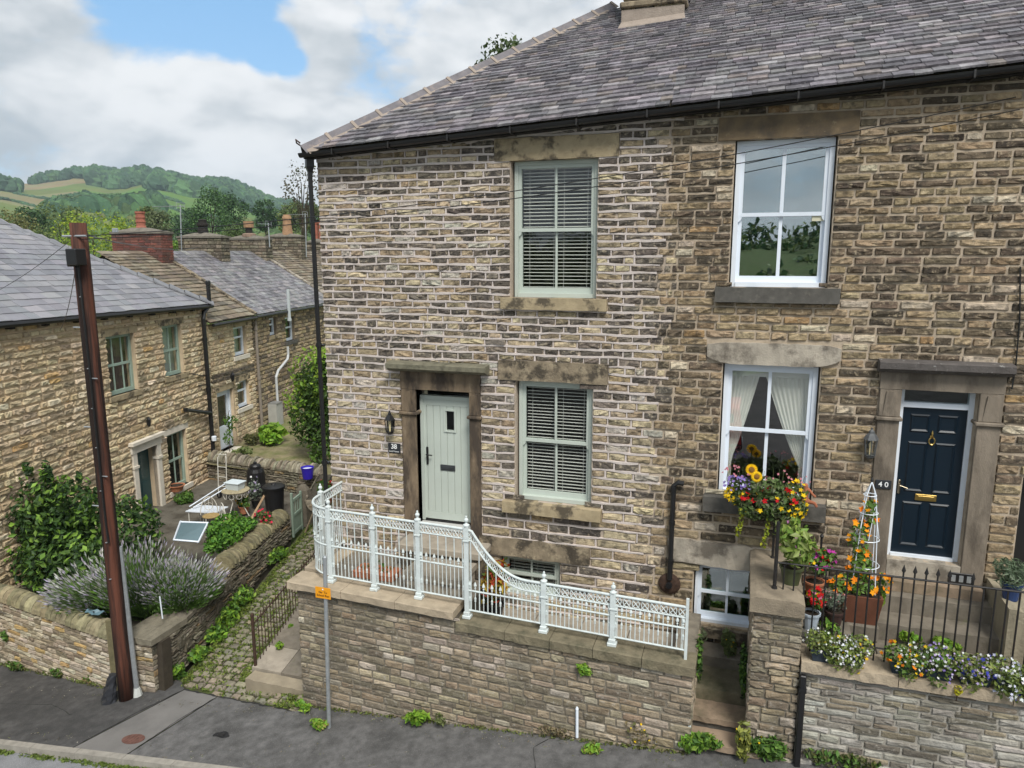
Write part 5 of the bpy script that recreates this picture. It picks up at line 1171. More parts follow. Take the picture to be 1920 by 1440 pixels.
# lane fence of thin rusty bars on a stone kerb, and the raised flagged strip beside it
lf = thing('lane_fence', 'thin rusty iron bar fence along the cobbled lane', 'fence', (-7.9, .5, .1))
fa, fb_ = np.array([-7.82, -.80]), np.array([-8.55, 4.2]); fz = lambda t: float(lane_z(*(fa+(fb_-fa)*t)))+.10
MB().tube([(*fa, -.15), (*fa, 1.02)], .028, 8).lathe([(.035, 0), (.03, .04), (.006, .06)], (*fa, 1.02), 8).build('post', M_rust, lf)
q = fa+(fb_-fa)*.5; MB().tube([(*q, fz(.5)-.1), (*q, fz(.5)+1.02)], .024, 8).build('post', M_rust, lf)
for h in (.12, .90): MB().tube([(*(fa+(fb_-fa)*t), fz(t)+h) for t in np.linspace(0, 1, 8)], .013, 6).build('rail', M_rust, lf)
for i in range(46):
    t = (i+1.6)/47; p = fa+(fb_-fa)*t; MB().tube([(*p, fz(t)), (*p, fz(t)+.98+rnd.uniform(-.02, .02))], .0085, 5).build('bar', M_rust, lf)
rs_ = thing('raised_path', 'raised flagstone path with low step beside the lane fence', 'path', (-7.2, 0, 0)); rs_['kind'] = 'structure'
V = []; 
for j, (a, b) in enumerate(((-.86, -.25), (-.25, .55), (.55, 1.5), (1.5, 3.0))):
    t0, t1 = (a+.8)/5.0, (b+.8)/5.0; xl0, xl1 = fa[0]+(fb_-fa)[0]*t0-.05, fa[0]+(fb_-fa)[0]*t1-.05; z0, z1 = .10+.14*max(0, a+.8), .10+.14*(b+.8)
    for k in range(2):
        fx = (0, .42, 1)[k:k+2]; P4 = []
        for (xx0, yy, zz) in ((xl0, a, z0), (xl1, b, z1)): P4.append([(xx0+(-6.44-xx0)*f, yy+.0, zz) for f in fx])
        p = [np.array(P4[0][0])+[.006, .006, 0], np.array(P4[0][1])+[-.006, .006, 0], np.array(P4[1][1])+[-.006, -.006, 0], np.array(P4[1][0])+[.006, -.006, 0]]
        MB().hexa([x-[0, 0, .22] for x in p]+p).build('flagstone', M_flagp if k == 0 and j == 0 else M_flag, rs_)
rough_slab(rs_, 'step', -7.78, -6.48, -1.14, -.87, -.28, .06, mat('lane_step', (.30, .255, .185), .92, .22, 4, .5, 50), .014)
# ---------------------------------------------------------------- cottages up the lane
CP0 = atD(230, 680, 18.2); CD = np.array([-math.sin(rad(10.1)), math.cos(rad(10.1)), 0]); CN = np.array([math.cos(rad(10.1)), math.sin(rad(10.1)), 0]); CO = np.array([CP0[0], CP0[1], 0])
def Cp(px, py): p = onP(px, py, CP0, CN); return float((p-CP0)@CD), float(p[2])
def cpt(s, z, n=0.): return CO+CD*s+CN*n+np.array([0, 0, z])
def cw3(u, v):
    r = rnd.random(); c = (.43, .355, .24) if r < .5 else (.37, .29, .185) if r < .72 else (.27, .22, .155) if r < .86 else (.50, .43, .32) if r < .97 else (.42, .29, .14)
    return jit(tuple(x*k for x, k in zip(c, (1.30, 1.29, 1.26))), .13)
def cwd(u, v):
    r = rnd.random(); c = (.31, .245, .15) if r < .4 else (.22, .175, .12) if r < .7 else (.12, .10, .075) if r < .9 else (.37, .30, .20)
    return jit(tuple(x*1.2 for x in c), .16)
def cbox(mb, s0, s1, z0, z1, n0, n1):
    mb.hexa([cpt(s0, z0, n1), cpt(s1, z0, n1), cpt(s1, z0, n0), cpt(s0, z0, n0), cpt(s0, z1, n1), cpt(s1, z1, n1), cpt(s1, z1, n0), cpt(s0, z1, n0)]); return mb
def cwin(parent, s0, s1, z0, z1, m, split=.5, cols=2, top_open=False, sash_=True, bars=1, curtain_c=None, lab=None, sill_m=None, lint_m=None, sillw=.1, lh=.17):
    f = .075; n0 = -.10; mb = MB()
    for q in ((s0, s0+f, z0, z1), (s1-f, s1, z0, z1), (s0+f, s1-f, z1-f, z1), (s0+f, s1-f, z0, z0+f*1.3)): cbox(mb, *q, n0-.06, n0)
    zm = z0+(z1-z0)*split; cbox(mb, s0+f, s1-f, zm-.03, zm+.03, n0-.05, n0-.01)
    for c in range(1, cols):
        xc = s0+(s1-s0)*c/cols; 
        if bars > 1 or sash_: cbox(mb, xc-.013, xc+.013, zm+.03, z1-f, n0-.045, n0-.015); cbox(mb, xc-.013, xc+.013, z0+f*1.3, zm-.03, n0-.045, n0-.015)
    w = mb.build('window', m, parent)
    if lab: w['label'] = lab
    for a, b in ((z0+f*1.3, zm-.03), (zm+.03, z1-f)):
        for c in range(cols if sash_ else 1):
            nn = cols if sash_ else 1; xa, xb = s0+f+(s1-s0-2*f)*c/nn, s0+f+(s1-s0-2*f)*(c+1)/nn; cbox(MB(), xa, xb, a, b, n0-.034, n0-.03).build('pane', GL, w)
    rm = MB(); P8 = [cpt(s_, z_, n_) for n_ in (-.19, -.75) for s_, z_ in ((s0-.02, z0-.02), (s1+.02, z0-.02), (s1+.02, z1+.02), (s0-.02, z1+.02))]; rm.add(P8, [(4, 5, 6, 7), (0, 1, 5, 4), (1, 2, 6, 5), (2, 3, 7, 6), (3, 0, 4, 7)]).build('room', M_dark, parent)
    if curtain_c: cbox(MB(), s0, s1, z0, z1, -.30, -.29).build('curtain', curtain_c, parent)
    cbox(MB(), s0-.10, s1+.10, z0-.13, z0, -.12, .06).build('sill', sill_m or M_dress2, parent)
    cbox(MB(), s0-.14, s1+.14, z1, z1+lh, -.12, .012).build('lintel', lint_m or M_dress2, parent)
    return (s0, s1, z0, z1), (s0-.14, s1+.14, z1, z1+lh), (s0-.1, s1+.1, z0-.13, z0)
M_curt = mat('curtain_dusky', (.16, .11, .10), .9, .4, 8, 0, 1, stretch=(8, 8, .3)); M_net = mat('net_curtain', (.40, .42, .40), .9, .25, 8, 0, 1, stretch=(8, 8, .3))
ct = thing('stone_cottage', 'hipped slate roofed stone cottage with sage windows and pale door surround', 'cottage', cpt(0, .3), 'stone cottages up the lane')
rects = dict(a=(-.54, .51, 3.70, 5.16), b=(1.70, 2.58, 3.80, 5.20), c=(1.50, 2.40, .62, 2.22))
hl = []
for k, r in rects.items():
    hl += list(cwin(ct, *r, M_green, cols=3 if k == 'a' else 2, curtain_c=M_curt if k == 'a' else M_net if k == 'b' else None, lint_m=M_pale if k == 'c' else M_dress2, sill_m=M_pale if k == 'c' else None, lab={'a': 'sash window with its upper sash tilted open', 'b': 'closed green sash window', 'c': 'ground floor window with a bowl on its sill'}[k]))
cd_ = (.14, .98, .36, 2.12); hl.append((-.04, 1.16, .2, 2.40))
op = [hl[0], hl[3], hl[6], cd_]
def eave1(u): return 5.82-.02*(u+3.5)-.05
E1 = 3.93
panel(CO, CD, (-8, E1), (-.6, 7), op, .28, top=lambda u: eave1(u)).build('wall', M_mortarC, ct)
MB().hexa([cpt(E1, -.6, -.01), cpt(E1+.001, -.6, -.01), cpt(E1+.001, -.6, -6), cpt(E1, -.6, -6), cpt(E1, 5.6, -.01), cpt(E1+.001, 5.6, -.01), cpt(E1+.001, 5.6, -6), cpt(E1, 5.6, -6)]).build('end_wall', M_mortarC, ct)
its = lay_stones(CO, CD, -5.2, E1, rows_of(.1, 5.9, .165, .14, .15), hl, (.20, .46), .030, .050, cw3, top=lambda u: eave1(u)-.02)
pieces('stone', its, STONES, STCT[0], STCT[1], ct, 300, 'stonework')
# door in its pale surround
sm = MB(); cbox(sm, -.02, .14, .30, 2.12, -.10, .06); cbox(sm, .98, 1.14, .30, 2.12, -.10, .06); sm.build('door_surround', M_pale, ct)
cbox(MB(), -.06, 1.18, 2.12, 2.34, -.10, .075).build('door_head', M_pale, ct); cbox(MB(), -.12, 1.24, 2.34, 2.42, -.10, .16).build('door_hood', M_pale, ct)
for a, b in ((-.04, .16), (.96, 1.16)): cbox(MB(), a, b, 1.72, 1.79, -.10, .085).build('moulding', M_pale, ct)
dd = cbox(MB(), .14, .98, .36, 2.10, -.27, -.22).build('door', M_teal, ct)
for a, b, c, d in ((.24, .52, .5, 1.15), (.60, .88, .5, 1.15), (.24, .52, 1.25, 1.95), (.60, .88, 1.25, 1.95)): cbox(MB(), a, b, c, d, -.222, -.205).build('panel', M_teal if c < 1 else GL, dd)
# roof of the first cottage: slope with a hip at the far end
ep = lambda s: cpt(s, eave1(s)+.02, .16); Ue = unit(ep(E1)-ep(-8)); Se = unit(-CN*math.cos(rad(32))+np.array([0, 0, math.sin(rad(32))]))
def croof(s0, s1, z0f, pitch, S1, ex, wd, th, T, hip_far=False, mats=SLS, cf=None, parent=None, limit=300, nm='slate', ov=.16):
    o = cpt(s1, z0f(s1), ov); U_ = unit(cpt(s0, z0f(s0), ov)-o); Lr = np.linalg.norm(cpt(s0, z0f(s0), ov)-o)
    S_ = -CN*math.cos(pitch)+np.array([0, 0, math.sin(pitch)])      # U runs back towards the street so that U x S faces up
    Nn = np.cross(U_, S_); flip = Nn[2] < 0
    if flip: o = cpt(s0, z0f(s0), ov); U_ = -U_
    if flip: uLf = lambda s: 0.; uRf = (lambda s: Lr-s*math.cos(pitch)) if hip_far else (lambda s: Lr)
    else: uRf = lambda s: Lr; uLf = (lambda s: s*math.cos(pitch)) if hip_far else (lambda s: 0.)
    its = lay_slates(o, U_, S_, S1, ex, wd, th, uLf, uRf, cf)
    pieces(nm, its, SLATES, mats[0], mats[1], parent, limit, 'slating')
    Nn = unit(np.cross(U_, S_)); S_ = unit(np.cross(Nn, U_)); P_ = lambda u, s: o+U_*u+S_*s-Nn*.006
    MB().add([P_(uLf(0), 0), P_(uRf(0), 0), P_(uRf(S1), S1), P_(uLf(S1), S1)], [(0, 1, 2, 3)]).add([P_(uLf(S1), S1), P_(uRf(S1), S1), P_(uRf(S1), S1)-CN*3.4-np.array([0, 0, 2.0]), P_(uLf(S1), S1)-CN*3.4-np.array([0, 0, 2.0])], [(0, 1, 2, 3)]).build('roof_deck', M_joint, parent)
    return P_, uLf, uRf
cs1 = lambda u, s: jit((.225, .225, .245) if rnd.random() < .6 else (.175, .175, .195) if rnd.random() < .6 else (.27, .265, .28), .1)
P1, l1, r1 = croof(-8, E1+.12, lambda s: eave1(s)+.03, rad(32), 4.4, lambda s: .235, lambda s: .36, .012, SLATES, True, SLS, cs1, ct)
hA = cpt(E1+.12, eave1(E1)+.03, .16); hB = hA+(-CN-CD)*4.4*math.cos(rad(32))+np.array([0, 0, 4.4*math.sin(rad(32))])
MB().add([hA, hB, hB-CN*3, hA-CN*7], [(0, 1, 2, 3)]).build('end_roof', MATS['slate_plain'], ct)
hd = unit(hB-hA); hs = unit(np.cross(hd, (0, 0, 1))); hu = unit(np.cross(hs, hd)); q = 0
while q < np.linalg.norm(hB-hA):
    a = hA+hd*q; t = MB()
    for sg in (-1, 1): t.hexa([a+hu*.08, a+hs*sg*.20-hu*.01, a+hs*sg*.20-hu*.04, a+hu*.05, a+hd*.42+hu*.115, a+hd*.42+hs*sg*.20+hu*.02, a+hd*.42+hs*sg*.20-hu*.025, a+hd*.42+hu*.085])
    t.build('hip_tile', M_lead, ct); q += .44
gt = MB(); gt.tube([ep(-8)+[0, 0, -.05], ep(E1+.1)+[0, 0, -.05]], .06, 8).build('gutter', M_black, ct)
for s in np.arange(-4.3, 3.9, .92): cbox(MB(), s-.05, s+.05, eave1(s)-.13, eave1(s)-.02, -.02, .15).build('rafter_foot', mat('rafter_black', (.02, .018, .016), .8, .3, 6, .2, 40), ct)
# soil stack at the joint of the two cottages
sp_ = thing('soil_pipe', 'thick black soil pipe with a bent top and side branch on the cottage wall', 'pipe', cpt(3.72, .3, .12))
MB().tube([cpt(3.95, 6.25, .12), cpt(3.95, 5.72, .12), cpt(3.88, 5.58, .12), cpt(3.62, 5.42, .12), cpt(3.56, 5.25, .12), cpt(3.56, .3, .12)], .062, 10).lathe([(.075, 0), (.075, .1), (.05, .13)], cpt(3.95, 6.22, .12), 10).build('pipe', M_black, sp_)
MB().tube([cpt(3.56, 2.42, .14), cpt(2.30, 2.78, .14)], .055, 10).lathe([(.066, 0), (.066, .1)], cpt(2.28, 2.74, .14), 10).build('branch', M_black, sp_)
for z in (4.6, 3.1, 1.6): MB().lathe([(.078, 0), (.078, .09)], cpt(3.56, z, .12), 10).build('collar', M_black, sp_)
MB().tube([cpt(3.5, 3.55, .1), cpt(2.7, 3.75, .08)], .014, 6).tube([cpt(3.5, 3.28, .1), cpt(3.1, 3.34, .08)], .014, 6).build('overflow', M_black, sp_)
MB().lathe([(.07, 0), (.075, .12), (.06, .14)], cpt(3.52, 1.58, .2), 8).build('junction_cap', M_white, sp_)
# second cottage, stone slates
c2 = thing('stone_cottage', 'narrow stone cottage with mossy stone slate roof and white glazed door', 'cottage', cpt(5.2, 1), 'stone cottages up the lane')
E2a, E2b, E3b, E4b = E1, 6.66, 13.85, 18.2
hl = list(cwin(c2, 5.42, 6.22, 3.86, 4.80, M_white, .62, 1, sash_=False, curtain_c=M_net, sill_m=M_pale, lab='upper white casement of the narrow cottage'))
h2 = list(cwin(c2, 5.42, 6.20, 2.14, 3.02, M_white, .62, 1, sash_=False, curtain_c=mat('blind_brown', (.20, .15, .12), .9, .1, 3, 0), sill_m=M_pale, lab='lower white casement beside the glazed door'))
d2 = (4.20, 5.16, 1.0, 2.90)
panel(CO, CD, (E2a, E2b), (-.2, 6), [hl[0], h2[0], d2], .25, top=lambda u: 5.04).build('wall', M_mortarC, c2)
its = lay_stones(CO, CD, E2a, E2b, rows_of(.6, 5.05, .15, .13, .15), hl+h2+[(4.1, 5.24, .9, 3.05)], (.18, .42), .02, .04, lambda u, v: cw3(u, v) if not 3.25 < v < 3.45 else jit((.10, .085, .065), .2), top=lambda u: 5.02)
pieces('stone', its, STONES, STCT[0], STCT[1], c2, 250, 'stonework')
cbox(MB(), 4.08, 5.26, 2.90, 3.05, -.1, .012).build('lintel', M_dress2, c2)
fr = MB(); cbox(fr, 4.20, 4.27, 1.0, 2.9, -.2, -.1); cbox(fr, 5.09, 5.16, 1.0, 2.9, -.2, -.1); cbox(fr, 4.27, 5.09, 2.83, 2.9, -.2, -.1); fr.build('door_frame', M_white, c2)
dn = MB(); cbox(dn, 4.27, 5.09, 1.03, 1.75, -.19, -.14); cbox(dn, 4.27, 4.38, 1.75, 2.83, -.19, -.14); cbox(dn, 4.98, 5.09, 1.75, 2.83, -.19, -.14); cbox(dn, 4.38, 4.98, 2.72, 2.83, -.19, -.14)
dn = dn.build('door', M_white, c2); cbox(MB(), 4.38, 4.98, 1.75, 2.72, -.17, -.165).build('pane', GL, dn); cbox(MB(), 4.18, 5.18, .95, 2.95, -.30, -.29).build('hallway', M_dark, c2); cbox(MB(), 4.15, 5.2, .86, 1.0, -.15, .25).build('door_step', M_pale, c2)
csn = lambda u, s: jit((.20, .165, .12) if rnd.random() < .5 else (.14, .12, .095) if rnd.random() < .6 else (.25, .22, .17), .15)
croof(E2a-.1, E2b, lambda s: 5.08, rad(31.5), 3.85, lambda s: .24-.02*s, lambda s: .42-.03*s, .03, SLATES, False, STS, csn, c2, 250, 'stone_slate')
MB().tube([cpt(E2a, 5.02, .2), cpt(E2b, 5.02, .2)], .055, 8).build('gutter', M_black, c2)
# third: two dwellings under one grey slate roof
c3 = thing('stone_cottage', 'long stone cottage with grey blue slate roof behind the narrow one', 'cottage', cpt(9, 1), 'stone cottages up the lane')
hl = list(cwin(c3, 7.94, 8.48, 4.26, 4.88, M_white, .6, 1, sash_=False, lint_m=M_dress2, lab='tiny white casement under the eaves'))+list(cwin(c3, 9.2, 9.98, 3.9, 4.80, M_white, .55, 1, sash_=False, sill_m=M_dress3, lab='white casement beside the flue'))
panel(CO, CD, (E2b, E3b), (-.2, 6), [hl[0], hl[3]], .25, top=lambda u: 5.05).build('wall', mat('mortar_d', (.22, .175, .12), .95, .3, 6, .5, 40), c3)
its = lay_stones(CO, CD, E2b, E3b, rows_of(.9, 5.05, .15, .13, .15), hl, (.18, .42), .02, .045, cwd, top=lambda u: 5.02)
pieces('stone', its, STONES, STCT[0], STCT[1], c3, 250, 'stonework')
cs3 = lambda u, s: jit((.20, .195, .205) if rnd.random() < .55 else (.13, .125, .135) if rnd.random() < .5 else (.26, .25, .25), .14)
croof(E2b, E3b, lambda s: 5.10, rad(31.5), 3.85, lambda s: .20, lambda s: .32, .013, SLATES, False, SLT, cs3, c3, 300)
MB().tube([cpt(E2b, 5.04, .2), cpt(E3b, 5.04, .2)], .055, 8).build('gutter', M_black, c3)
c4 = thing('stone_cottage', 'furthest stone cottage with rough stone slate roof, mostly behind the tall house', 'cottage', cpt(16, 1), 'stone cottages up the lane')
panel(CO, CD, (E3b, 22), (-.2, 6), [], .25, top=lambda u: 5.05).build('wall', M_mortarC, c4)
croof(E3b, 22, lambda s: 5.10, rad(31.5), 3.85, lambda s: .24-.02*s, lambda s: .42-.03*s, .03, SLATES, False, STS, csn, c4, 150, 'stone_slate')
for s, p, m in ((E2b, c2, COP), (E3b, c3, COP)):    # verge copings
    its = []; q = 0
    while q < 3.7:
        o = cpt(s-.10, 5.10, .16)+(-CN*math.cos(rad(31.5))+np.array([0, 0, math.sin(rad(31.5))]))*q+np.array([0, 0, .035]); sl = (-CN*math.cos(rad(31.5))+np.array([0, 0, math.sin(rad(31.5))]))
        its.append((rnd.randrange(8), o, sl*.40, CD*-.22+0, np.array([0, 0, .07]), jit((.24, .215, .17), .15))); q += .42
    for i_, (k, o, U_, V_, W_, c) in enumerate(its):
        mb = MB(); V_ = CD*.20; W_ = unit(np.cross(U_, V_)); W_ = W_ if W_[2] > 0 else -W_; mb.obox(o, U_*.98, V_, W_*.05); mb.build('verge_stone', M_dressg if s == E3b else M_dress, p)
# stacks
def cstack(parent, s, zt, wid, m, T, colf, mats, rowh, lens, gap, back, a0=2.62, thick=.62, nm='stone', lim=90):
    ctr = CO+CD*(s+thick/2)-CN*(a0+wid/2); ang = math.atan2(CN[1], CN[0])
    st, its, pts = chimney(parent, ctr[0], ctr[1], 6.3, zt, wid, thick, T, colf, ang=ang, rowh=rowh, lens=lens, gap=gap, back=back)
    pieces(nm, its, T, mats[0], mats[1], st, lim, 'stack_'+nm+'work')
    c = np.array([ctr[0], ctr[1], zt]); uu = np.array([math.cos(ang), math.sin(ang), 0]); vv = np.array([-uu[1], uu[0], 0])
    MB().hexa([c+uu*a*(wid/2+.05)+vv*b*(thick/2+.05) for a, b in ((-1, -1), (1, -1), (1, 1), (-1, 1))]+[c+uu*a*(wid/2+.05)+vv*b*(thick/2+.05)+[0, 0, .07] for a, b in ((-1, -1), (1, -1), (1, 1), (-1, 1))]).hexa([c+uu*a*(wid/2)+vv*b*(thick/2)+[0, 0, .07] for a, b in ((-1, -1), (1, -1), (1, 1), (-1, 1))]+[c+uu*a*.2+vv*b*.15+[0, 0, .20] for a, b in ((-1, -1), (1, -1), (1, 1), (-1, 1))]).build('stack_cap', m, st)
    return st, c
cbr = lambda u, v: jit((.19, .075, .06) if rnd.random() < .6 else (.12, .065, .055), .2)
M_capm = mat('stack_mortar', (.17, .155, .13), .95, .3, 6, .6, 30)
BRT = [(np.array([(0, 0, 0), (1, 0, 0), (1, 1, 0), (0, 1, 0), (.02, .06, 1), (.98, .06, 1), (.98, .94, 1), (.02, .94, 1)], float), [(4, 5, 6, 7), (0, 1, 5, 4), (1, 2, 6, 5), (2, 3, 7, 6), (3, 0, 4, 7)])]*14
def pot(parent, c, m, prof, n=14): MB().lathe(prof, c, n).build('chimney_pot', m, parent)
M_potr = mat('pot_red', (.34, .125, .085), .85, .25, 8, .3, 50, patch=(6, .5, .7, (.12, .06, .05), .6)); M_potb = mat('pot_buff', (.33, .20, .115), .8, .25, 8, .3, 40, patch=(6, .5, .7, (.12, .08, .06), .5)); M_potk = mat('pot_black', (.025, .022, .02), .8, .3, 8, .3, 40)
s1_, c_ = cstack(c2, 6.02, 7.78, 1.72, M_capm, BRT, cbr, BRK, .078, (.20, .23), .012, mat('brick_mortar', (.24, .17, .13), .95, .3, 9, .4, 40), nm='brick', lim=200)
pot(s1_, c_+[0, 0, .16], M_potr, [(.17, 0), (.16, .06), (.14, .10), (.14, .2), (.155, .21), (.155, .25), (.14, .26), (.14, .34), (.155, .35), (.155, .39), (.14, .40), (.14, .48), (.16, .5), (.16, .56), (.12, .56)])
cst = lambda u, v: jit((.12, .103, .078) if rnd.random() < .6 else (.21, .18, .135), .2)
s2_, c_ = cstack(c3, 9.75, 7.72, 1.72, M_capm, STONES, cst, STCT, .13, (.2, .4), .014, M_joint)
pot(s2_, c_+[0, 0, .14], M_potk, [(.20, 0), (.20, .18), (.17, .2), (.17, .3), (.22, .32), (.22, .40), (.15, .42), (.15, .5), (.17, .52), (.1, .56)])
s3_, c_ = cstack(c3, 13.35, 7.72, 1.72, M_capm, STONES, cst, STCT, .13, (.2, .4), .014, M_joint)
pot(s3_, c_+[0, 0, .12], MATS['brick_mortar'], [(.30, 0), (.30, .12), (.2, .16)]); pot(s3_, c_+[0, 0, .26], M_potk, [(.14, 0), (.14, .3)]); pot(s3_, c_+[0, 0, .5], M_potb, [(.13, 0), (.21, .02), (.22, .28), (.18, .28)])
s4_, c_ = cstack(c4, 16.95, 7.90, 1.72, M_capm, STONES, cst, STCT, .13, (.2, .4), .014, M_joint)
pot(s4_, c_+[.1, 0, .1], M_potb, [(.26, 0), (.22, .3), (.19, .7), (.22, .74), (.22, .8), (.16, .95)])
s5_, c_ = cstack(c4, 20.4, 7.7, 1.2, M_capm, STONES, cst, STCT, .13, (.2, .4), .014, M_joint)
for k in (-.25, .15): pot(s5_, c_+[k, 0, .05], M_potr, [(.17, 0), (.16, .9), (.19, .92), (.19, 1.02)])
def pipe(name, lab, pts, r, m, collars=()):
    t = thing(name, lab, 'pipe', pts[-1]); MB().tube(pts, r, 8).build('pipe', m, t)
    for c in collars: MB().lathe([(r*1.35, 0), (r*1.35, .08)], c, 8).build('collar', m, t)
M_pvc = mat('grey_pvc', (.22, .19, .16), .6, .15, 6, .1, 40)
pipe('downpipe', 'grey brown plastic downpipe between the narrow and the long cottage', [cpt(6.7, 5.02, .2), cpt(6.7, 4.9, .12), cpt(6.72, 1.0, .12)], .05, M_pvc, [cpt(6.7, 4.6, .12), cpt(6.71, 2.9, .12)])
pipe('flue_pipe', 'pale grey flue pipe rising past the eaves of the long cottage', [cpt(9.05, 5.85, .25), cpt(9.05, 4.75, .25)], .06, M_pvc if False else mat('flue_grey', (.45, .49, .50), .5, .1, 6, .1, 40), [cpt(9.05, 4.7, .25)])
pipe('waste_bend', 'white plastic waste pipe with a double bend on the long cottage', [cpt(9.0, 3.75, .15), cpt(9.0, 3.45, .15), cpt(8.9, 3.3, .16), cpt(8.1, 3.0, .16), cpt(7.9, 2.8, .16), cpt(7.9, 1.1, .16)], .045, mat('waste_grey', (.50, .52, .53), .5, .1, 5, .1, 40))
# small wall fittings on the cottages
wl_ = thing('wall_lantern', 'small black lantern above the white glazed door', 'lantern', cpt(4.95, 3.2, .1)); MB().lathe([(.02, -.16), (.06, -.1), (.075, .05), (.03, .12), (.01, .16)], cpt(4.95, 3.3, .14), 6).build('lamp', M_black, wl_)
wl2 = thing('wall_lantern', 'small black bracket lantern on the wall left of the pale door surround', 'lantern', cpt(-.2, 2.5, .1)); p = onP(268, 790, CP0, CN); MB().lathe([(.02, -.14), (.05, -.08), (.06, .05), (.02, .12)], p+CN*.16, 6).build('lamp', M_black, wl2); MB().tube([p, p+CN*.12+[0, 0, .1], p+CN*.16+[0, 0, .1]], .012, 6).build('bracket', M_black, wl2)
# ---------------------------------------------------------------- poles and street furniture
tp = thing('telegraph_pole', 'tall reddish brown creosoted wooden telegraph pole with a black box near its top', 'telegraph pole', ground(238, 1309))
pb = ground(238, 1309); ptp = onY(146, 418, pb[1]+.02)
mb = MB(); n = 12; pts = [pb+(ptp-pb)*t-np.array([0, 0, .1*(t == 0)]) for t in np.linspace(0, 1, n)]
mb.tube(pts, [.125-.004*t for t in np.linspace(0, 1, n)], 14).build('pole', M_pole, tp, smooth=True)
pa = lambda t: pb+(ptp-pb)*t
up = unit(ptp-pb); q = pa(.945)
MB().bbox(q[0]+.02, q[0]+.22, q[1]-.30, q[1]-.10, q[2]-.20, q[2]+.05, .012).bbox(q[0]-.02, q[0]+.05, q[1]-.26, q[1]-.08, q[2]-.22, q[2]+.03, .01).build('junction_box', M_black, tp)
MB().tube([pa(.975)+[-.22, -.1, .0], pa(.975)+[.25, -.1, -.0]], .018, 6).build('cross_arm', M_steel, tp)
for i, t in enumerate((.80, .70, .60, .50, .435)):
    sg = -1 if i % 2 == 0 else 1; a = pa(t); MB().tube([a+[0, -.08, 0], a+[-.20, -.10, .0]] if sg < 0 else [a+[0, -.1, 0], a+[.17, -.09, 0]], .011, 6).build('step_iron', M_steel, tp)
for t in (.86, .72, .64, .56, .47, .36, .28): a = pa(t); MB().bbox(a[0]+.03, a[0]+.06, a[1]-.14, a[1]-.11, a[2]-.006, a[2]+.006, .002).build('cable_clip', M_steel, tp)
MB().tube([pa(.93)+[.06, -.12, 0], pa(.7)+[.07, -.125, 0], pa(.4)+[.08, -.13, 0], pa(.36)+[.1, -.13, 0]], .018, 6).build('cable', M_black, tp)
cg = thing('cable_guard', 'galvanised steel cable guard leaning on the telegraph pole foot', 'cable guard', ground(256, 1305)); b_ = ground(258, 1304); a_ = onY(224, 1025, b_[1]+.0); MB().tube([b_, a_], .045, 8).build('channel', M_steel, cg); MB().lathe([(.085, 0), (.075, .06), (.05, .16)], b_-[0, 0, .01], 8).build('shoe', mat('shoe_grey', (.5, .52, .5), .6, .1, 6, .1, 40), cg)
bg_ = thing('plastic_bag', 'crumpled black plastic cover leaning at the telegraph pole foot', 'plastic cover', ground(212, 1312))
c = ground(203, 1316); mb = MB(); V = []; F = []
for j in range(8):
    t = j/7; w = .15*(1-t*.5)
    for k in range(10):
        a = 2*math.pi*k/10; V.append(c+np.array([math.cos(a)*w*rnd.uniform(.75, 1.15)+.10*t, math.sin(a)*w*.7*rnd.uniform(.75, 1.15)+.06*t, .50*t]))
F = [(j*10+k, j*10+(k+1) % 10, (j+1)*10+(k+1) % 10, (j+1)*10+k) for j in range(7) for k in range(10)]+[tuple(range(70, 80))]
mb.add(V, F).build('cover', mat('bag_plastic', (.03, .032, .038), .35, .2, 8, .3, 30, spec=.5), bg_)
sg = thing('sign_post', 'slim grey metal post with small orange planning notice below its top', 'sign post', ground(617, 1364)); b_ = ground(617, 1364); a_ = onY(609, 1045, b_[1]+.02)
MB().tube([b_-[0, 0, .05], a_], .030, 12).lathe([(.031, 0), (.02, .02)], a_, 12).build('post', M_steel, sg)
pc = b_+(a_-b_)*.79; MB().box(pc[0]-.145, pc[0]+.105, pc[1]-.04, pc[1]-.034, pc[2]-.05, pc[2]+.12).build('notice', mat('orange_notice', (.80, .33, .012), .6, .05, 4, 0), sg)
M_ink = mat('notice_ink', (.12, .05, .01), .7, 0, 1, 0)
text(sg, 'No  To', pc[0]-.02, pc[1]-.043, pc[2]+.045, .045, M_ink, name='notice_text'); text(sg, 'School Run', pc[0]-.02, pc[1]-.043, pc[2]-.005, .045, M_ink, name='notice_text')
MB().lathe([(.012, 0), (.008, .008)], (pc[0]-.02, pc[1]-.041, pc[2]+.09), 8, axis=(0, -1, 0)).build('bolt', M_white, sg)
mh = thing('manhole_cover', 'small rusty oval manhole cover set in the pavement', 'manhole', ground(250, 1386)); c = ground(250, 1386); ux = np.array([1, 0, GX])
mb = MB(); V = [c+ux*.20*math.cos(w)+np.array([0, .12*math.sin(w), .008]) for w in np.linspace(0, 2*math.pi, 20, endpoint=False)]; mb.add(V+[v-[0, 0, .03] for v in V], [tuple(range(20))]+[(i, (i+1) % 20, 20+(i+1) % 20, 20+i) for i in range(20)])
cv = mb.build('lid', mat('rust_red', (.14, .07, .055), .85, .3, 14, .5, 60), mh)
for i in range(-2, 3):
    hw = .10*math.sqrt(1-(i/3)**2); MB().obox(c+ux*(i*.06-.012)+[0, -hw, .009], ux*.024, (0, 2*hw, 0), (0, 0, .005)).build('rib', MATS['rust_red'], mh)
dp = thing('repair_patch', 'small black tar patch around a stopcock lid in the pavement', 'stopcock', ground(415, 1378)); c = ground(415, 1378)
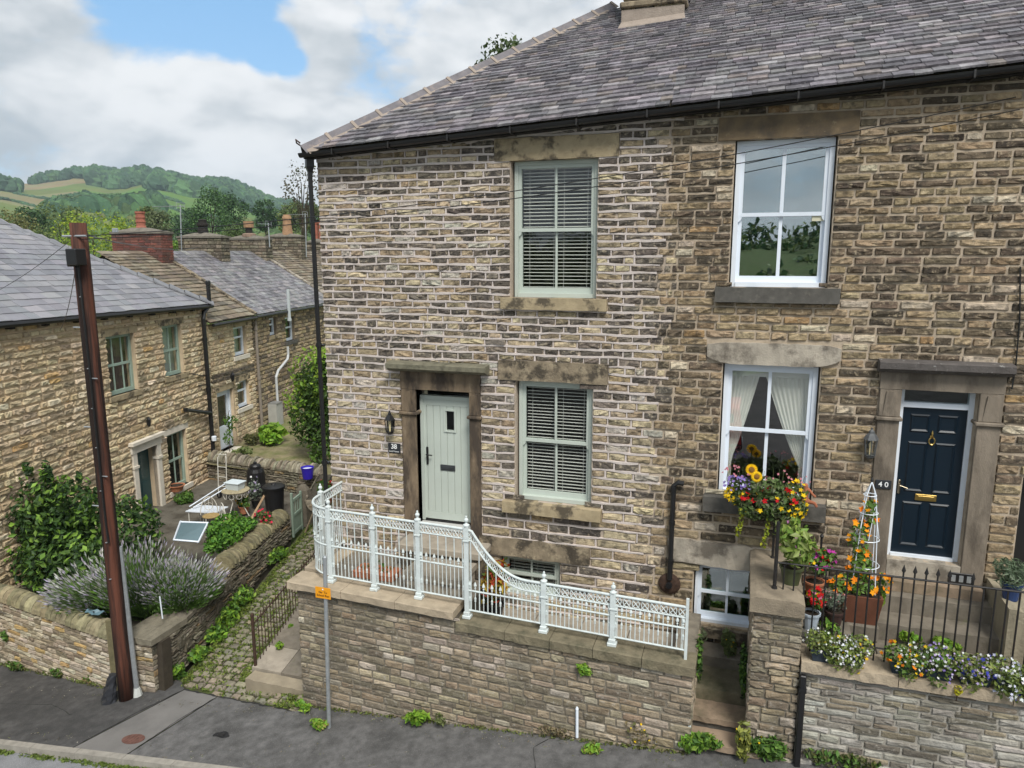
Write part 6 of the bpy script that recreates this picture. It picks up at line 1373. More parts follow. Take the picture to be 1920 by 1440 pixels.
V = [c+ux*.16*rnd.uniform(.6, 1.1)*math.cos(w)+np.array([0, .09*rnd.uniform(.6, 1.1)*math.sin(w), .005]) for w in np.linspace(0, 2*math.pi, 18, endpoint=False)]; MB().add(V, [tuple(range(18))]).build('tar', mat('tar', (.02, .02, .021), .8, .3, 9, .5, 60), dp); MB().obox(c-ux*.06+[0, -.04, .006], ux*.12, (0, .08, 0), (0, 0, .006)).build('lid', M_iron, dp)
# ---------------------------------------------------------------- near plants and pots
G_DK = [(.030, .070, .018), (.048, .105, .024), (.020, .045, .014)]; G_MID = [(.085, .18, .03), (.06, .13, .025), (.12, .22, .035)]; G_BR = [(.19, .34, .03), (.13, .28, .03), (.25, .38, .05)]; G_GREY = [(.17, .21, .15), (.12, .16, .11)]; G_OL = [(.10, .11, .04), (.13, .13, .045), (.07, .085, .03)]
WHITE = (.80, .82, .82); YEL = (.85, .58, .015); RED = (.62, .012, .018); ORG = (.88, .24, .01); PNK = (.75, .22, .42); MAG = (.55, .05, .38); VIO = (.27, .20, .52); BLU = (.05, .06, .38); LIL = (.52, .42, .68)
def blobs(c, R, n, s=.5, flat=1.):
    out = []
    for _ in range(n):
        d = unit((rnd.gauss(0, 1), rnd.gauss(0, 1), rnd.gauss(0, 1)))*rnd.uniform(.2, 1)*(1-s*.6)
        k = s*rnd.uniform(.7, 1.25); out.append((c[0]+d[0]*R[0], c[1]+d[1]*R[1], c[2]+d[2]*R[2]*flat, R[0]*k, R[1]*k, R[2]*k))
    return out
def shrub(name, lab, c, R, n, size, cols, nb=10, s=.45, cat='shrub', base=None, extra=None, stems=True, asp=.55):
    t = thing(name, lab, cat, (c[0], c[1], base if base is not None else c[2]-R[2])); lb = blobs(c, R, nb, s)
    mb = leafcloud(MB(), n, lb, size, cols, asp=asp); mb.build('foliage', LEAF, t)
    if stems:
        mb = MB(); b = np.array([c[0], c[1], base if base is not None else c[2]-R[2]])
        for l in lb[:7]: mb.tube([b+[rnd.uniform(-.05, .05), rnd.uniform(-.05, .05), 0], (b+np.array(l[:3]))/2+[0, 0, .05], np.array(l[:3])], [.016, .011, .005], 5)
        mb.build('stems', mat('stem_brown', (.07, .05, .03), .9, .3, 8, .3, 40), t)
    return t, lb
# laurel and lavender in the left garden
t, lb = shrub('laurel_bush', 'large glossy dark green laurel bush filling the corner of the cottage garden', (-13.6, .55, 1.3), (1.5, .9, .95), 5200, .125, G_DK+[(.06, .12, .025)], 16, .42, 'bush', .3)
mb = MB(); tl = [(-14.2, .3, 1.75, 1.0, .6, .85), (-12.3, 1.0, 1.3, .75, .7, .8), (-13.0, -.1, .9, 1.1, .55, .65), (-13.4, .6, 1.95, .8, .5, .55), (-14.9, .2, 1.7, .9, .6, .9), (-15.4, .3, 1.4, .8, .6, .9), (-12.3, .2, .9, .6, .5, .5)]; leafcloud(mb, 8500, tl, .12, G_DK+[(.05, .10, .02), (.09, .17, .03)]); mb.build('foliage', LEAF, t)
mb = MB(); leafcloud(mb, 1500, [(l[0], l[1]-.05, l[2]+.1, l[3], l[4], l[5]) for l in tl+lb], .13, [(.20, .34, .05), (.14, .27, .04)], shell=.95); mb.build('new_growth', LEAF, t)
mb = MB(); leafcloud(mb, 700, [(x_, .3+rnd.uniform(-.3, .5), z_+k_*.14, .10*(1-k_*.2), .10*(1-k_*.2), .10) for x_, z_ in ((-14.6, 2.5), (-14.0, 2.55), (-13.5, 2.6), (-13.0, 2.3), (-12.5, 2.1), (-15.2, 2.3)) for k_ in range(3)], .11, G_DK+[(.12, .23, .03)]); mb.build('sprigs', LEAF, t)
def spikes(c, n, R, h0, h1, stem, tips, tipl, spread=1., ncol=None):
    mb = MB(); V = []; F = []; C = []
    for _ in range(n):
        a = rnd.uniform(0, 2*math.pi); rr = math.sqrt(rnd.random()); d = np.array([math.cos(a)*rr*R[0], math.sin(a)*rr*R[1], 0]); L = rnd.uniform(h0, h1)*(1-.25*rr)
        b = np.array(c)+d*.35+[0, 0, 0]; dirv = unit(np.array([d[0]*spread/max(R[0], .1), d[1]*spread/max(R[1], .1), .75+rnd.uniform(-.1, .3)])+np.array([rnd.gauss(0, .12), rnd.gauss(0, .12), 0])); tp_ = b+dirv*L
        w = unit(np.cross(dirv, (rnd.gauss(0, 1), rnd.gauss(0, 1), .2)))*.006; k = len(V); st = stem[rnd.randrange(len(stem))]
        V += [b-w, b+w, tp_+w*.7, tp_-w*.7]; C += [jit(st, .2)]*4; F.append((k, k+1, k+2, k+3))
        for q in range(2):
            w2 = unit(np.cross(dirv, (rnd.gauss(0, 1), rnd.gauss(0, 1), rnd.gauss(0, 1))))*.014; k = len(V); e = tp_+dirv*tipl*rnd.uniform(.7, 1.2); m_ = tp_+dirv*tipl*.4
            V += [tp_-dirv*.02, m_+w2, e, m_-w2]; C += [jit(tips[rnd.randrange(len(tips))], .2)]*4; F.append((k, k+1, k+2, k+3))
    mb.add(V, F, np.array(C)); return mb
lv = thing('lavender_bush', 'big lavender bush with grey green stems and pale purple flower spikes', 'lavender', (-10.7, -.3, .3))
L_ST = [(.10, .16, .055), (.14, .19, .09), (.08, .13, .04)]; L_TP = [(.46, .43, .50), (.56, .54, .57), (.38, .34, .46), (.42, .44, .38), (.30, .34, .24)]; L_LF = [(.12, .24, .05), (.17, .29, .075), (.09, .18, .04), (.15, .28, .045)]
for c_, n_, R_, h_, sp_ in (((-11.55, -.42, .42), 1150, (.95, .40), (.55, 1.15), 1.7), ((-10.75, -.25, .45), 950, (.95, .5), (.7, 1.4), 1.0), ((-9.98, -.05, .55), 900, (.6, .6), (.45, 1.0), 1.2)):
    spikes(c_, n_, R_, *h_, L_ST, L_TP, .10, sp_).build('flower_spikes', LEAF, lv)
    spikes((c_[0], c_[1], c_[2]-.1), int(n_*1.9), (R_[0]*.95, R_[1]), h_[0]*.6, h_[1]*.78, L_LF, L_LF, .10, sp_).build('leaves', LEAF, lv)
leafcloud(MB(), 4200, [(-10.9, -.35, .75, .95, .42, .5), (-10.1, -.2, .75, .6, .5, .42), (-11.6, -.4, .62, .6, .35, .35)], .07, L_LF+[(.06, .10, .035)], asp=.22).build('leaves', LEAF, lv)
def spot(px, py, Y): return onY(px, py, Y)
c = onP(437, 975, LA-Nl*.55, Nl); shrub('climbing_rose', 'bright green leafy shrub leaning over the lane wall coping', (c[0], c[1], 1.05), (.42, 1.0, .42), 3000, .10, [(.10, .24, .03), (.06, .16, .025), (.15, .31, .04)], 12, .45, 'shrub', .35)
c = cpt(1.2, .5, .5); shrub('shrub', 'small olive green shrub beside the pale stone door surround', c, (.28, .3, .28), 700, .08, G_MID, 7, .5, 'shrub', .32)
t, lb = shrub('tall_hedge', 'tall dense green privet hedge at the head of the lane beside the stone house', (-12.35, 8.5, 2.35), (.55, .9, 1.45), 5200, .12, [(.06, .12, .02), (.10, .19, .03), (.04, .08, .018)], 14, .45, 'hedge', .7)
mb = MB(); leafcloud(mb, 5200, [(-12.2, 8.4, 3.2, .75, .8, .9), (-12.5, 8.3, 2.2, .65, .8, .9), (-11.9, 8.3, 1.3, .55, .8, .8), (-11.8, 8.6, 3.8, .5, .6, .5)], .12, [(.05, .10, .02), (.11, .21, .03), (.035, .07, .016)]); mb.build('foliage', LEAF, t)
mb = MB(); leafcloud(mb, 900, [(-12.2, 8.3, 3.6, .8, .8, .8), (-11.9, 8.5, 4.0, .5, .6, .5), (-12.6, 8.2, 2.9, .6, .7, .6)], .13, [(.24, .36, .04), (.17, .30, .03)], shell=.95); mb.build('new_growth', LEAF, t)
p = onZ(512, 835, 1.0); shrub('hosta', 'bright yellow green broad leaved plant in the back yard', (p[0], p[1], 1.32), (.55, .45, .34), 330, .30, G_BR, 6, .55, 'plant', 1.0, stems=False)
p = onZ(472, 838, .95); shrub('yard_shrub', 'dull olive bush left of the broad leaved plant in the yard', (p[0], p[1], 1.2), (.35, .3, .26), 700, .08, G_OL, 6, .5, 'shrub', .95, stems=False)
p = onZ(455, 865, .9); shrub('yard_plant', 'pale green spreading plant on the yard wall end', (p[0], p[1], 1.15), (.35, .3, .2), 420, .10, [(.20, .24, .09), (.14, .19, .06)], 6, .5, 'plant', .95, stems=False)
for (s, z, k, lab) in ((4.35, 2.0, .3, 'thin rose climbing beside the white glazed door'),):
    t = thing('climber', lab, 'climber', cpt(s, 1, .2)); mb = MB(); mb.tube([cpt(s, 1, .2), cpt(s+.05, 1.6, .2), cpt(s, 2.1, .22), cpt(s+.15, 2.3, .2)], .01, 5).build('stem', M_rust, t)
    leafcloud(MB(), 170, [(*cpt(s+.1, 2.0, .22), .25, .25, .2), (*cpt(s-.02, 1.5, .2), .15, .15, .3), (*cpt(s+.25, 1.7, .2), .15, .15, .12)], .10, G_MID).build('foliage', LEAF, t)
# ---- garden furniture
M_wiron = mat('white_iron', (.62, .60, .54), .6, .15, 8, .2, 60); GYD = .42
tb = thing('garden_table', 'white wrought iron bistro table with a box on it', 'table', onZ(440, 985, GYD)); c = onZ(445, 968, GYD); zt = GYD+.70
MB().lathe([(.34, 0), (.35, .012), (.34, .025)], (c[0], c[1], zt), 20).build('table_top', mat('weathered_top', (.36, .31, .20), .8, .3, 12, .3, 50), tb)
for k in range(3):
    w = 2*math.pi*k/3+.4; MB().tube([(c[0]+.24*math.cos(w), c[1]+.24*math.sin(w), zt), (c[0]+.12*math.cos(w), c[1]+.12*math.sin(w), GYD+.4), (c[0]+.30*math.cos(w), c[1]+.30*math.sin(w), GYD)], .013, 6).build('leg', M_wiron, tb)
mb = MB()
for k in range(10):
    w = 2*math.pi*k/10; q = np.array([c[0]+.30*math.cos(w), c[1]+.30*math.sin(w), zt-.09]); tv = np.array([-math.sin(w), math.cos(w), 0]); mb.tube([q+tv*.07*math.cos(a)+np.array([0, 0, .07*math.sin(a)]) for a in np.linspace(0, 2*math.pi, 9)], .006, 4, caps=False)
mb.build('apron', M_wiron, tb)
bxx = thing('storage_box', 'clear plastic tub standing on the white garden table', 'box', (c[0], c[1], zt)); MB().hexa([(c[0]-.2, c[1]-.08, zt+.026), (c[0]+.14, c[1]-.08, zt+.026), (c[0]+.14, c[1]+.16, zt+.026), (c[0]-.2, c[1]+.16, zt+.026), (c[0]-.23, c[1]-.11, zt+.20), (c[0]+.17, c[1]-.11, zt+.20), (c[0]+.17, c[1]+.19, zt+.20), (c[0]-.23, c[1]+.19, zt+.20)]).build('tub', mat('frosted_tub', (.55, .62, .66), .3, .05, 4, 0, spec=.5), bxx); MB().bbox(c[0]-.25, c[0]+.19, c[1]-.13, c[1]+.21, zt+.20, zt+.225, .006).build('lid', mat('tub_lid', (.62, .70, .74), .35, .05, 4, 0), bxx)
def chair(name, lab, px, py, ang):
    t = thing(name, lab, 'chair', onZ(px, py, GYD)); b = onZ(px, py, GYD); ca, sa = math.cos(ang), math.sin(ang); Q = lambda x, y, z: np.array([b[0]+x*ca-y*sa, b[1]+x*sa+y*ca, GYD+z])
    MB().lathe([(.19, 0), (.20, .012), (.19, .024)], Q(0, 0, .44), 16).build('seat', mat('rattan_seat', (.34, .24, .10), .8, .3, 20, .4, 50), t)
    for x, y in ((-.14, -.14), (.14, -.14), (.14, .14), (-.14, .14)): MB().tube([Q(x, y, .44), Q(x*1.25, y*1.25, 0)], .010, 6).build('leg', M_wiron, t)
    mb = MB(); mb.tube([Q(.2*math.cos(w), .17, .46+.42*math.sin(w)) for w in np.linspace(0, math.pi, 13)], .011, 6)
    for k in (-.10, 0, .10): mb.tube([Q(k, .17, .46), Q(k*.8, .17, .82)], .006, 4)
    mb.tube([Q(.09*math.cos(w), .17, .64+.09*math.sin(w)) for w in np.linspace(0, 2*math.pi, 13)], .006, 4, caps=False); mb.build('backrest', M_wiron, t)
chair('garden_chair', 'white iron chair with tan seat in front of the bistro table', 434, 1006, 2.6); chair('garden_chair', 'white iron chair with striped back left of the bistro table', 398, 1000, .9)
bn = thing('bench', 'low white slatted bench piled with folded garden poles', 'bench', onZ(385, 980, GYD)); b = onZ(385, 985, GYD)
for i in range(6): MB().obox((b[0]-.35+.0*i, b[1]-.25+i*.085, GYD+.40), (.8, .12, 0), (-.01, .06, 0), (0, 0, .02)).build('slat', M_white, bn)
for x, y in ((-.3, -.2), (.4, -.12), (-.32, .2), (.38, .3)): MB().tube([(b[0]+x, b[1]+y, GYD), (b[0]+x, b[1]+y, GYD+.4)], .014, 6).build('leg', M_wiron, bn)
for i, (a, d) in enumerate((((355, 950), (425, 905)), ((362, 952), (432, 910)))):
    t = thing('pole', ('upper' if i == 0 else 'lower')+' of two white poles leaning across the garden bench', 'pole', onZ(*a, 1.0)); p0, p1 = onZ(*a, .88), onZ(*d, 1.2); MB().tube([p0, p1], .016, 8).build('tube', M_white, t); MB().lathe([(.02, 0), (.02, .03)], p1, 8).build('cap', M_white, t)
sk = thing('sack_truck', 'white metal sack truck standing upright by the yard wall', 'sack truck', onZ(420, 930, GYD)); b = onZ(418, 935, GYD)
for x in (-.14, .14): MB().tube([(b[0]+x, b[1], GYD+.05), (b[0]+x+.02, b[1]+.05, GYD+1.15), (b[0]+x*.6+.03, b[1]+.1, GYD+1.27)], .014, 6).build('upright', M_wiron, sk); MB().lathe([(.09, 0), (.09, .04)], (b[0]+x*1.2, b[1]+.05, GYD+.09), 12, axis=(1, 0, 0)).build('wheel', M_black, sk)
for z in (.35, .62, .9, 1.25): MB().tube([(b[0]-.13, b[1]+.05*z, GYD+z), (b[0]+.16, b[1]+.05*z, GYD+z)], .011, 6).build('crossbar', M_wiron, sk)
def barrel(name, lab, px, py, r, h, m, prof, cat, lid=None):
    b = onZ(px, py, GYD); t = thing(name, lab, cat, b); MB().lathe([(r*k, h*z) for k, z in prof], b, 20).build('body', m, t, smooth=False)
    if lid: MB().lathe([(r*k, h*z) for k, z in lid], b, 20).build('lid', m, t)
    return b
barrel('compost_bin', 'tall black plastic barrel with a domed screw lid by the yard wall', 482, 928, .25, .92, M_black, [(.85, 0), (1, .12), (1, .3), (1.04, .32), (1.04, .36), (1, .38), (1, .6), (.95, .75), (.8, .85)], 'barrel', [(.62, .85), (.62, .93), (.5, .97), (.2, 1.0), (.2, 1.04), (.1, 1.06)])
barrel('dustbin', 'black plastic dustbin with a flat lid beside the gate stone', 516, 962, .27, .74, M_black, [(.8, 0), (.96, .92), (1.05, .92), (1.05, .97)], 'dustbin', [(1.07, .96), (1.08, 1.0), (.9, 1.04), (.25, 1.06), (.2, 1.1)])
b = np.array([-11.35, 6.25, 1.03]); t = thing('bucket', 'bright blue plastic bucket on the stone wall corner', 'bucket', b); MB().lathe([(.13, 0), (.17, .30), (.18, .30), (.18, .32), (.16, .32), (.12, .03)], b, 16).build('bucket', mat('blue_plastic', (.035, .02, .38), .4, .05, 4, 0, spec=.5), t); MB().lathe([(.01, 0), (.15, .02)], b+[0, 0, .25], 12).build('contents', M_white, t)
# cold frame and planters near the lavender
cf = thing('cold_frame', 'white framed glass cold frame lid propped at an angle behind the lavender', 'cold frame', onY(362, 1005, 1.5)); a = onY(338, 978, 1.6); b2 = onY(392, 980, 1.75); c_ = onY(373, 1018, 1.15); d_ = onY(325, 1014, 1.0)
for p, q in ((a, b2), (b2, c_), (c_, d_), (d_, a)): MB().obox(p, q-p, unit(np.cross(q-p, (0, -1, 1)))*.03, np.array([0, -.015, .02])).build('frame', M_white, cf)
MB().add([a, b2, c_, d_], [(3, 2, 1, 0)]).build('pane', mat('frosted_glass', (.10, .16, .18), .25, .1, 3, .05, 30, spec=.6), cf)
def pot(name, lab, p, r, h, m, cat='pot', rim=True, n=16):
    t = thing(name, lab, cat, p); MB().lathe([(r*.68, 0), (r*.95, h*.86), (r*1.06, h*.87), (r*1.08, h), (r*.92, h), (r*.9, h*.9)] if rim else [(r*.8, 0), (r, h), (r*.92, h), (r*.9, h*.9)], p, n).build('pot', m, t); MB().lathe([(r*.88, 0), (r*.2, .01)], np.asarray(p)+[0, 0, h*.9], 10).build('soil', M_soil, t); return t
POTM = pot
def potted(name, lab, p, r, h, m, pl_r, pl_h, n, size, cols, fl=(), fs=.03, cat='potted plant', asp=.55, nb=6, dz=.0):
    t = pot(name, lab, p, r, h, m, cat); c = (p[0], p[1], p[2]+h+pl_h*.75+dz); lb = blobs(c, (pl_r*1.15, pl_r*1.15, pl_h*1.1), nb, .55); leafcloud(MB(), n, lb, size, cols, asp=asp).build('foliage', LEAF, t)
    for k, (cl, nf) in enumerate(fl): blossoms(MB(), on_lobe(lb, nf), fs, [cl]).build('flowers', PETAL, t)
    return t, lb
p = onP(331, 912, CP0+CN*.10, CN); t = pot('bowl', 'shallow terracotta bowl on the cottage window sill', (p[0], p[1], .625), .21, .17, M_terra, 'bowl')
p = onZ(404, 1090, .55); potted('small_pot', 'tiny terracotta pot with orange flower near the lavender', p, .07, .11, M_terra, .09, .07, 60, .06, G_BR, [(ORG, 3)], .03)
t = thing('planter_box', 'tilted brown wooden planter box at the lavender edge', 'planter', onY(370, 1115, -.4)); a = LA+Ul*.95-Nl*.12+np.array([0, 0, lt(.95)-.03]); MB().obox(a, Ul*.42, -Nl*.16, (0, 0, .14)).build('box', wood('planter_wood', (.10, .055, .03)), t)
t = thing('cane', 'white plastic cane standing in front of the lavender', 'cane', onY(304, 1150, -.9)); p = onY(304, 1150, -.85); MB().tube([p-[0, 0, .1], p+[-.02, 0, .32]], .012, 6).build('cane', M_white, t)
p = onZ(458, 962, .45); potted('flower_pot', 'pot of yellow orange flowers against the lane wall', p, .14, .2, M_terra, .2, .2, 260, .08, G_MID, [(YEL, 14), (ORG, 8)], .055)
p = onP(497, 955, LA-Nl*.2, Nl); potted('geranium_pot', 'terracotta pot with bright red geranium on the wall near the green gate', (p[0], p[1], .80), .12, .18, M_terra, .18, .16, 200, .09, G_MID+G_OL, [((.78, .03, .10), 26)], .06)
p = onZ(480, 950, .45); potted('tall_daisies', 'tall pale lilac daisies behind the geranium pot', p, .12, .2, M_black, .2, .36, 240, .07, G_GREY, [(LIL, 22), (WHITE, 10)], .05)
t = thing('trellis_board', 'narrow wooden board leaning by the red geranium', 'board', onY(480, 975, 4)); a = onZ(462, 985, .6); MB().obox(a, (.05, 0, 0), (0, .03, 0), onZ(503, 912, 1.05)-a).build('board', wood('board_wood', (.36, .24, .14)), t)
p = onZ(330, 1145, .3); 
t = thing('blue_bag', 'crumpled blue plastic sheet on the coping by the lavender', 'plastic sheet', onY(180, 1150, -1.2)); p = onY(178, 1152, -1.15); V = [p+np.array([.26*(i/6-.5)*2*.7, .06*(j-1)+rnd.uniform(-.02, .02), .06*rnd.random()+.02]) for j in range(3) for i in range(7)]; MB().add(V, [(j*7+i, j*7+i+1, j*7+i+8, j*7+i+7) for j in range(2) for i in range(6)]).build('sheet', mat('blue_sheet', (.12, .20, .24), .5, .2, 8, .2, 30), t)
p = onZ(498, 820, 1.0); t = thing('meter_box', 'pale grey utility box against the far cottage wall', 'box', p); q = cpt(7.35, 1.05, .05); MB().obox(q, CD*.5, CN*.32, (0, 0, .85)).build('box', mat('grey_box', (.36, .36, .33), .7, .15, 5, .2, 40), t); MB().obox(q+CD*.03+[0, 0, .85], CD*.44, CN*.34, (0, 0, .04)).build('lid', mat('grey_lid', (.2, .2, .19), .7, .15, 5, .2, 40), t)
p = onZ(425, 868, .95); t = thing('clay_slab', 'broken terracotta slab in front of the white door', 'slab', p); MB().obox(p+[-.2, -.1, .0], (.45, .1, .05), (-.1, .25, .05), (0, 0, .05)).build('slab', M_terra, t)
# red basket and stool beyond the curved railing
p = onP(612, 912, np.array([-7.3, 2.2, 0]), np.array([0, 1., 0])); potted('red_geranium', 'red geranium pot just beyond the curved white railing', (p[0], p[1], p[2]-.35), .14, .2, M_terra, .22, .16, 240, .09, G_MID, [((.7, .02, .05), 40)], .06)
p = onZ(578, 960, 1.0); t = thing('sawhorse', 'weathered wooden trestle standing in the lane behind the railing', 'trestle', onZ(578, 985, .3)); a = onZ(582, 1000, .35)
for x, y in ((-.15, 0), (.2, .0), (-.1, .4), (.25, .4)): MB().tube([a+[x, y, 0], a+[.05, .2+.0*y, .62]], .022, 5).build('leg', wood('trestle_wood', (.22, .17, .11)), t)
MB().obox(a+[-.1, .15, .6], (.35, 0, 0), (0, .1, 0), (0, 0, .05)).build('beam', MATS['trestle_wood'], t)
# ---- terrace plant
potted('croton_pot', 'pot with red and yellow leaved plant on the terrace by the swept rail', (-3.52, -.55, 1.48), .15, .32, M_black, .24, .36, 330, .17, [(.34, .20, .02), (.10, .16, .03), (.36, .05, .02), (.42, .30, .04)], cat='potted plant', asp=.28, dz=.1)
t = thing('brick_tray', 'shallow terracotta trough on the terrace floor behind the railing', 'trough', (-5.35, -.8, 2.1)); MB().bbox(-5.75, -5.05, -.95, -.62, 2.085, 2.20, .012).build('trough', mat('terra_trough', (.38, .14, .07), .85, .2, 8, .3, 50), t); leafcloud(MB(), 60, [(-5.4, -.78, 2.22, .3, .14, .08)], .07, G_MID).build('foliage', LEAF, t)
# ---- house 40 flowers
wb = thing('window_basket', 'wall basket overflowing with yellow, red and violet flowers under the white window', 'flower basket', (.32, -.30, 3.6)); bc = np.array([.33, -.32, 3.72])
mb = MB()
for k in range(9): w = math.pi*k/8; mb.tube([bc+[-.42*math.cos(w), -.20*math.sin(w), .12], bc+[-.30*math.cos(w), -.12*math.sin(w), -.14]], .006, 4)
for z, a, b in ((.12, .42, .20), (-.02, .38, .17), (-.14, .30, .12)): mb.tube([bc+[-a*math.cos(w), -b*math.sin(w), z] for w in np.linspace(0, math.pi, 15)], .007, 5)
mb.build('wire_basket', M_iron, wb); MB().lathe([(.20, 0), (.30, .24)], bc+[0, .05, -.11], 16).build('liner', M_soil, wb)
lb = [(.05, -.36, 3.92, .24, .16, .17), (.33, -.40, 3.95, .26, .18, .18), (.62, -.36, 3.90, .24, .16, .17), (.33, -.45, 3.78, .42, .16, .15), (.70, -.38, 3.74, .16, .14, .15), (.0, -.38, 3.80, .16, .14, .12)]
lb += [(.2, -.42, 3.64, .22, .12, .12), (.5, -.42, 3.64, .22, .12, .12)]
leafcloud(MB(), 2300, lb, .075, [(.07, .12, .03), (.11, .16, .05), (.13, .15, .08)]).build('foliage', LEAF, wb)
for nm, cl, n, s, zn, ls in (('yellow_flowers', YEL, 95, .065, -.9, lb[3:5]+[(.52, -.42, 3.72, .34, .14, .13), (-.08, -.38, 3.86, .12, .12, .10), (.72, -.38, 3.95, .12, .12, .16)]), ('red_flowers', RED, 30, .075, -.3, [(.12, -.40, 3.85, .14, .14, .1), (.48, -.46, 3.86, .26, .14, .16)]), ('violet_flowers', VIO, 46, .045, -.2, [(-.04, -.42, 3.98, .18, .14, .14)]), ('pink_flowers', (.55, .22, .26), 40, .035, .2, [(.55, -.36, 4.08, .36, .16, .14), (-.05, -.36, 4.1, .2, .12, .14)])):
    blossoms(MB(), on_lobe(ls, n, zn), s, [cl]).build(nm, PETAL, wb)
mb = MB()
for k in range(26): x = rnd.uniform(-.2, .85); z0 = 4.0; mb.tube([(x, -.34, z0), (x+rnd.uniform(-.04, .04), -.36, z0+rnd.uniform(.12, .26))], .003, 3, col=(.1, .13, .05))
mb.build('stems', LEAF, wb)
for x, l in ((.02, .34), (.36, .46), (.72, .30)): mb = MB(); leafcloud(mb, 110, [(x+.02*math.sin(k), -.47, 3.66-l*k/5, .035, .03, .05) for k in range(6)], .045, [(.34, .36, .02), (.25, .32, .03)]); mb.build('trailing_stem', LEAF, wb)
for i, (x, z, s) in enumerate(((.13, 4.22, .08), (.20, 4.14, .075))):
    t = thing('sunflower', ('upper' if i == 0 else 'lower')+' of two large yellow sunflower heads above the window basket', 'sunflower', (x, -.4, 4.0), 'sunflowers in the window basket'); P = np.array([x, -.40-.04*i, z]); nn = unit((.1, -1, .25)); a = unit(np.cross(nn, (0, 0, 1))); b_ = np.cross(nn, a); V = []; F = []; C = []
    for rg in range(2):
        for k in range(16):
            w = 2*math.pi*(k+rg*.5)/16; d = a*math.cos(w)+b_*math.sin(w); e = unit(np.cross(d, nn)); j = len(V); V += [P+d*s*.35, P+d*s*.7+e*s*.13+nn*.01*rg, P+d*s*1.05, P+d*s*.7-e*s*.13+nn*.01*rg]; F.append((j, j+1, j+2, j+3)); C += [jit((.86, .56, .015), .12)]*4
    MB().add(V, F, np.array(C)).build('petals', PETAL, t); MB().lathe([(s*.5, 0), (s*.45, .012), (s*.2, .018)], P+nn*.004, 12, axis=nn).build('disc', mat('sunflower_disc', (.20, .10, .02), .9, .4, 60, .6, 90), t); MB().tube([P, P+[0, .06, -.2]], .008, 5).build('stem', mat('green_stem', (.09, .14, .03), .7, .2, 5, 0), t)
fg = thing('clay_figure', 'small terracotta garden figure clinging to the window sill end', 'figurine', (.88, -.2, 3.7)); q = onY(1508, 935, -.22); mb = bmesh.new()
jt = [((0, 0, 0), .045), ((0, -.01, .09), .055), ((0, -.01, .17), .03), ((0, -.015, .225), .052), ((.05, -.02, .14), .022), ((.10, -.05, .08), .018), ((.14, -.06, .05), .02), ((-.05, -.02, .14), .022), ((-.08, -.06, .08), .018), ((-.03, -.09, .04), .02), ((.05, -.03, -.03), .03), ((.13, -.06, -.03), .024), ((.16, -.06, -.09), .022), ((-.04, -.03, -.05), .03), ((-.06, -.05, -.14), .022), ((-.09, -.07, -.17), .024)]
me = bpy.data.meshes.new('figure'); me.from_pydata([tuple(np.array(p)+q) for p, r in jt], [(0, 1), (1, 2), (2, 3), (1, 4), (4, 5), (5, 6), (1, 7), (7, 8), (8, 9), (0, 10), (10, 11), (11, 12), (0, 13), (13, 14), (14, 15)], [])
fo = bpy.data.objects.new('figure', me); sc.collection.objects.link(fo); md = fo.modifiers.new('skin', 'SKIN'); fo.modifiers.new('sub', 'SUBSURF').levels = 1
for i, (p, r) in enumerate(jt): me.skin_vertices[0].data[i].radius = (r, r)
me.skin_vertices[0].data[0].use_root = True
dg = bpy.context.evaluated_depsgraph_get(); me2 = bpy.data.meshes.new_from_object(fo.evaluated_get(dg)); bpy.data.objects.remove(fo); me2.materials.clear(); me2.materials.append(mat('clay_red', (.36, .13, .07), .8, .2, 10, .2, 50)); put(bpy.data.objects.new('body', me2), fg)
# pots by the black railing
potted('geranium_pot', 'green glazed pot of pale leaved pink geranium on the side wall cap', (.66, -1.22, 3.02), .14, .24, mat('green_glaze', (.07, .085, .04), .35, .15, 5, .1, 40, spec=.5), .24, .30, 420, .11, [(.20, .28, .05), (.14, .24, .04), (.26, .32, .10)], [((.62, .25, .55), 12)], .055, dz=.06)
potted('flower_pot', 'terracotta pot with magenta and red flowers behind the black railing', (.98, -.75, 2.70), .13, .2, M_terra, .26, .22, 300, .08, G_MID, [(MAG, 22), (RED, 14), (YEL, 7), (VIO, 8)], .06, dz=.08)
t = thing('plant_stand', 'stacked dark flower pot stand under the magenta flowers', 'plant stand', (.98, -.75, 2.2)); MB().lathe([(.12, 0), (.10, .25), (.15, .5)], (.98, -.75, 2.2), 12).build('stand', M_soil, t)
potted('geranium_bucket', 'white metal bucket of bright red geraniums inside the black railing', (.92, -1.22, 2.46), .11, .22, mat('white_bucket', (.45, .52, .60), .5, .1, 5, .1, 40), .13, .17, 120, .08, G_MID, [(RED, 34), (PNK, 7), (YEL, 3)], .065)
t = thing('plinth_stone', 'dark stone plinth under the white bucket', 'plinth', (.92, -1.2, 2.2)); MB().bbox(.80, 1.06, -1.30, -1.0, 2.2, 2.46, .02).build('stone', M_dress3, t)
potted('sedum_pot', 'grey leaved plant with dusty pink flowers in a dark pot', (1.22, -.95, 2.42), .12, .2, mat('dark_clay', (.07, .04, .035), .7, .2, 6, .2, 40), .22, .18, 340, .055, G_GREY+[(.20, .20, .17)], [((.60, .28, .30), 34)], .03)
t = thing('plinth_stone', 'low mossy stone under the dusty pink plant', 'plinth', (1.22, -.9, 2.2)); MB().bbox(1.06, 1.42, -1.1, -.72, 2.2, 2.42, .03).build('stone', M_flag, t)
t, lb = shrub('fern_clump', 'green ferny clump between the pots on the forecourt floor', (1.15, -1.08, 2.36), (.32, .16, .15), 420, .08, G_MID+G_BR, 8, .5, 'plant', 2.2, stems=False)
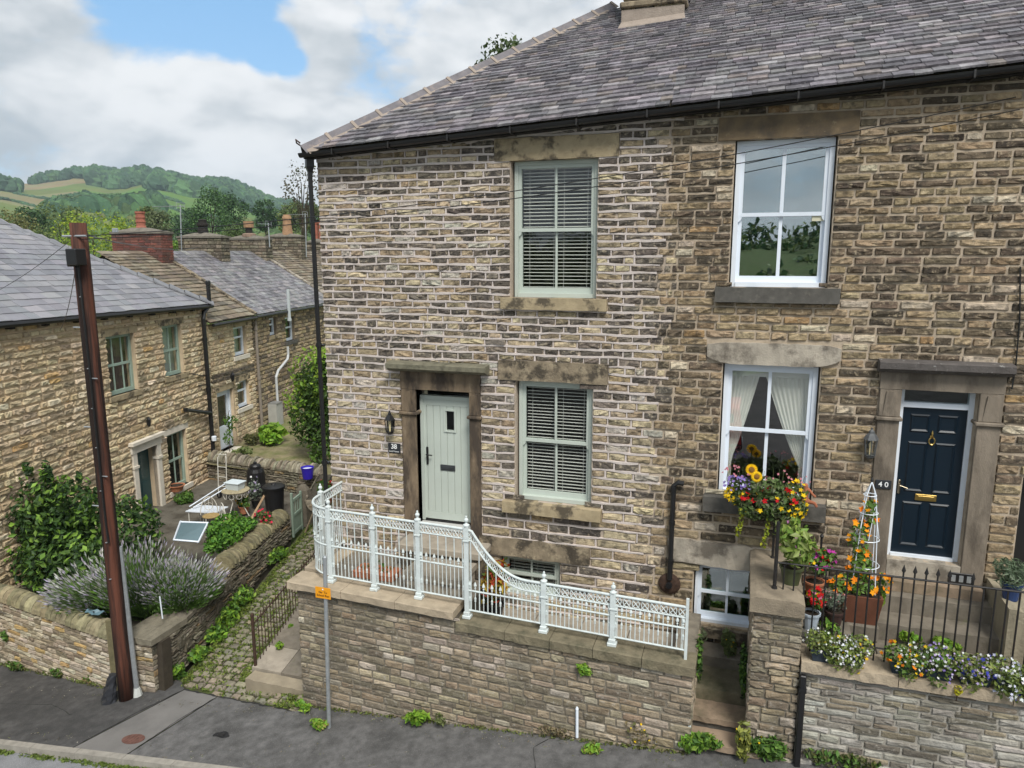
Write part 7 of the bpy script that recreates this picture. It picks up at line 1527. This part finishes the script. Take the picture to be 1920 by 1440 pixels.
sp4 = thing('planter', 'square rust brown planter of orange nasturtiums at the obelisk foot', 'planter', (1.55, -.62, 2.45)); MB().hexa([(1.36, -.82, 2.42), (1.74, -.82, 2.42), (1.74, -.44, 2.42), (1.36, -.44, 2.42), (1.31, -.87, 2.80), (1.79, -.87, 2.80), (1.79, -.39, 2.80), (1.31, -.39, 2.80)]).build('box', mat('rust_planter', (.15, .06, .035), .7, .25, 6, .2, 40), sp4); MB().box(1.34, 1.76, -.84, -.42, 2.795, 2.806).build('soil', M_soil, sp4)
MB().bbox(1.33, 1.77, -.86, -.40, 2.2, 2.42, .02).build('foot', M_flag, sp4)
nl = [(1.50, -.70, 2.9, .24, .2, .12), (1.52, -.68, 3.15, .16, .14, .2), (1.48, -.66, 3.5, .12, .12, .25), (1.58, -.64, 3.85, .09, .09, .2), (1.3, -.75, 2.9, .16, .14, .12), (1.80, -.70, 2.95, .08, .1, .14)]
leafcloud(MB(), 620, nl, .075, [(.09, .18, .03), (.14, .24, .04)]).build('foliage', LEAF, sp4); blossoms(MB(), on_lobe(nl, 60, -.6), .075, [ORG, (.85, .34, .01)]).build('flowers', PETAL, sp4)
ob = thing('obelisk', 'white wire garden obelisk with orange flowers climbing through it', 'obelisk', (1.56, -.62, 2.8)); ap = np.array([1.58, -.60, 4.25])
for k in range(4):
    w = math.pi/4+k*math.pi/2; b = np.array([1.56+.20*math.cos(w), -.62+.20*math.sin(w), 2.8]); MB().tube([b, np.array([1.575+.13*math.cos(w), -.61+.13*math.sin(w), 3.7]), np.array([1.58+.07*math.cos(w), -.6+.07*math.sin(w), 4.1]), ap], .007, 6).build('upright', M_white, ob)
for z, r in ((3.15, .175), (3.5, .15), (3.85, .11), (4.08, .075)): MB().tube([(1.57+r*math.cos(w), -.61+r*math.sin(w), z) for w in np.linspace(0, 2*math.pi, 17)], .006, 5, caps=False).build('hoop', M_white, ob)
for k in range(4): w = k*math.pi/2; MB().tube([(1.575+.14*math.cos(w), -.61+.14*math.sin(w), 3.52), (1.58+.08*math.cos(w+.9), -.6+.08*math.sin(w+.9), 4.05)], .005, 5).build('lattice', M_white, ob)
MB().lathe([(.012, 0), (.022, .02), (.012, .045), (.003, .06)], ap, 8).build('finial', M_iron, ob)
potted('lavender_pot', 'dark blue glazed pot of grey green lavender on the pale stone block', (3.22, -.62, 2.92), .12, .22, mat('blue_glaze', (.012, .04, .14), .25, .1, 5, .05, 40, spec=.6), .22, .20, 700, .09, [(.13, .19, .11), (.18, .23, .15), (.10, .15, .08)], cat='potted plant', asp=.16)
t = thing('air_brick', 'black cast grate set at the foot of the navy door step', 'grate', (2.75, -.05, 2.87)); MB().bbox(2.68, 2.98, -.06, -.03, 2.80, 2.95, .004).build('grate', M_black, t)
for k in range(3): MB().box(2.71+.09*k, 2.76+.09*k, -.064, -.058, 2.83, 2.92).build('slot', M_steel, t)
def trough(name, lab, x0, x1, flw, cols, m=None, hang=None, y=-1.62, h=.15):
    t = thing(name, lab, 'trough', ((x0+x1)/2, y, 2.285)); z = 2.286; MB().hexa([(x0+.03, y-.075, z), (x1-.03, y-.075, z), (x1-.03, y+.075, z), (x0+.03, y+.075, z), (x0, y-.095, z+h), (x1, y-.095, z+h), (x1, y+.095, z+h), (x0, y+.095, z+h)]).build('trough', m or mat('trough_blue', (.03, .045, .065), .5, .15, 5, .1, 40), t); MB().box(x0+.012, x1-.012, y-.083, y+.083, z+h, z+h+.006).build('soil', M_soil, t)
    lb = []; n = max(3, int((x1-x0)/.13))
    for i in range(n): xx = x0+(x1-x0)*(i+.5)/n; lb.append((xx, y-.03+rnd.uniform(-.03, .03), z+h+.06+rnd.uniform(-.02, .05), .16, .16, .15))
    for hx in (hang or []): lb.append((hx, y-.15, z+h-.02, .13, .08, .18))
    leafcloud(MB(), int(1000*(x1-x0)/.5), lb, .05, cols+[(.22, .29, .06), (.09, .13, .03)]).build('foliage', LEAF, t)
    for k, (cl, nf, ss, a, b, zn) in enumerate(flw): blossoms(MB(), on_lobe([l for l in lb if a <= l[0] <= b] or lb, int(nf*.85), zn), ss*.85, [cl, tuple(x*.75 for x in cl)]).build('flowers', PETAL, t)
trough('flower_trough', 'trough of white alyssum with trailing yellow flowers, nearest the side wall', .90, 1.50, [(WHITE, 120, .032, 0, 9, -.3), ((.70, .72, .85), 50, .03, 1.15, 9, -.3), (YEL, 40, .042, 1.1, 1.5, -.9)], [(.16, .20, .07), (.20, .25, .06)], hang=[1.2, 1.35])
trough('flower_trough', 'trough with orange, white and purple flowers in the middle of the front wall', 1.76, 2.42, [(ORG, 14, .06, 0, 1.95, -.4), (WHITE, 75, .04, 1.9, 2.3, -.5), (YEL, 22, .045, 1.8, 2.1, -.8), (VIO, 44, .04, 2.2, 9, -.5), (LIL, 26, .035, 2.1, 9, -.2)], G_MID+[(.20, .22, .08)], hang=[1.95, 2.25])
trough('flower_trough', 'trough of deep blue and lilac pansies right of the middle of the front wall', 2.46, 2.80, [(BLU, 34, .055, 0, 9, -.3), (LIL, 42, .045, 0, 9, -.3), (WHITE, 18, .035, 0, 9, -.2)], [(.17, .20, .07), (.22, .24, .07)], hang=[2.6])
trough('flower_trough', 'trough of white and pale lilac petunias at the right end of the front wall', 2.82, 3.40, [(WHITE, 120, .05, 0, 9, -.9), ((.66, .68, .86), 60, .045, 0, 9, -.8), (BLU, 8, .04, 0, 9, -.8), ((.75, .72, .3), 18, .04, 3.1, 9, -.3)], [(.20, .25, .06), (.13, .18, .05)], hang=[2.9, 3.0, 3.15, 3.3], y=-1.66)
t = thing('daffodil_weed', 'tiny yellow flower growing from the coping joint below the troughs', 'flower', (2.55, Yf-.05, 2.2)); MB().tube([(2.45, Yf-.04, 2.1), (2.45, Yf-.07, 2.24)], .006, 4).build('stem', M_rust, t); leafcloud(MB(), 40, [(2.45, Yf-.07, 2.25, .04, .04, .06)], .05, [(.6, .5, .02), (.4, .4, .03)]).build('flower', LEAF, t)
for i, (x, lab, n) in enumerate(((2.15, 'weeds growing on the worn step left of the navy door grate', 150), (2.55, 'weeds growing on the worn step in front of the navy door', 190))):
    shrub('step_weed', lab, (x, -.80, 2.30), (.20, .09, .09), n, .07, G_BR, 5, .5, 'weed', 2.2, stems=False)
shrub('step_fern', 'fresh green fern at the planter corner beside the door steps', (1.78, -.42, 2.6), (.12, .12, .2), 160, .08, G_BR, 5, .5, 'fern', 2.3, stems=False)
# ---- weeds on walls and along the feet of the walls
def weed(name, lab, c, R, n, size, cols, fl=None, fs=.03, nb=6, cat='weed'):
    t = thing(name, lab, cat, (c[0], c[1], c[2]-R[2])); lb = blobs(c, R, nb, .55); leafcloud(MB(), n, lb, size, cols).build('foliage', LEAF, t)
    if fl: blossoms(MB(), on_lobe(lb, fl[1], 0), fs, [fl[0]]).build('flowers', PETAL, t)
def atg(px, py, h=.1): p = ground(px, py); return (p[0], p[1], p[2]+h)
weed('leafy_weed', 'bright green round leaved weed at the foot of the terrace wall', atg(778, 1362, .14), (.22, .1, .14), 170, .10, G_BR)
weed('leafy_weed', 'small dull weed right of the bright round leaved one', atg(825, 1368, .12), (.09, .07, .14), 90, .06, [(.15, .18, .06), (.11, .14, .05)])
weed('wall_fern', 'green fern sprouting from the middle of the terrace wall', (*(onY(1094, 1256, wy(-2)-.06)[:2]), onY(1094, 1256, wy(-2)-.06)[2]), (.13, .06, .10), 200, .06, G_BR, ((.75, .3, .03), 1), .04)
weed('pavement_weed', 'yellowish weed standing on the pavement below the terrace wall', atg(1107, 1412, .08), (.17, .08, .08), 130, .07, G_BR+[(.25, .22, .06)])
weed('dry_weed', 'dry brownish weed with yellow flowers near the steps', atg(1195, 1400, .16), (.26, .09, .18), 190, .06, [(.20, .16, .08), (.14, .15, .05), (.25, .2, .1)], (YEL, 8), .03)
weed('dry_weed', 'thin brown weed left of the white wall pipe', atg(1035, 1385, .1), (.24, .07, .11), 130, .05, [(.20, .16, .09), (.13, .12, .06)])
weed('dock_weed', 'broad leaved dock plant at the foot of the steps', atg(1310, 1415, .18), (.34, .12, .15), 330, .10, G_MID+G_BR)
weed('tall_weed', 'tall yellow green sow thistle growing in front of the bottom step', atg(1395, 1425, .28), (.13, .09, .32), 240, .08, [(.26, .28, .06), (.17, .2, .05)], (YEL, 6), .03)
weed('nettle_clump', 'dense dark green weed clump against the side wall foot', atg(1450, 1425, .18), (.36, .14, .2), 620, .09, G_MID, (YEL, 4), .03)
weed('corner_weed', 'mixed weeds at the front wall foot right of the drain pipe', atg(1590, 1440, .1), (.6, .09, .12), 360, .07, G_MID+G_OL)
weed('yellow_weed', 'weed with a yellow flower at the front wall foot near the frame corner', atg(1830, 1438, .12), (.18, .08, .13), 130, .07, G_MID, (YEL, 3), .03)
weed('step_ivy', 'dark ivy hanging down the side wall beside the steps', (.18, -.85, 1.5), (.06, .36, .40), 620, .07, G_DK+G_MID, nb=9, cat='ivy')
weed('left_ivy', 'ivy trailing over the terrace wall end beside the steps', (-.41, -.9, 1.6), (.06, .30, .28), 320, .07, G_DK+G_MID, nb=7, cat='ivy')
weed('sill_weed', 'tall weed in front of the white basement window', (-.02, -.36, 1.62), (.16, .09, .28), 240, .08, [(.12, .16, .06), (.16, .2, .07)], (YEL, 4), .03)
weed('sill_weed', 'grey green weed at the left end of the basement sill', (-.48, -.36, 1.62), (.12, .1, .16), 130, .07, [(.14, .17, .09), (.18, .22, .12)])
weed('post_weed', 'yellow green weeds around the sign post foot', atg(600, 1368, .07), (.20, .12, .08), 170, .07, G_BR+[(.28, .25, .07)])
weed('kerb_weed', 'green weed at the terrace wall corner by the cobbles', atg(572, 1335, .1), (.13, .09, .1), 120, .07, G_BR)
weed('lane_weed', 'leafy weeds at the lane mouth below the dark upright slab', atg(332, 1272, .14), (.20, .25, .15), 330, .10, G_MID+G_BR, (ORG, 1), .05)
for i, (px, py, R, lab) in enumerate(((372, 1215, .24, 'nearest leafy weed clump along the lane wall'), (400, 1195, .27, 'second leafy weed clump along the lane wall'), (430, 1165, .34, 'largest dark leafy weed clump along the lane wall'), (452, 1140, .34, 'upper leafy weed clump along the lane wall'), (520, 1040, .27, 'small weed clump near the green gate'))):
    p = onP(px, py, LA+Nl*.16, Nl); weed('lane_weed', lab, (p[0], p[1], float(lane_z(p[0], p[1]))+R*.55), (R*1.0, R*1.3, R*.7), int(900*R), .10, G_MID+G_BR)
for px, py, lab in ((525, 1215, 'low weed on the raised path by the lane fence'), (545, 1180, 'weed with a yellow flower on the raised path')): p = onZ(px, py, .2); weed('path_weed', lab, (p[0], p[1], .25), (.08, .08, .08), 90, .06, G_BR, (YEL, 1), .03)
for px, lab in ((30, 'leafy weed at the garden wall foot by the frame edge'), (110, 'low weed patch at the garden wall foot'), (178, 'bright round weed at the garden wall foot by the pole')):
    p = ground(px, 1252+px*.16); weed('wall_foot_weed', lab, (p[0], p[1], p[2]+.1), (.26, .1, .11), 220, .07, G_MID+G_OL)
p = onY(15, 1190, -.9); weed('wall_plant', 'small green plant growing out of the garden wall face', (p[0], p[1]-.08, p[2]), (.10, .05, .12), 120, .06, G_MID)
# moss and grass in joints of the lane and kerb
mb = MB(); V = []
for _ in range(3600):
    y = rnd.uniform(-1.4, 4.5); xl = -9.2-.19*(y+1); xr = (-6.6 if y < -.9 else -7.95-.14*(y+.8)); k = rnd.random()
    x = xl+(xr-xl)*(k**2.2 if rnd.random() < .6 else 1-.16*k)
    if y < -1.2-.135*(x+9.0): continue
    yy = y-.05*(x+8); V.append((x, yy, float(lane_z(x, yy))+.012))
lobes = [(*v, .05, .05, .02) for v in V]; leafcloud(mb, 12000, lobes, .05, [(.12, .17, .03), (.18, .23, .04), (.08, .11, .025)], up=.5); o = mb.build('lane_moss', LEAF); o['kind'] = 'stuff'; o['label'] = 'moss and grass tufts between the lane cobbles'
mb = MB(); lobes = [(x, KY-.17+rnd.uniform(-.03, .04), gzz(x)-.09, .06, .03, .03) for x in [rnd.uniform(-14, -7.1) for _ in range(260)]]; leafcloud(mb, 2600, lobes, .05, [(.10, .15, .03), (.15, .20, .04)], up=.4); o = mb.build('kerb_grass', LEAF); o['kind'] = 'stuff'; o['label'] = 'grass and moss growing along the kerb foot'
mb = MB(); lobes = []
for _ in range(240):
    x = rnd.uniform(-6.6, -.5); lobes.append((x, wy(x)-.04, gz(x)+.015, .06, .03, .03))
for _ in range(120): x = rnd.uniform(-14, -10.4); lobes.append((x, F0[1]+(x-F0[0])*Uf[1]/Uf[0]-.04, gz(x)+.015, .07, .03, .04))
leafcloud(mb, 1500, lobes, .045, [(.10, .13, .03), (.13, .12, .05), (.16, .2, .05)]); o = mb.build('wall_foot_grass', LEAF); o['kind'] = 'stuff'; o['label'] = 'thin grass and debris along the wall feet'

mb = MB(); lobes = []
for _ in range(420):
    x = rnd.uniform(-14, 3)
    if rnd.random() < .6: y_ = (wy(x) if x > -6.4 else -1.45)-abs(rnd.gauss(0, .14))-.05
    else: y_ = KY+abs(rnd.gauss(0, .25))
    lobes.append((x, y_, gz(x)+.006, .05, .05, .004))
leafcloud(mb, 1500, lobes, .022, [(.20, .17, .11), (.10, .085, .06), (.28, .26, .22), (.12, .14, .05)], up=3.); o = mb.build('pavement_grit', LEAF); o['kind'] = 'stuff'; o['label'] = 'grit and dead leaf scraps on the pavement'
# ---------------------------------------------------------------- trees, woods and the far hill
FAR = pair('far_leaf', rough=.8, var=.3, vs=.5, bump=0, spec=.2)
M_bark = mat('bark', (.06, .048, .035), .95, .3, 6, .5, 20)
def az_px(px): return YAW-math.atan((px-960)/FPX)
def tree(name, lab, px, top, wpx, r, cols, n=2600, nb=13, hfac=1.15, sparse=False, group='trees beyond the cottages', base_z=None, leaf=None, squash=1.):
    """px, top, wpx: where the crown stands in the photograph; r: its distance"""
    d = ray(px, top); h = math.hypot(d[0], d[1]); P = CAM+d*(r/h); W = wpx/FPX*r*math.hypot(1, (px-960)/FPX); H = W*hfac; zb = base_z if base_z is not None else float(zfar(np.array(az_px(px)), np.array(r)))
    H = min(H, P[2]-zb-.8); t = thing(name, lab, 'tree', (P[0], P[1], zb), group); c = np.array([P[0], P[1], P[2]-H*.5]); lb = []
    for i in range(nb):
        a = rnd.uniform(0, 2*math.pi); q = rnd.uniform(-1, 1); e = math.sqrt(1-q*q*.8); k = rnd.uniform(.26, .42)
        lb.append((c[0]+math.cos(a)*W*.5*e*.62, c[1]+math.sin(a)*W*.5*e*.62, c[2]+q*H*.5*.68, W*.5*k*1.1, W*.5*k*1.1, H*.5*k))
    lb.append((c[0], c[1], c[2]+H*.1, W*.33, W*.33, H*.36))
    lf = leaf or max(.1, r*3.4/FPX)
    mb = leafcloud(MB(), n, lb, lf, cols, shell=.5, asp=.8); mb.build('crown', LEAF, t)
    mb = MB(); b = np.array([P[0], P[1], zb-.3]); tr = max(.12, W*.03)
    mb.tube([b, b+(c-b)*.6, c+[0, 0, H*.15]], [tr, tr*.75, tr*.3], 8)
    for l in lb[:6 if not sparse else 12]: mb.tube([b+(c-b)*rnd.uniform(.55, .95), (np.array(l[:3])+c)/2, np.array(l[:3])], [tr*.4, tr*.25, tr*.08], 5)
    mb.build('trunk', M_bark, t); return t
YG = [(.26, .34, .03), (.20, .30, .03), (.32, .38, .04), (.13, .21, .03)]; DG = [(.045, .10, .035), (.065, .135, .04), (.033, .07, .025)]; OG = [(.12, .17, .05), (.16, .20, .055), (.08, .12, .04)]; PY = [(.21, .20, .07), (.16, .17, .05), (.12, .14, .05)]
TR = [(18, 390, 75, 165, PY, 'pale yellowing tree at the left frame edge'), (53, 386, 52, 175, DG, 'dark round tree right of the yellowing one'), (105, 372, 80, 190, OG, 'olive tree above the telegraph pole top'), (235, 402, 72, 85, YG, 'yellow green tree behind the red brick chimney'),
      (268, 384, 44, 160, OG, 'dull olive tree over the red brick chimney pot'), (296, 392, 44, 150, [(.12, .14, .06), (.09, .12, .04)], 'pale small tree between the first two chimneys'), (345, 384, 62, 185, DG, 'dark tree behind the tall aerial mast'), (392, 348, 74, 170, [(.05, .12, .03), (.075, .15, .035), (.036, .08, .025)], 'biggest dark green tree above the second chimney'), (436, 362, 64, 190, DG, 'dark broad tree right of the biggest one'),
      (497, 370, 50, 190, DG, 'dark dense tree above the third chimney'), (545, 376, 60, 165, OG, 'olive tree left of the bare branched tree'), (586, 378, 50, 120, [(.10, .13, .03), (.07, .1, .025)], 'leafy tree close to the house corner'), (80, 415, 60, 120, OG, 'low olive tree left of the pole'), (440, 412, 60, 95, [(.08, .13, .04), (.11, .16, .05)], 'small grey green tree between the second and third chimneys')]
tree('ash_tree', 'bright yellow green tree behind the telegraph pole', 168, 390, 130, 80, YG, 5200, 18, .95)
for px, top, w, r, cols, lab in TR: tree('broadleaf_tree', lab, px, top, w, r, cols, 2400)
tree('bare_tree', 'sparse leaved tree with bare branches beside the house corner', 562, 292, 84, 70, [(.10, .09, .06), (.07, .08, .04)], 520, 14, 1.5, True, leaf=.22)
tree('roof_tree', 'dark leafy tree top rising behind the slate roof', 972, 62, 230, 30, [(.045, .075, .025), (.07, .10, .03)], 4500, 16, .8, base_z=1., leaf=.16)
for px, top, w, r, lab in ((330, 452, 42, 60, 'bright green bush between the first two chimneys'), (447, 455, 26, 62, 'slim green bush between the second and third chimneys')): tree('bush', lab, px, top, w, r, [(.17, .28, .03), (.12, .22, .03)], 900, 8, 1.0, group='bushes behind the cottages')
# one mass of woodland: lumpy crowns following the land
def crown_template(k):
    g_ = random.Random(k); V = []; F = []; nu, nv = 9, 6
    for j in range(nv+1):
        v = math.pi*j/nv*.72
        for i in range(nu):
            u = 2*math.pi*i/nu; s = 1+g_.uniform(-.22, .18); V.append((math.cos(u)*math.sin(v)*s, math.sin(u)*math.sin(v)*s, math.cos(v)*s))
    for j in range(nv):
        for i in range(nu): F.append((j*nu+i, (j+1)*nu+i, (j+1)*nu+(i+1) % nu, j*nu+(i+1) % nu))
    return np.array(V), F
CRN = [crown_template(k) for k in range(12)]
def wood_mass(name, lab, n, fpx, frange, size, cols):
    mb = MB()
    for _ in range(n):
        px = rnd.uniform(*fpx); a = az_px(px); r = frange(px); z = float(zfar(np.array(a), np.array(r))); s = rnd.uniform(.7, 1.3)*size; t = CRN[rnd.randrange(12)]
        o = np.array([-math.sin(a)*r, -10.5+math.cos(a)*r, z+s*.35]); mb.add(o+t[0]*np.array([s*.55, s*.55, s*.75]), t[1], jit(cols[rnd.randrange(len(cols))], .2))
    o = mb.build(name, FAR[1]); o['kind'] = 'stuff'; o['label'] = lab; return o
WD = [(.05, .105, .05), (.07, .14, .055), (.038, .08, .042)]
U_ = rnd.uniform
wood_mass('hill_wood', 'dark wood covering the far hilltop', 1500, (195, 640), lambda px: U_(1330, 1560) if px < 300 else U_(1120, 1560), 15, WD)
wood_mass('hill_wood', 'line of dark trees along the left of the hill crest', 90, (90, 230), lambda px: U_(1440, 1500), 12, WD)
wood_mass('knoll_wood', 'blue green wooded knoll below the fields', 620, (112, 275), lambda px: U_(560, 620+330*max(0, 1-abs(px-165)/90)), 15, WD+[(.05, .085, .03)])
wood_mass('field_copse', 'small dark copse on the hillside fields', 26, (284, 316), lambda px: U_(720, 760), 13, WD)
wood_mass('crest_copse', 'copse of trees on the left of the hill crest', 46, (-30, 62), lambda px: U_(1180, 1240), 15, WD)
wood_mass('valley_wood', 'mass of mixed trees in the valley', 900, (-60, 640), lambda px: U_(230, 470), 11, [(.07, .125, .045), (.09, .15, .045), (.055, .095, .038), (.14, .17, .06)])
for k, (r, a, b, lab) in enumerate(((980, -40, 135, 'dark hedge between the straw and green fields on the left'), (1120, 60, 200, 'hedge under the hill crest on the left'), (860, 230, 420, 'hedge across the green fields below the hilltop wood'), (1000, 250, 360, 'hedge beneath the hilltop wood'))):
    mb = MB()
    for i in range(60):
        px = a+(b-a)*i/60+rnd.uniform(-1, 1); az = az_px(px); rr = r+40*math.sin(px*.03); z = float(zfar(np.array(az), np.array(rr))); s = rnd.uniform(2, 4.5); t = CRN[rnd.randrange(12)]; mb.add(np.array([-math.sin(az)*rr, -10.5+math.cos(az)*rr, z+.5])+t[0]*[s*1.1, s*1.1, s*.6], t[1], jit(WD[i % 3], .2))
    o = mb.build('hedgerow', FAR[1]); o['kind'] = 'stuff'; o['label'] = lab
# ---- what faces the houses across the road: seen only in their window glass
bank = MB(); V = []
for j, (y, z) in enumerate(((-29.9, .0), (-38, 2.0), (-48, 4.2), (-62, 6.2), (-90, 8.0), (-130, 9))):
    for i in range(25): x = -90+i*7.5; V.append((x, y+2*math.sin(x*.1), z+gzz(np.clip(x, -30, 25))*.6+.8*math.sin(x*.21+j)))
bank.add(V, [(j*25+i+1, j*25+i, (j+1)*25+i, (j+1)*25+i+1) for j in range(5) for i in range(24)]); struct(bank.build('grass_bank', M_grass, smooth=True), 'grass bank across the road from the houses')
mb = MB(); lb = []
for _ in range(120): x = rnd.uniform(-80, 80); y = rnd.uniform(-95, -50); s = rnd.uniform(2.2, 4); lb.append((x, y, 4.5+(-y-50)*.06+rnd.uniform(-1, 1.5), s, s, s*.9))
lb += [(rnd.uniform(-40, 45), rnd.uniform(-52, -33), rnd.uniform(1.5, 4.5), rnd.uniform(1.5, 3), rnd.uniform(1.5, 3), rnd.uniform(1.2, 2.4)) for _ in range(110)]
leafcloud(mb, 42000, lb, .6, DG+OG, asp=.8); o = mb.build('bank_wood', LEAF); o['kind'] = 'stuff'; o['label'] = 'wood on the bank across the road'
t = thing('conifer', 'conifer across the road mirrored in the upper white window', 'tree', (-2.4, -26, .6)); mb = MB(); lb = []
for k in range(15): z = 2+k*.8; w = 3.0*(1-k/17); lb += [(-2.4+w*.5*math.cos(a), -26+w*.5*math.sin(a), z-.2, w*.42, w*.42, .28) for a in (k, k+2.1, k+4.2)]
leafcloud(mb, 3500, lb, .5, DG, droop=.4, asp=.35).build('crown', LEAF, t); MB().tube([(-2.4, -26, .3), (-2.4, -26, 14)], [.25, .05], 8).build('trunk', M_bark, t)
def car():
    t = thing('parked_car', 'red hatchback mirrored in the lower white window', 'car', (-.9, -15.2, .7)); g = gzz(-.9)-.02; x0 = -.9; M_car = mat('red_car_paint', (.42, .008, .012), .3, .03, 3, 0, spec=.5, coat=.6); M_cg = mat('car_glass', (.01, .012, .014), .1, 0, 1, 0, spec=.6)
    pr = [(-13.3, .35), (-13.25, .75), (-13.45, 1.0), (-13.75, 1.42), (-14.2, 1.52), (-15.4, 1.50), (-16.2, 1.02), (-17.0, .88), (-17.25, .6), (-17.2, .32)]
    V = []; n = len(pr)
    for x, k in ((-.84, .0), (-.78, .04), (.78, .04), (.84, 0)):
        for y, z in pr: V.append((x0+x*(1-.16*max(0, z-.95)), y, g+z+k*.3))
    F = [(i*n+j, i*n+(j+1) % n, (i+1)*n+(j+1) % n, (i+1)*n+j) for i in range(3) for j in range(n)]+[tuple(range(n-1, -1, -1)), tuple(range(3*n, 4*n))]
    MB().add(V, F).build('body', M_car, t)
    MB().add([(x0-.6, -13.47, g+1.05), (x0+.6, -13.47, g+1.05), (x0+.52, -13.73, g+1.40), (x0-.52, -13.73, g+1.40)], [(0, 1, 2, 3)]).build('rear_window', M_cg, t)
    for s in (-1, 1):
        MB().add([(x0+s*.845, -13.8, g+1.0), (x0+s*.845, -15.9, g+1.0), (x0+s*.775, -15.3, g+1.42), (x0+s*.775, -13.95, g+1.42)], [(0, 1, 2, 3)]).build('side_window', M_cg, t)
        MB().bbox(x0+s*.70-.09, x0+s*.70+.09, -13.27, -13.22, g+.8, g+1.0, .01).build('tail_light', mat('lamp_red', (.5, .02, .02), .3, 0, 1, 0), t)
        for y in (-13.95, -16.45):
            w = MB().lathe([(.30, -.1), (.31, -.06), (.31, .06), (.30, .1)], (x0+s*.76, y, g+.31), 18, axis=(1, 0, 0)).build('wheel', M_black, t); MB().lathe([(.19, 0), (.17, .02), (.03, .03)], (x0+s*.87, y, g+.31), 12, axis=(s, 0, 0)).build('rim', M_steel, w)
    MB().box(x0-.26, x0+.26, -13.245, -13.235, g+.62, g+.73).build('number_plate', mat('yellow_plate', (.75, .52, .03), .5, 0, 1, 0), t)
car()
# ---- wires and aerials
def wire(lab, a, b, sag, r=.006):
    t = thing('overhead_wire', lab, 'wire', a); a, b = np.array(a), np.array(b); MB().tube([a+(b-a)*u-np.array([0, 0, sag*4*u*(1-u)]) for u in np.linspace(0, 1, 22)], r, 4).build('wire', M_black, t)
q = pa(.975); 
wire('upper black wire from the pole to the eaves of the brown house', q+[.2, -.1, 0], onY(1905, 182, -.12), .25); wire('lower black wire from the pole across the house fronts', q+[.15, -.1, -.05], onY(1912, 205, -.10), .25)
wire('thin wire from the pole down to the slate roofed cottage at the left', pa(.93)+[-.1, 0, 0], cpt(-2.2, 5.5, .2), .15); wire('thin wire leaving the pole towards the left frame edge', pa(.965)+[-.1, -.1, 0], np.array(onY(-60, 570, 1.2)), .1)
wire('wire from the pole to the red brick chimney', q+[.2, 0, .02], cpt(6.0, 7.5, -3.2), .1); wire('wire from the pole to the second stone chimney', q+[.2, 0, .0], cpt(9.7, 7.4, -3.4), .15)
t = thing('cable', 'black cable running down the brown stone wall at the right frame edge', 'cable', onY(1905, 700, 0)); MB().tube([onY(1913, 500, -.04), onY(1912, 600, -.04), onY(1904, 690, -.04), onY(1897, 730, -.05)], .010, 5).build('cable', M_black, t)
def aerial(lab, px, ytop, ybot, s, yag=True, dirx=1.):
    p0, p1 = onP(px, ybot, CO+CD*s-CN*3.4, CD), onP(px-2, ytop, CO+CD*s-CN*3.4, CD); t = thing('tv_aerial', lab, 'aerial', p0); MB().tube([p0-[0, 0, .3], p1], .022, 6).build('mast', M_steel, t)
    mb = MB(); e = np.array([-1.0*dirx, .25, .02]); 
    if yag:
        a = p1-[0, 0, .05]; mb.tube([a+e*.2*-1, a+e*1.5], .011, 5)
        for k in range(12): c = a+e*(1.5*k/11); mb.tube([c+[-.04, -.16, 0], c+[.04, .16, 0]], .006, 4)
        mb.tube([a+[0, -.2, -.12], a+[0, -.2, .12], a+[0, .2, .12], a+[0, .2, -.12]], .008, 4)
        mb.build('yagi', M_steel, t)
aerial('tall mast with a long television aerial between the first chimneys', 340, 384, 470, 9.7); aerial('aerial on the third chimney', 505, 418, 450, 13.3, True, .45); aerial('thin aerial on the furthest chimney', 574, 400, 470, 17, True, .7)
t = thing('phone_box', 'small pale junction box on the wire behind the pole', 'junction box', pa(.97)+np.array([1.5, .8, .1])); c = atD(216, 432, 20.5); MB().bbox(c[0]-.08, c[0]+.08, c[1]-.04, c[1]+.04, c[2]-.06, c[2]+.06, .01).build('box', M_steel, t)
# ---- valley air
hz = bpy.data.materials.new('haze'); hz.use_nodes = True; nn_ = hz.node_tree.nodes; nn_.remove(nn_['Principled BSDF']); pv = nn_.new('ShaderNodeVolumePrincipled'); pv.inputs['Color'].default_value = (.72, .86, 1.0, 1); pv.inputs['Density'].default_value = .00019; pv.inputs['Anisotropy'].default_value = .1
hz.node_tree.links.new(pv.outputs[0], nn_['Material Output'].inputs['Volume'])
o = MB().box(-2200, 2200, -2210, 2190, -60, 320).build('haze', hz); o['kind'] = 'stuff'; o['label'] = 'thin blue air filling the valley'
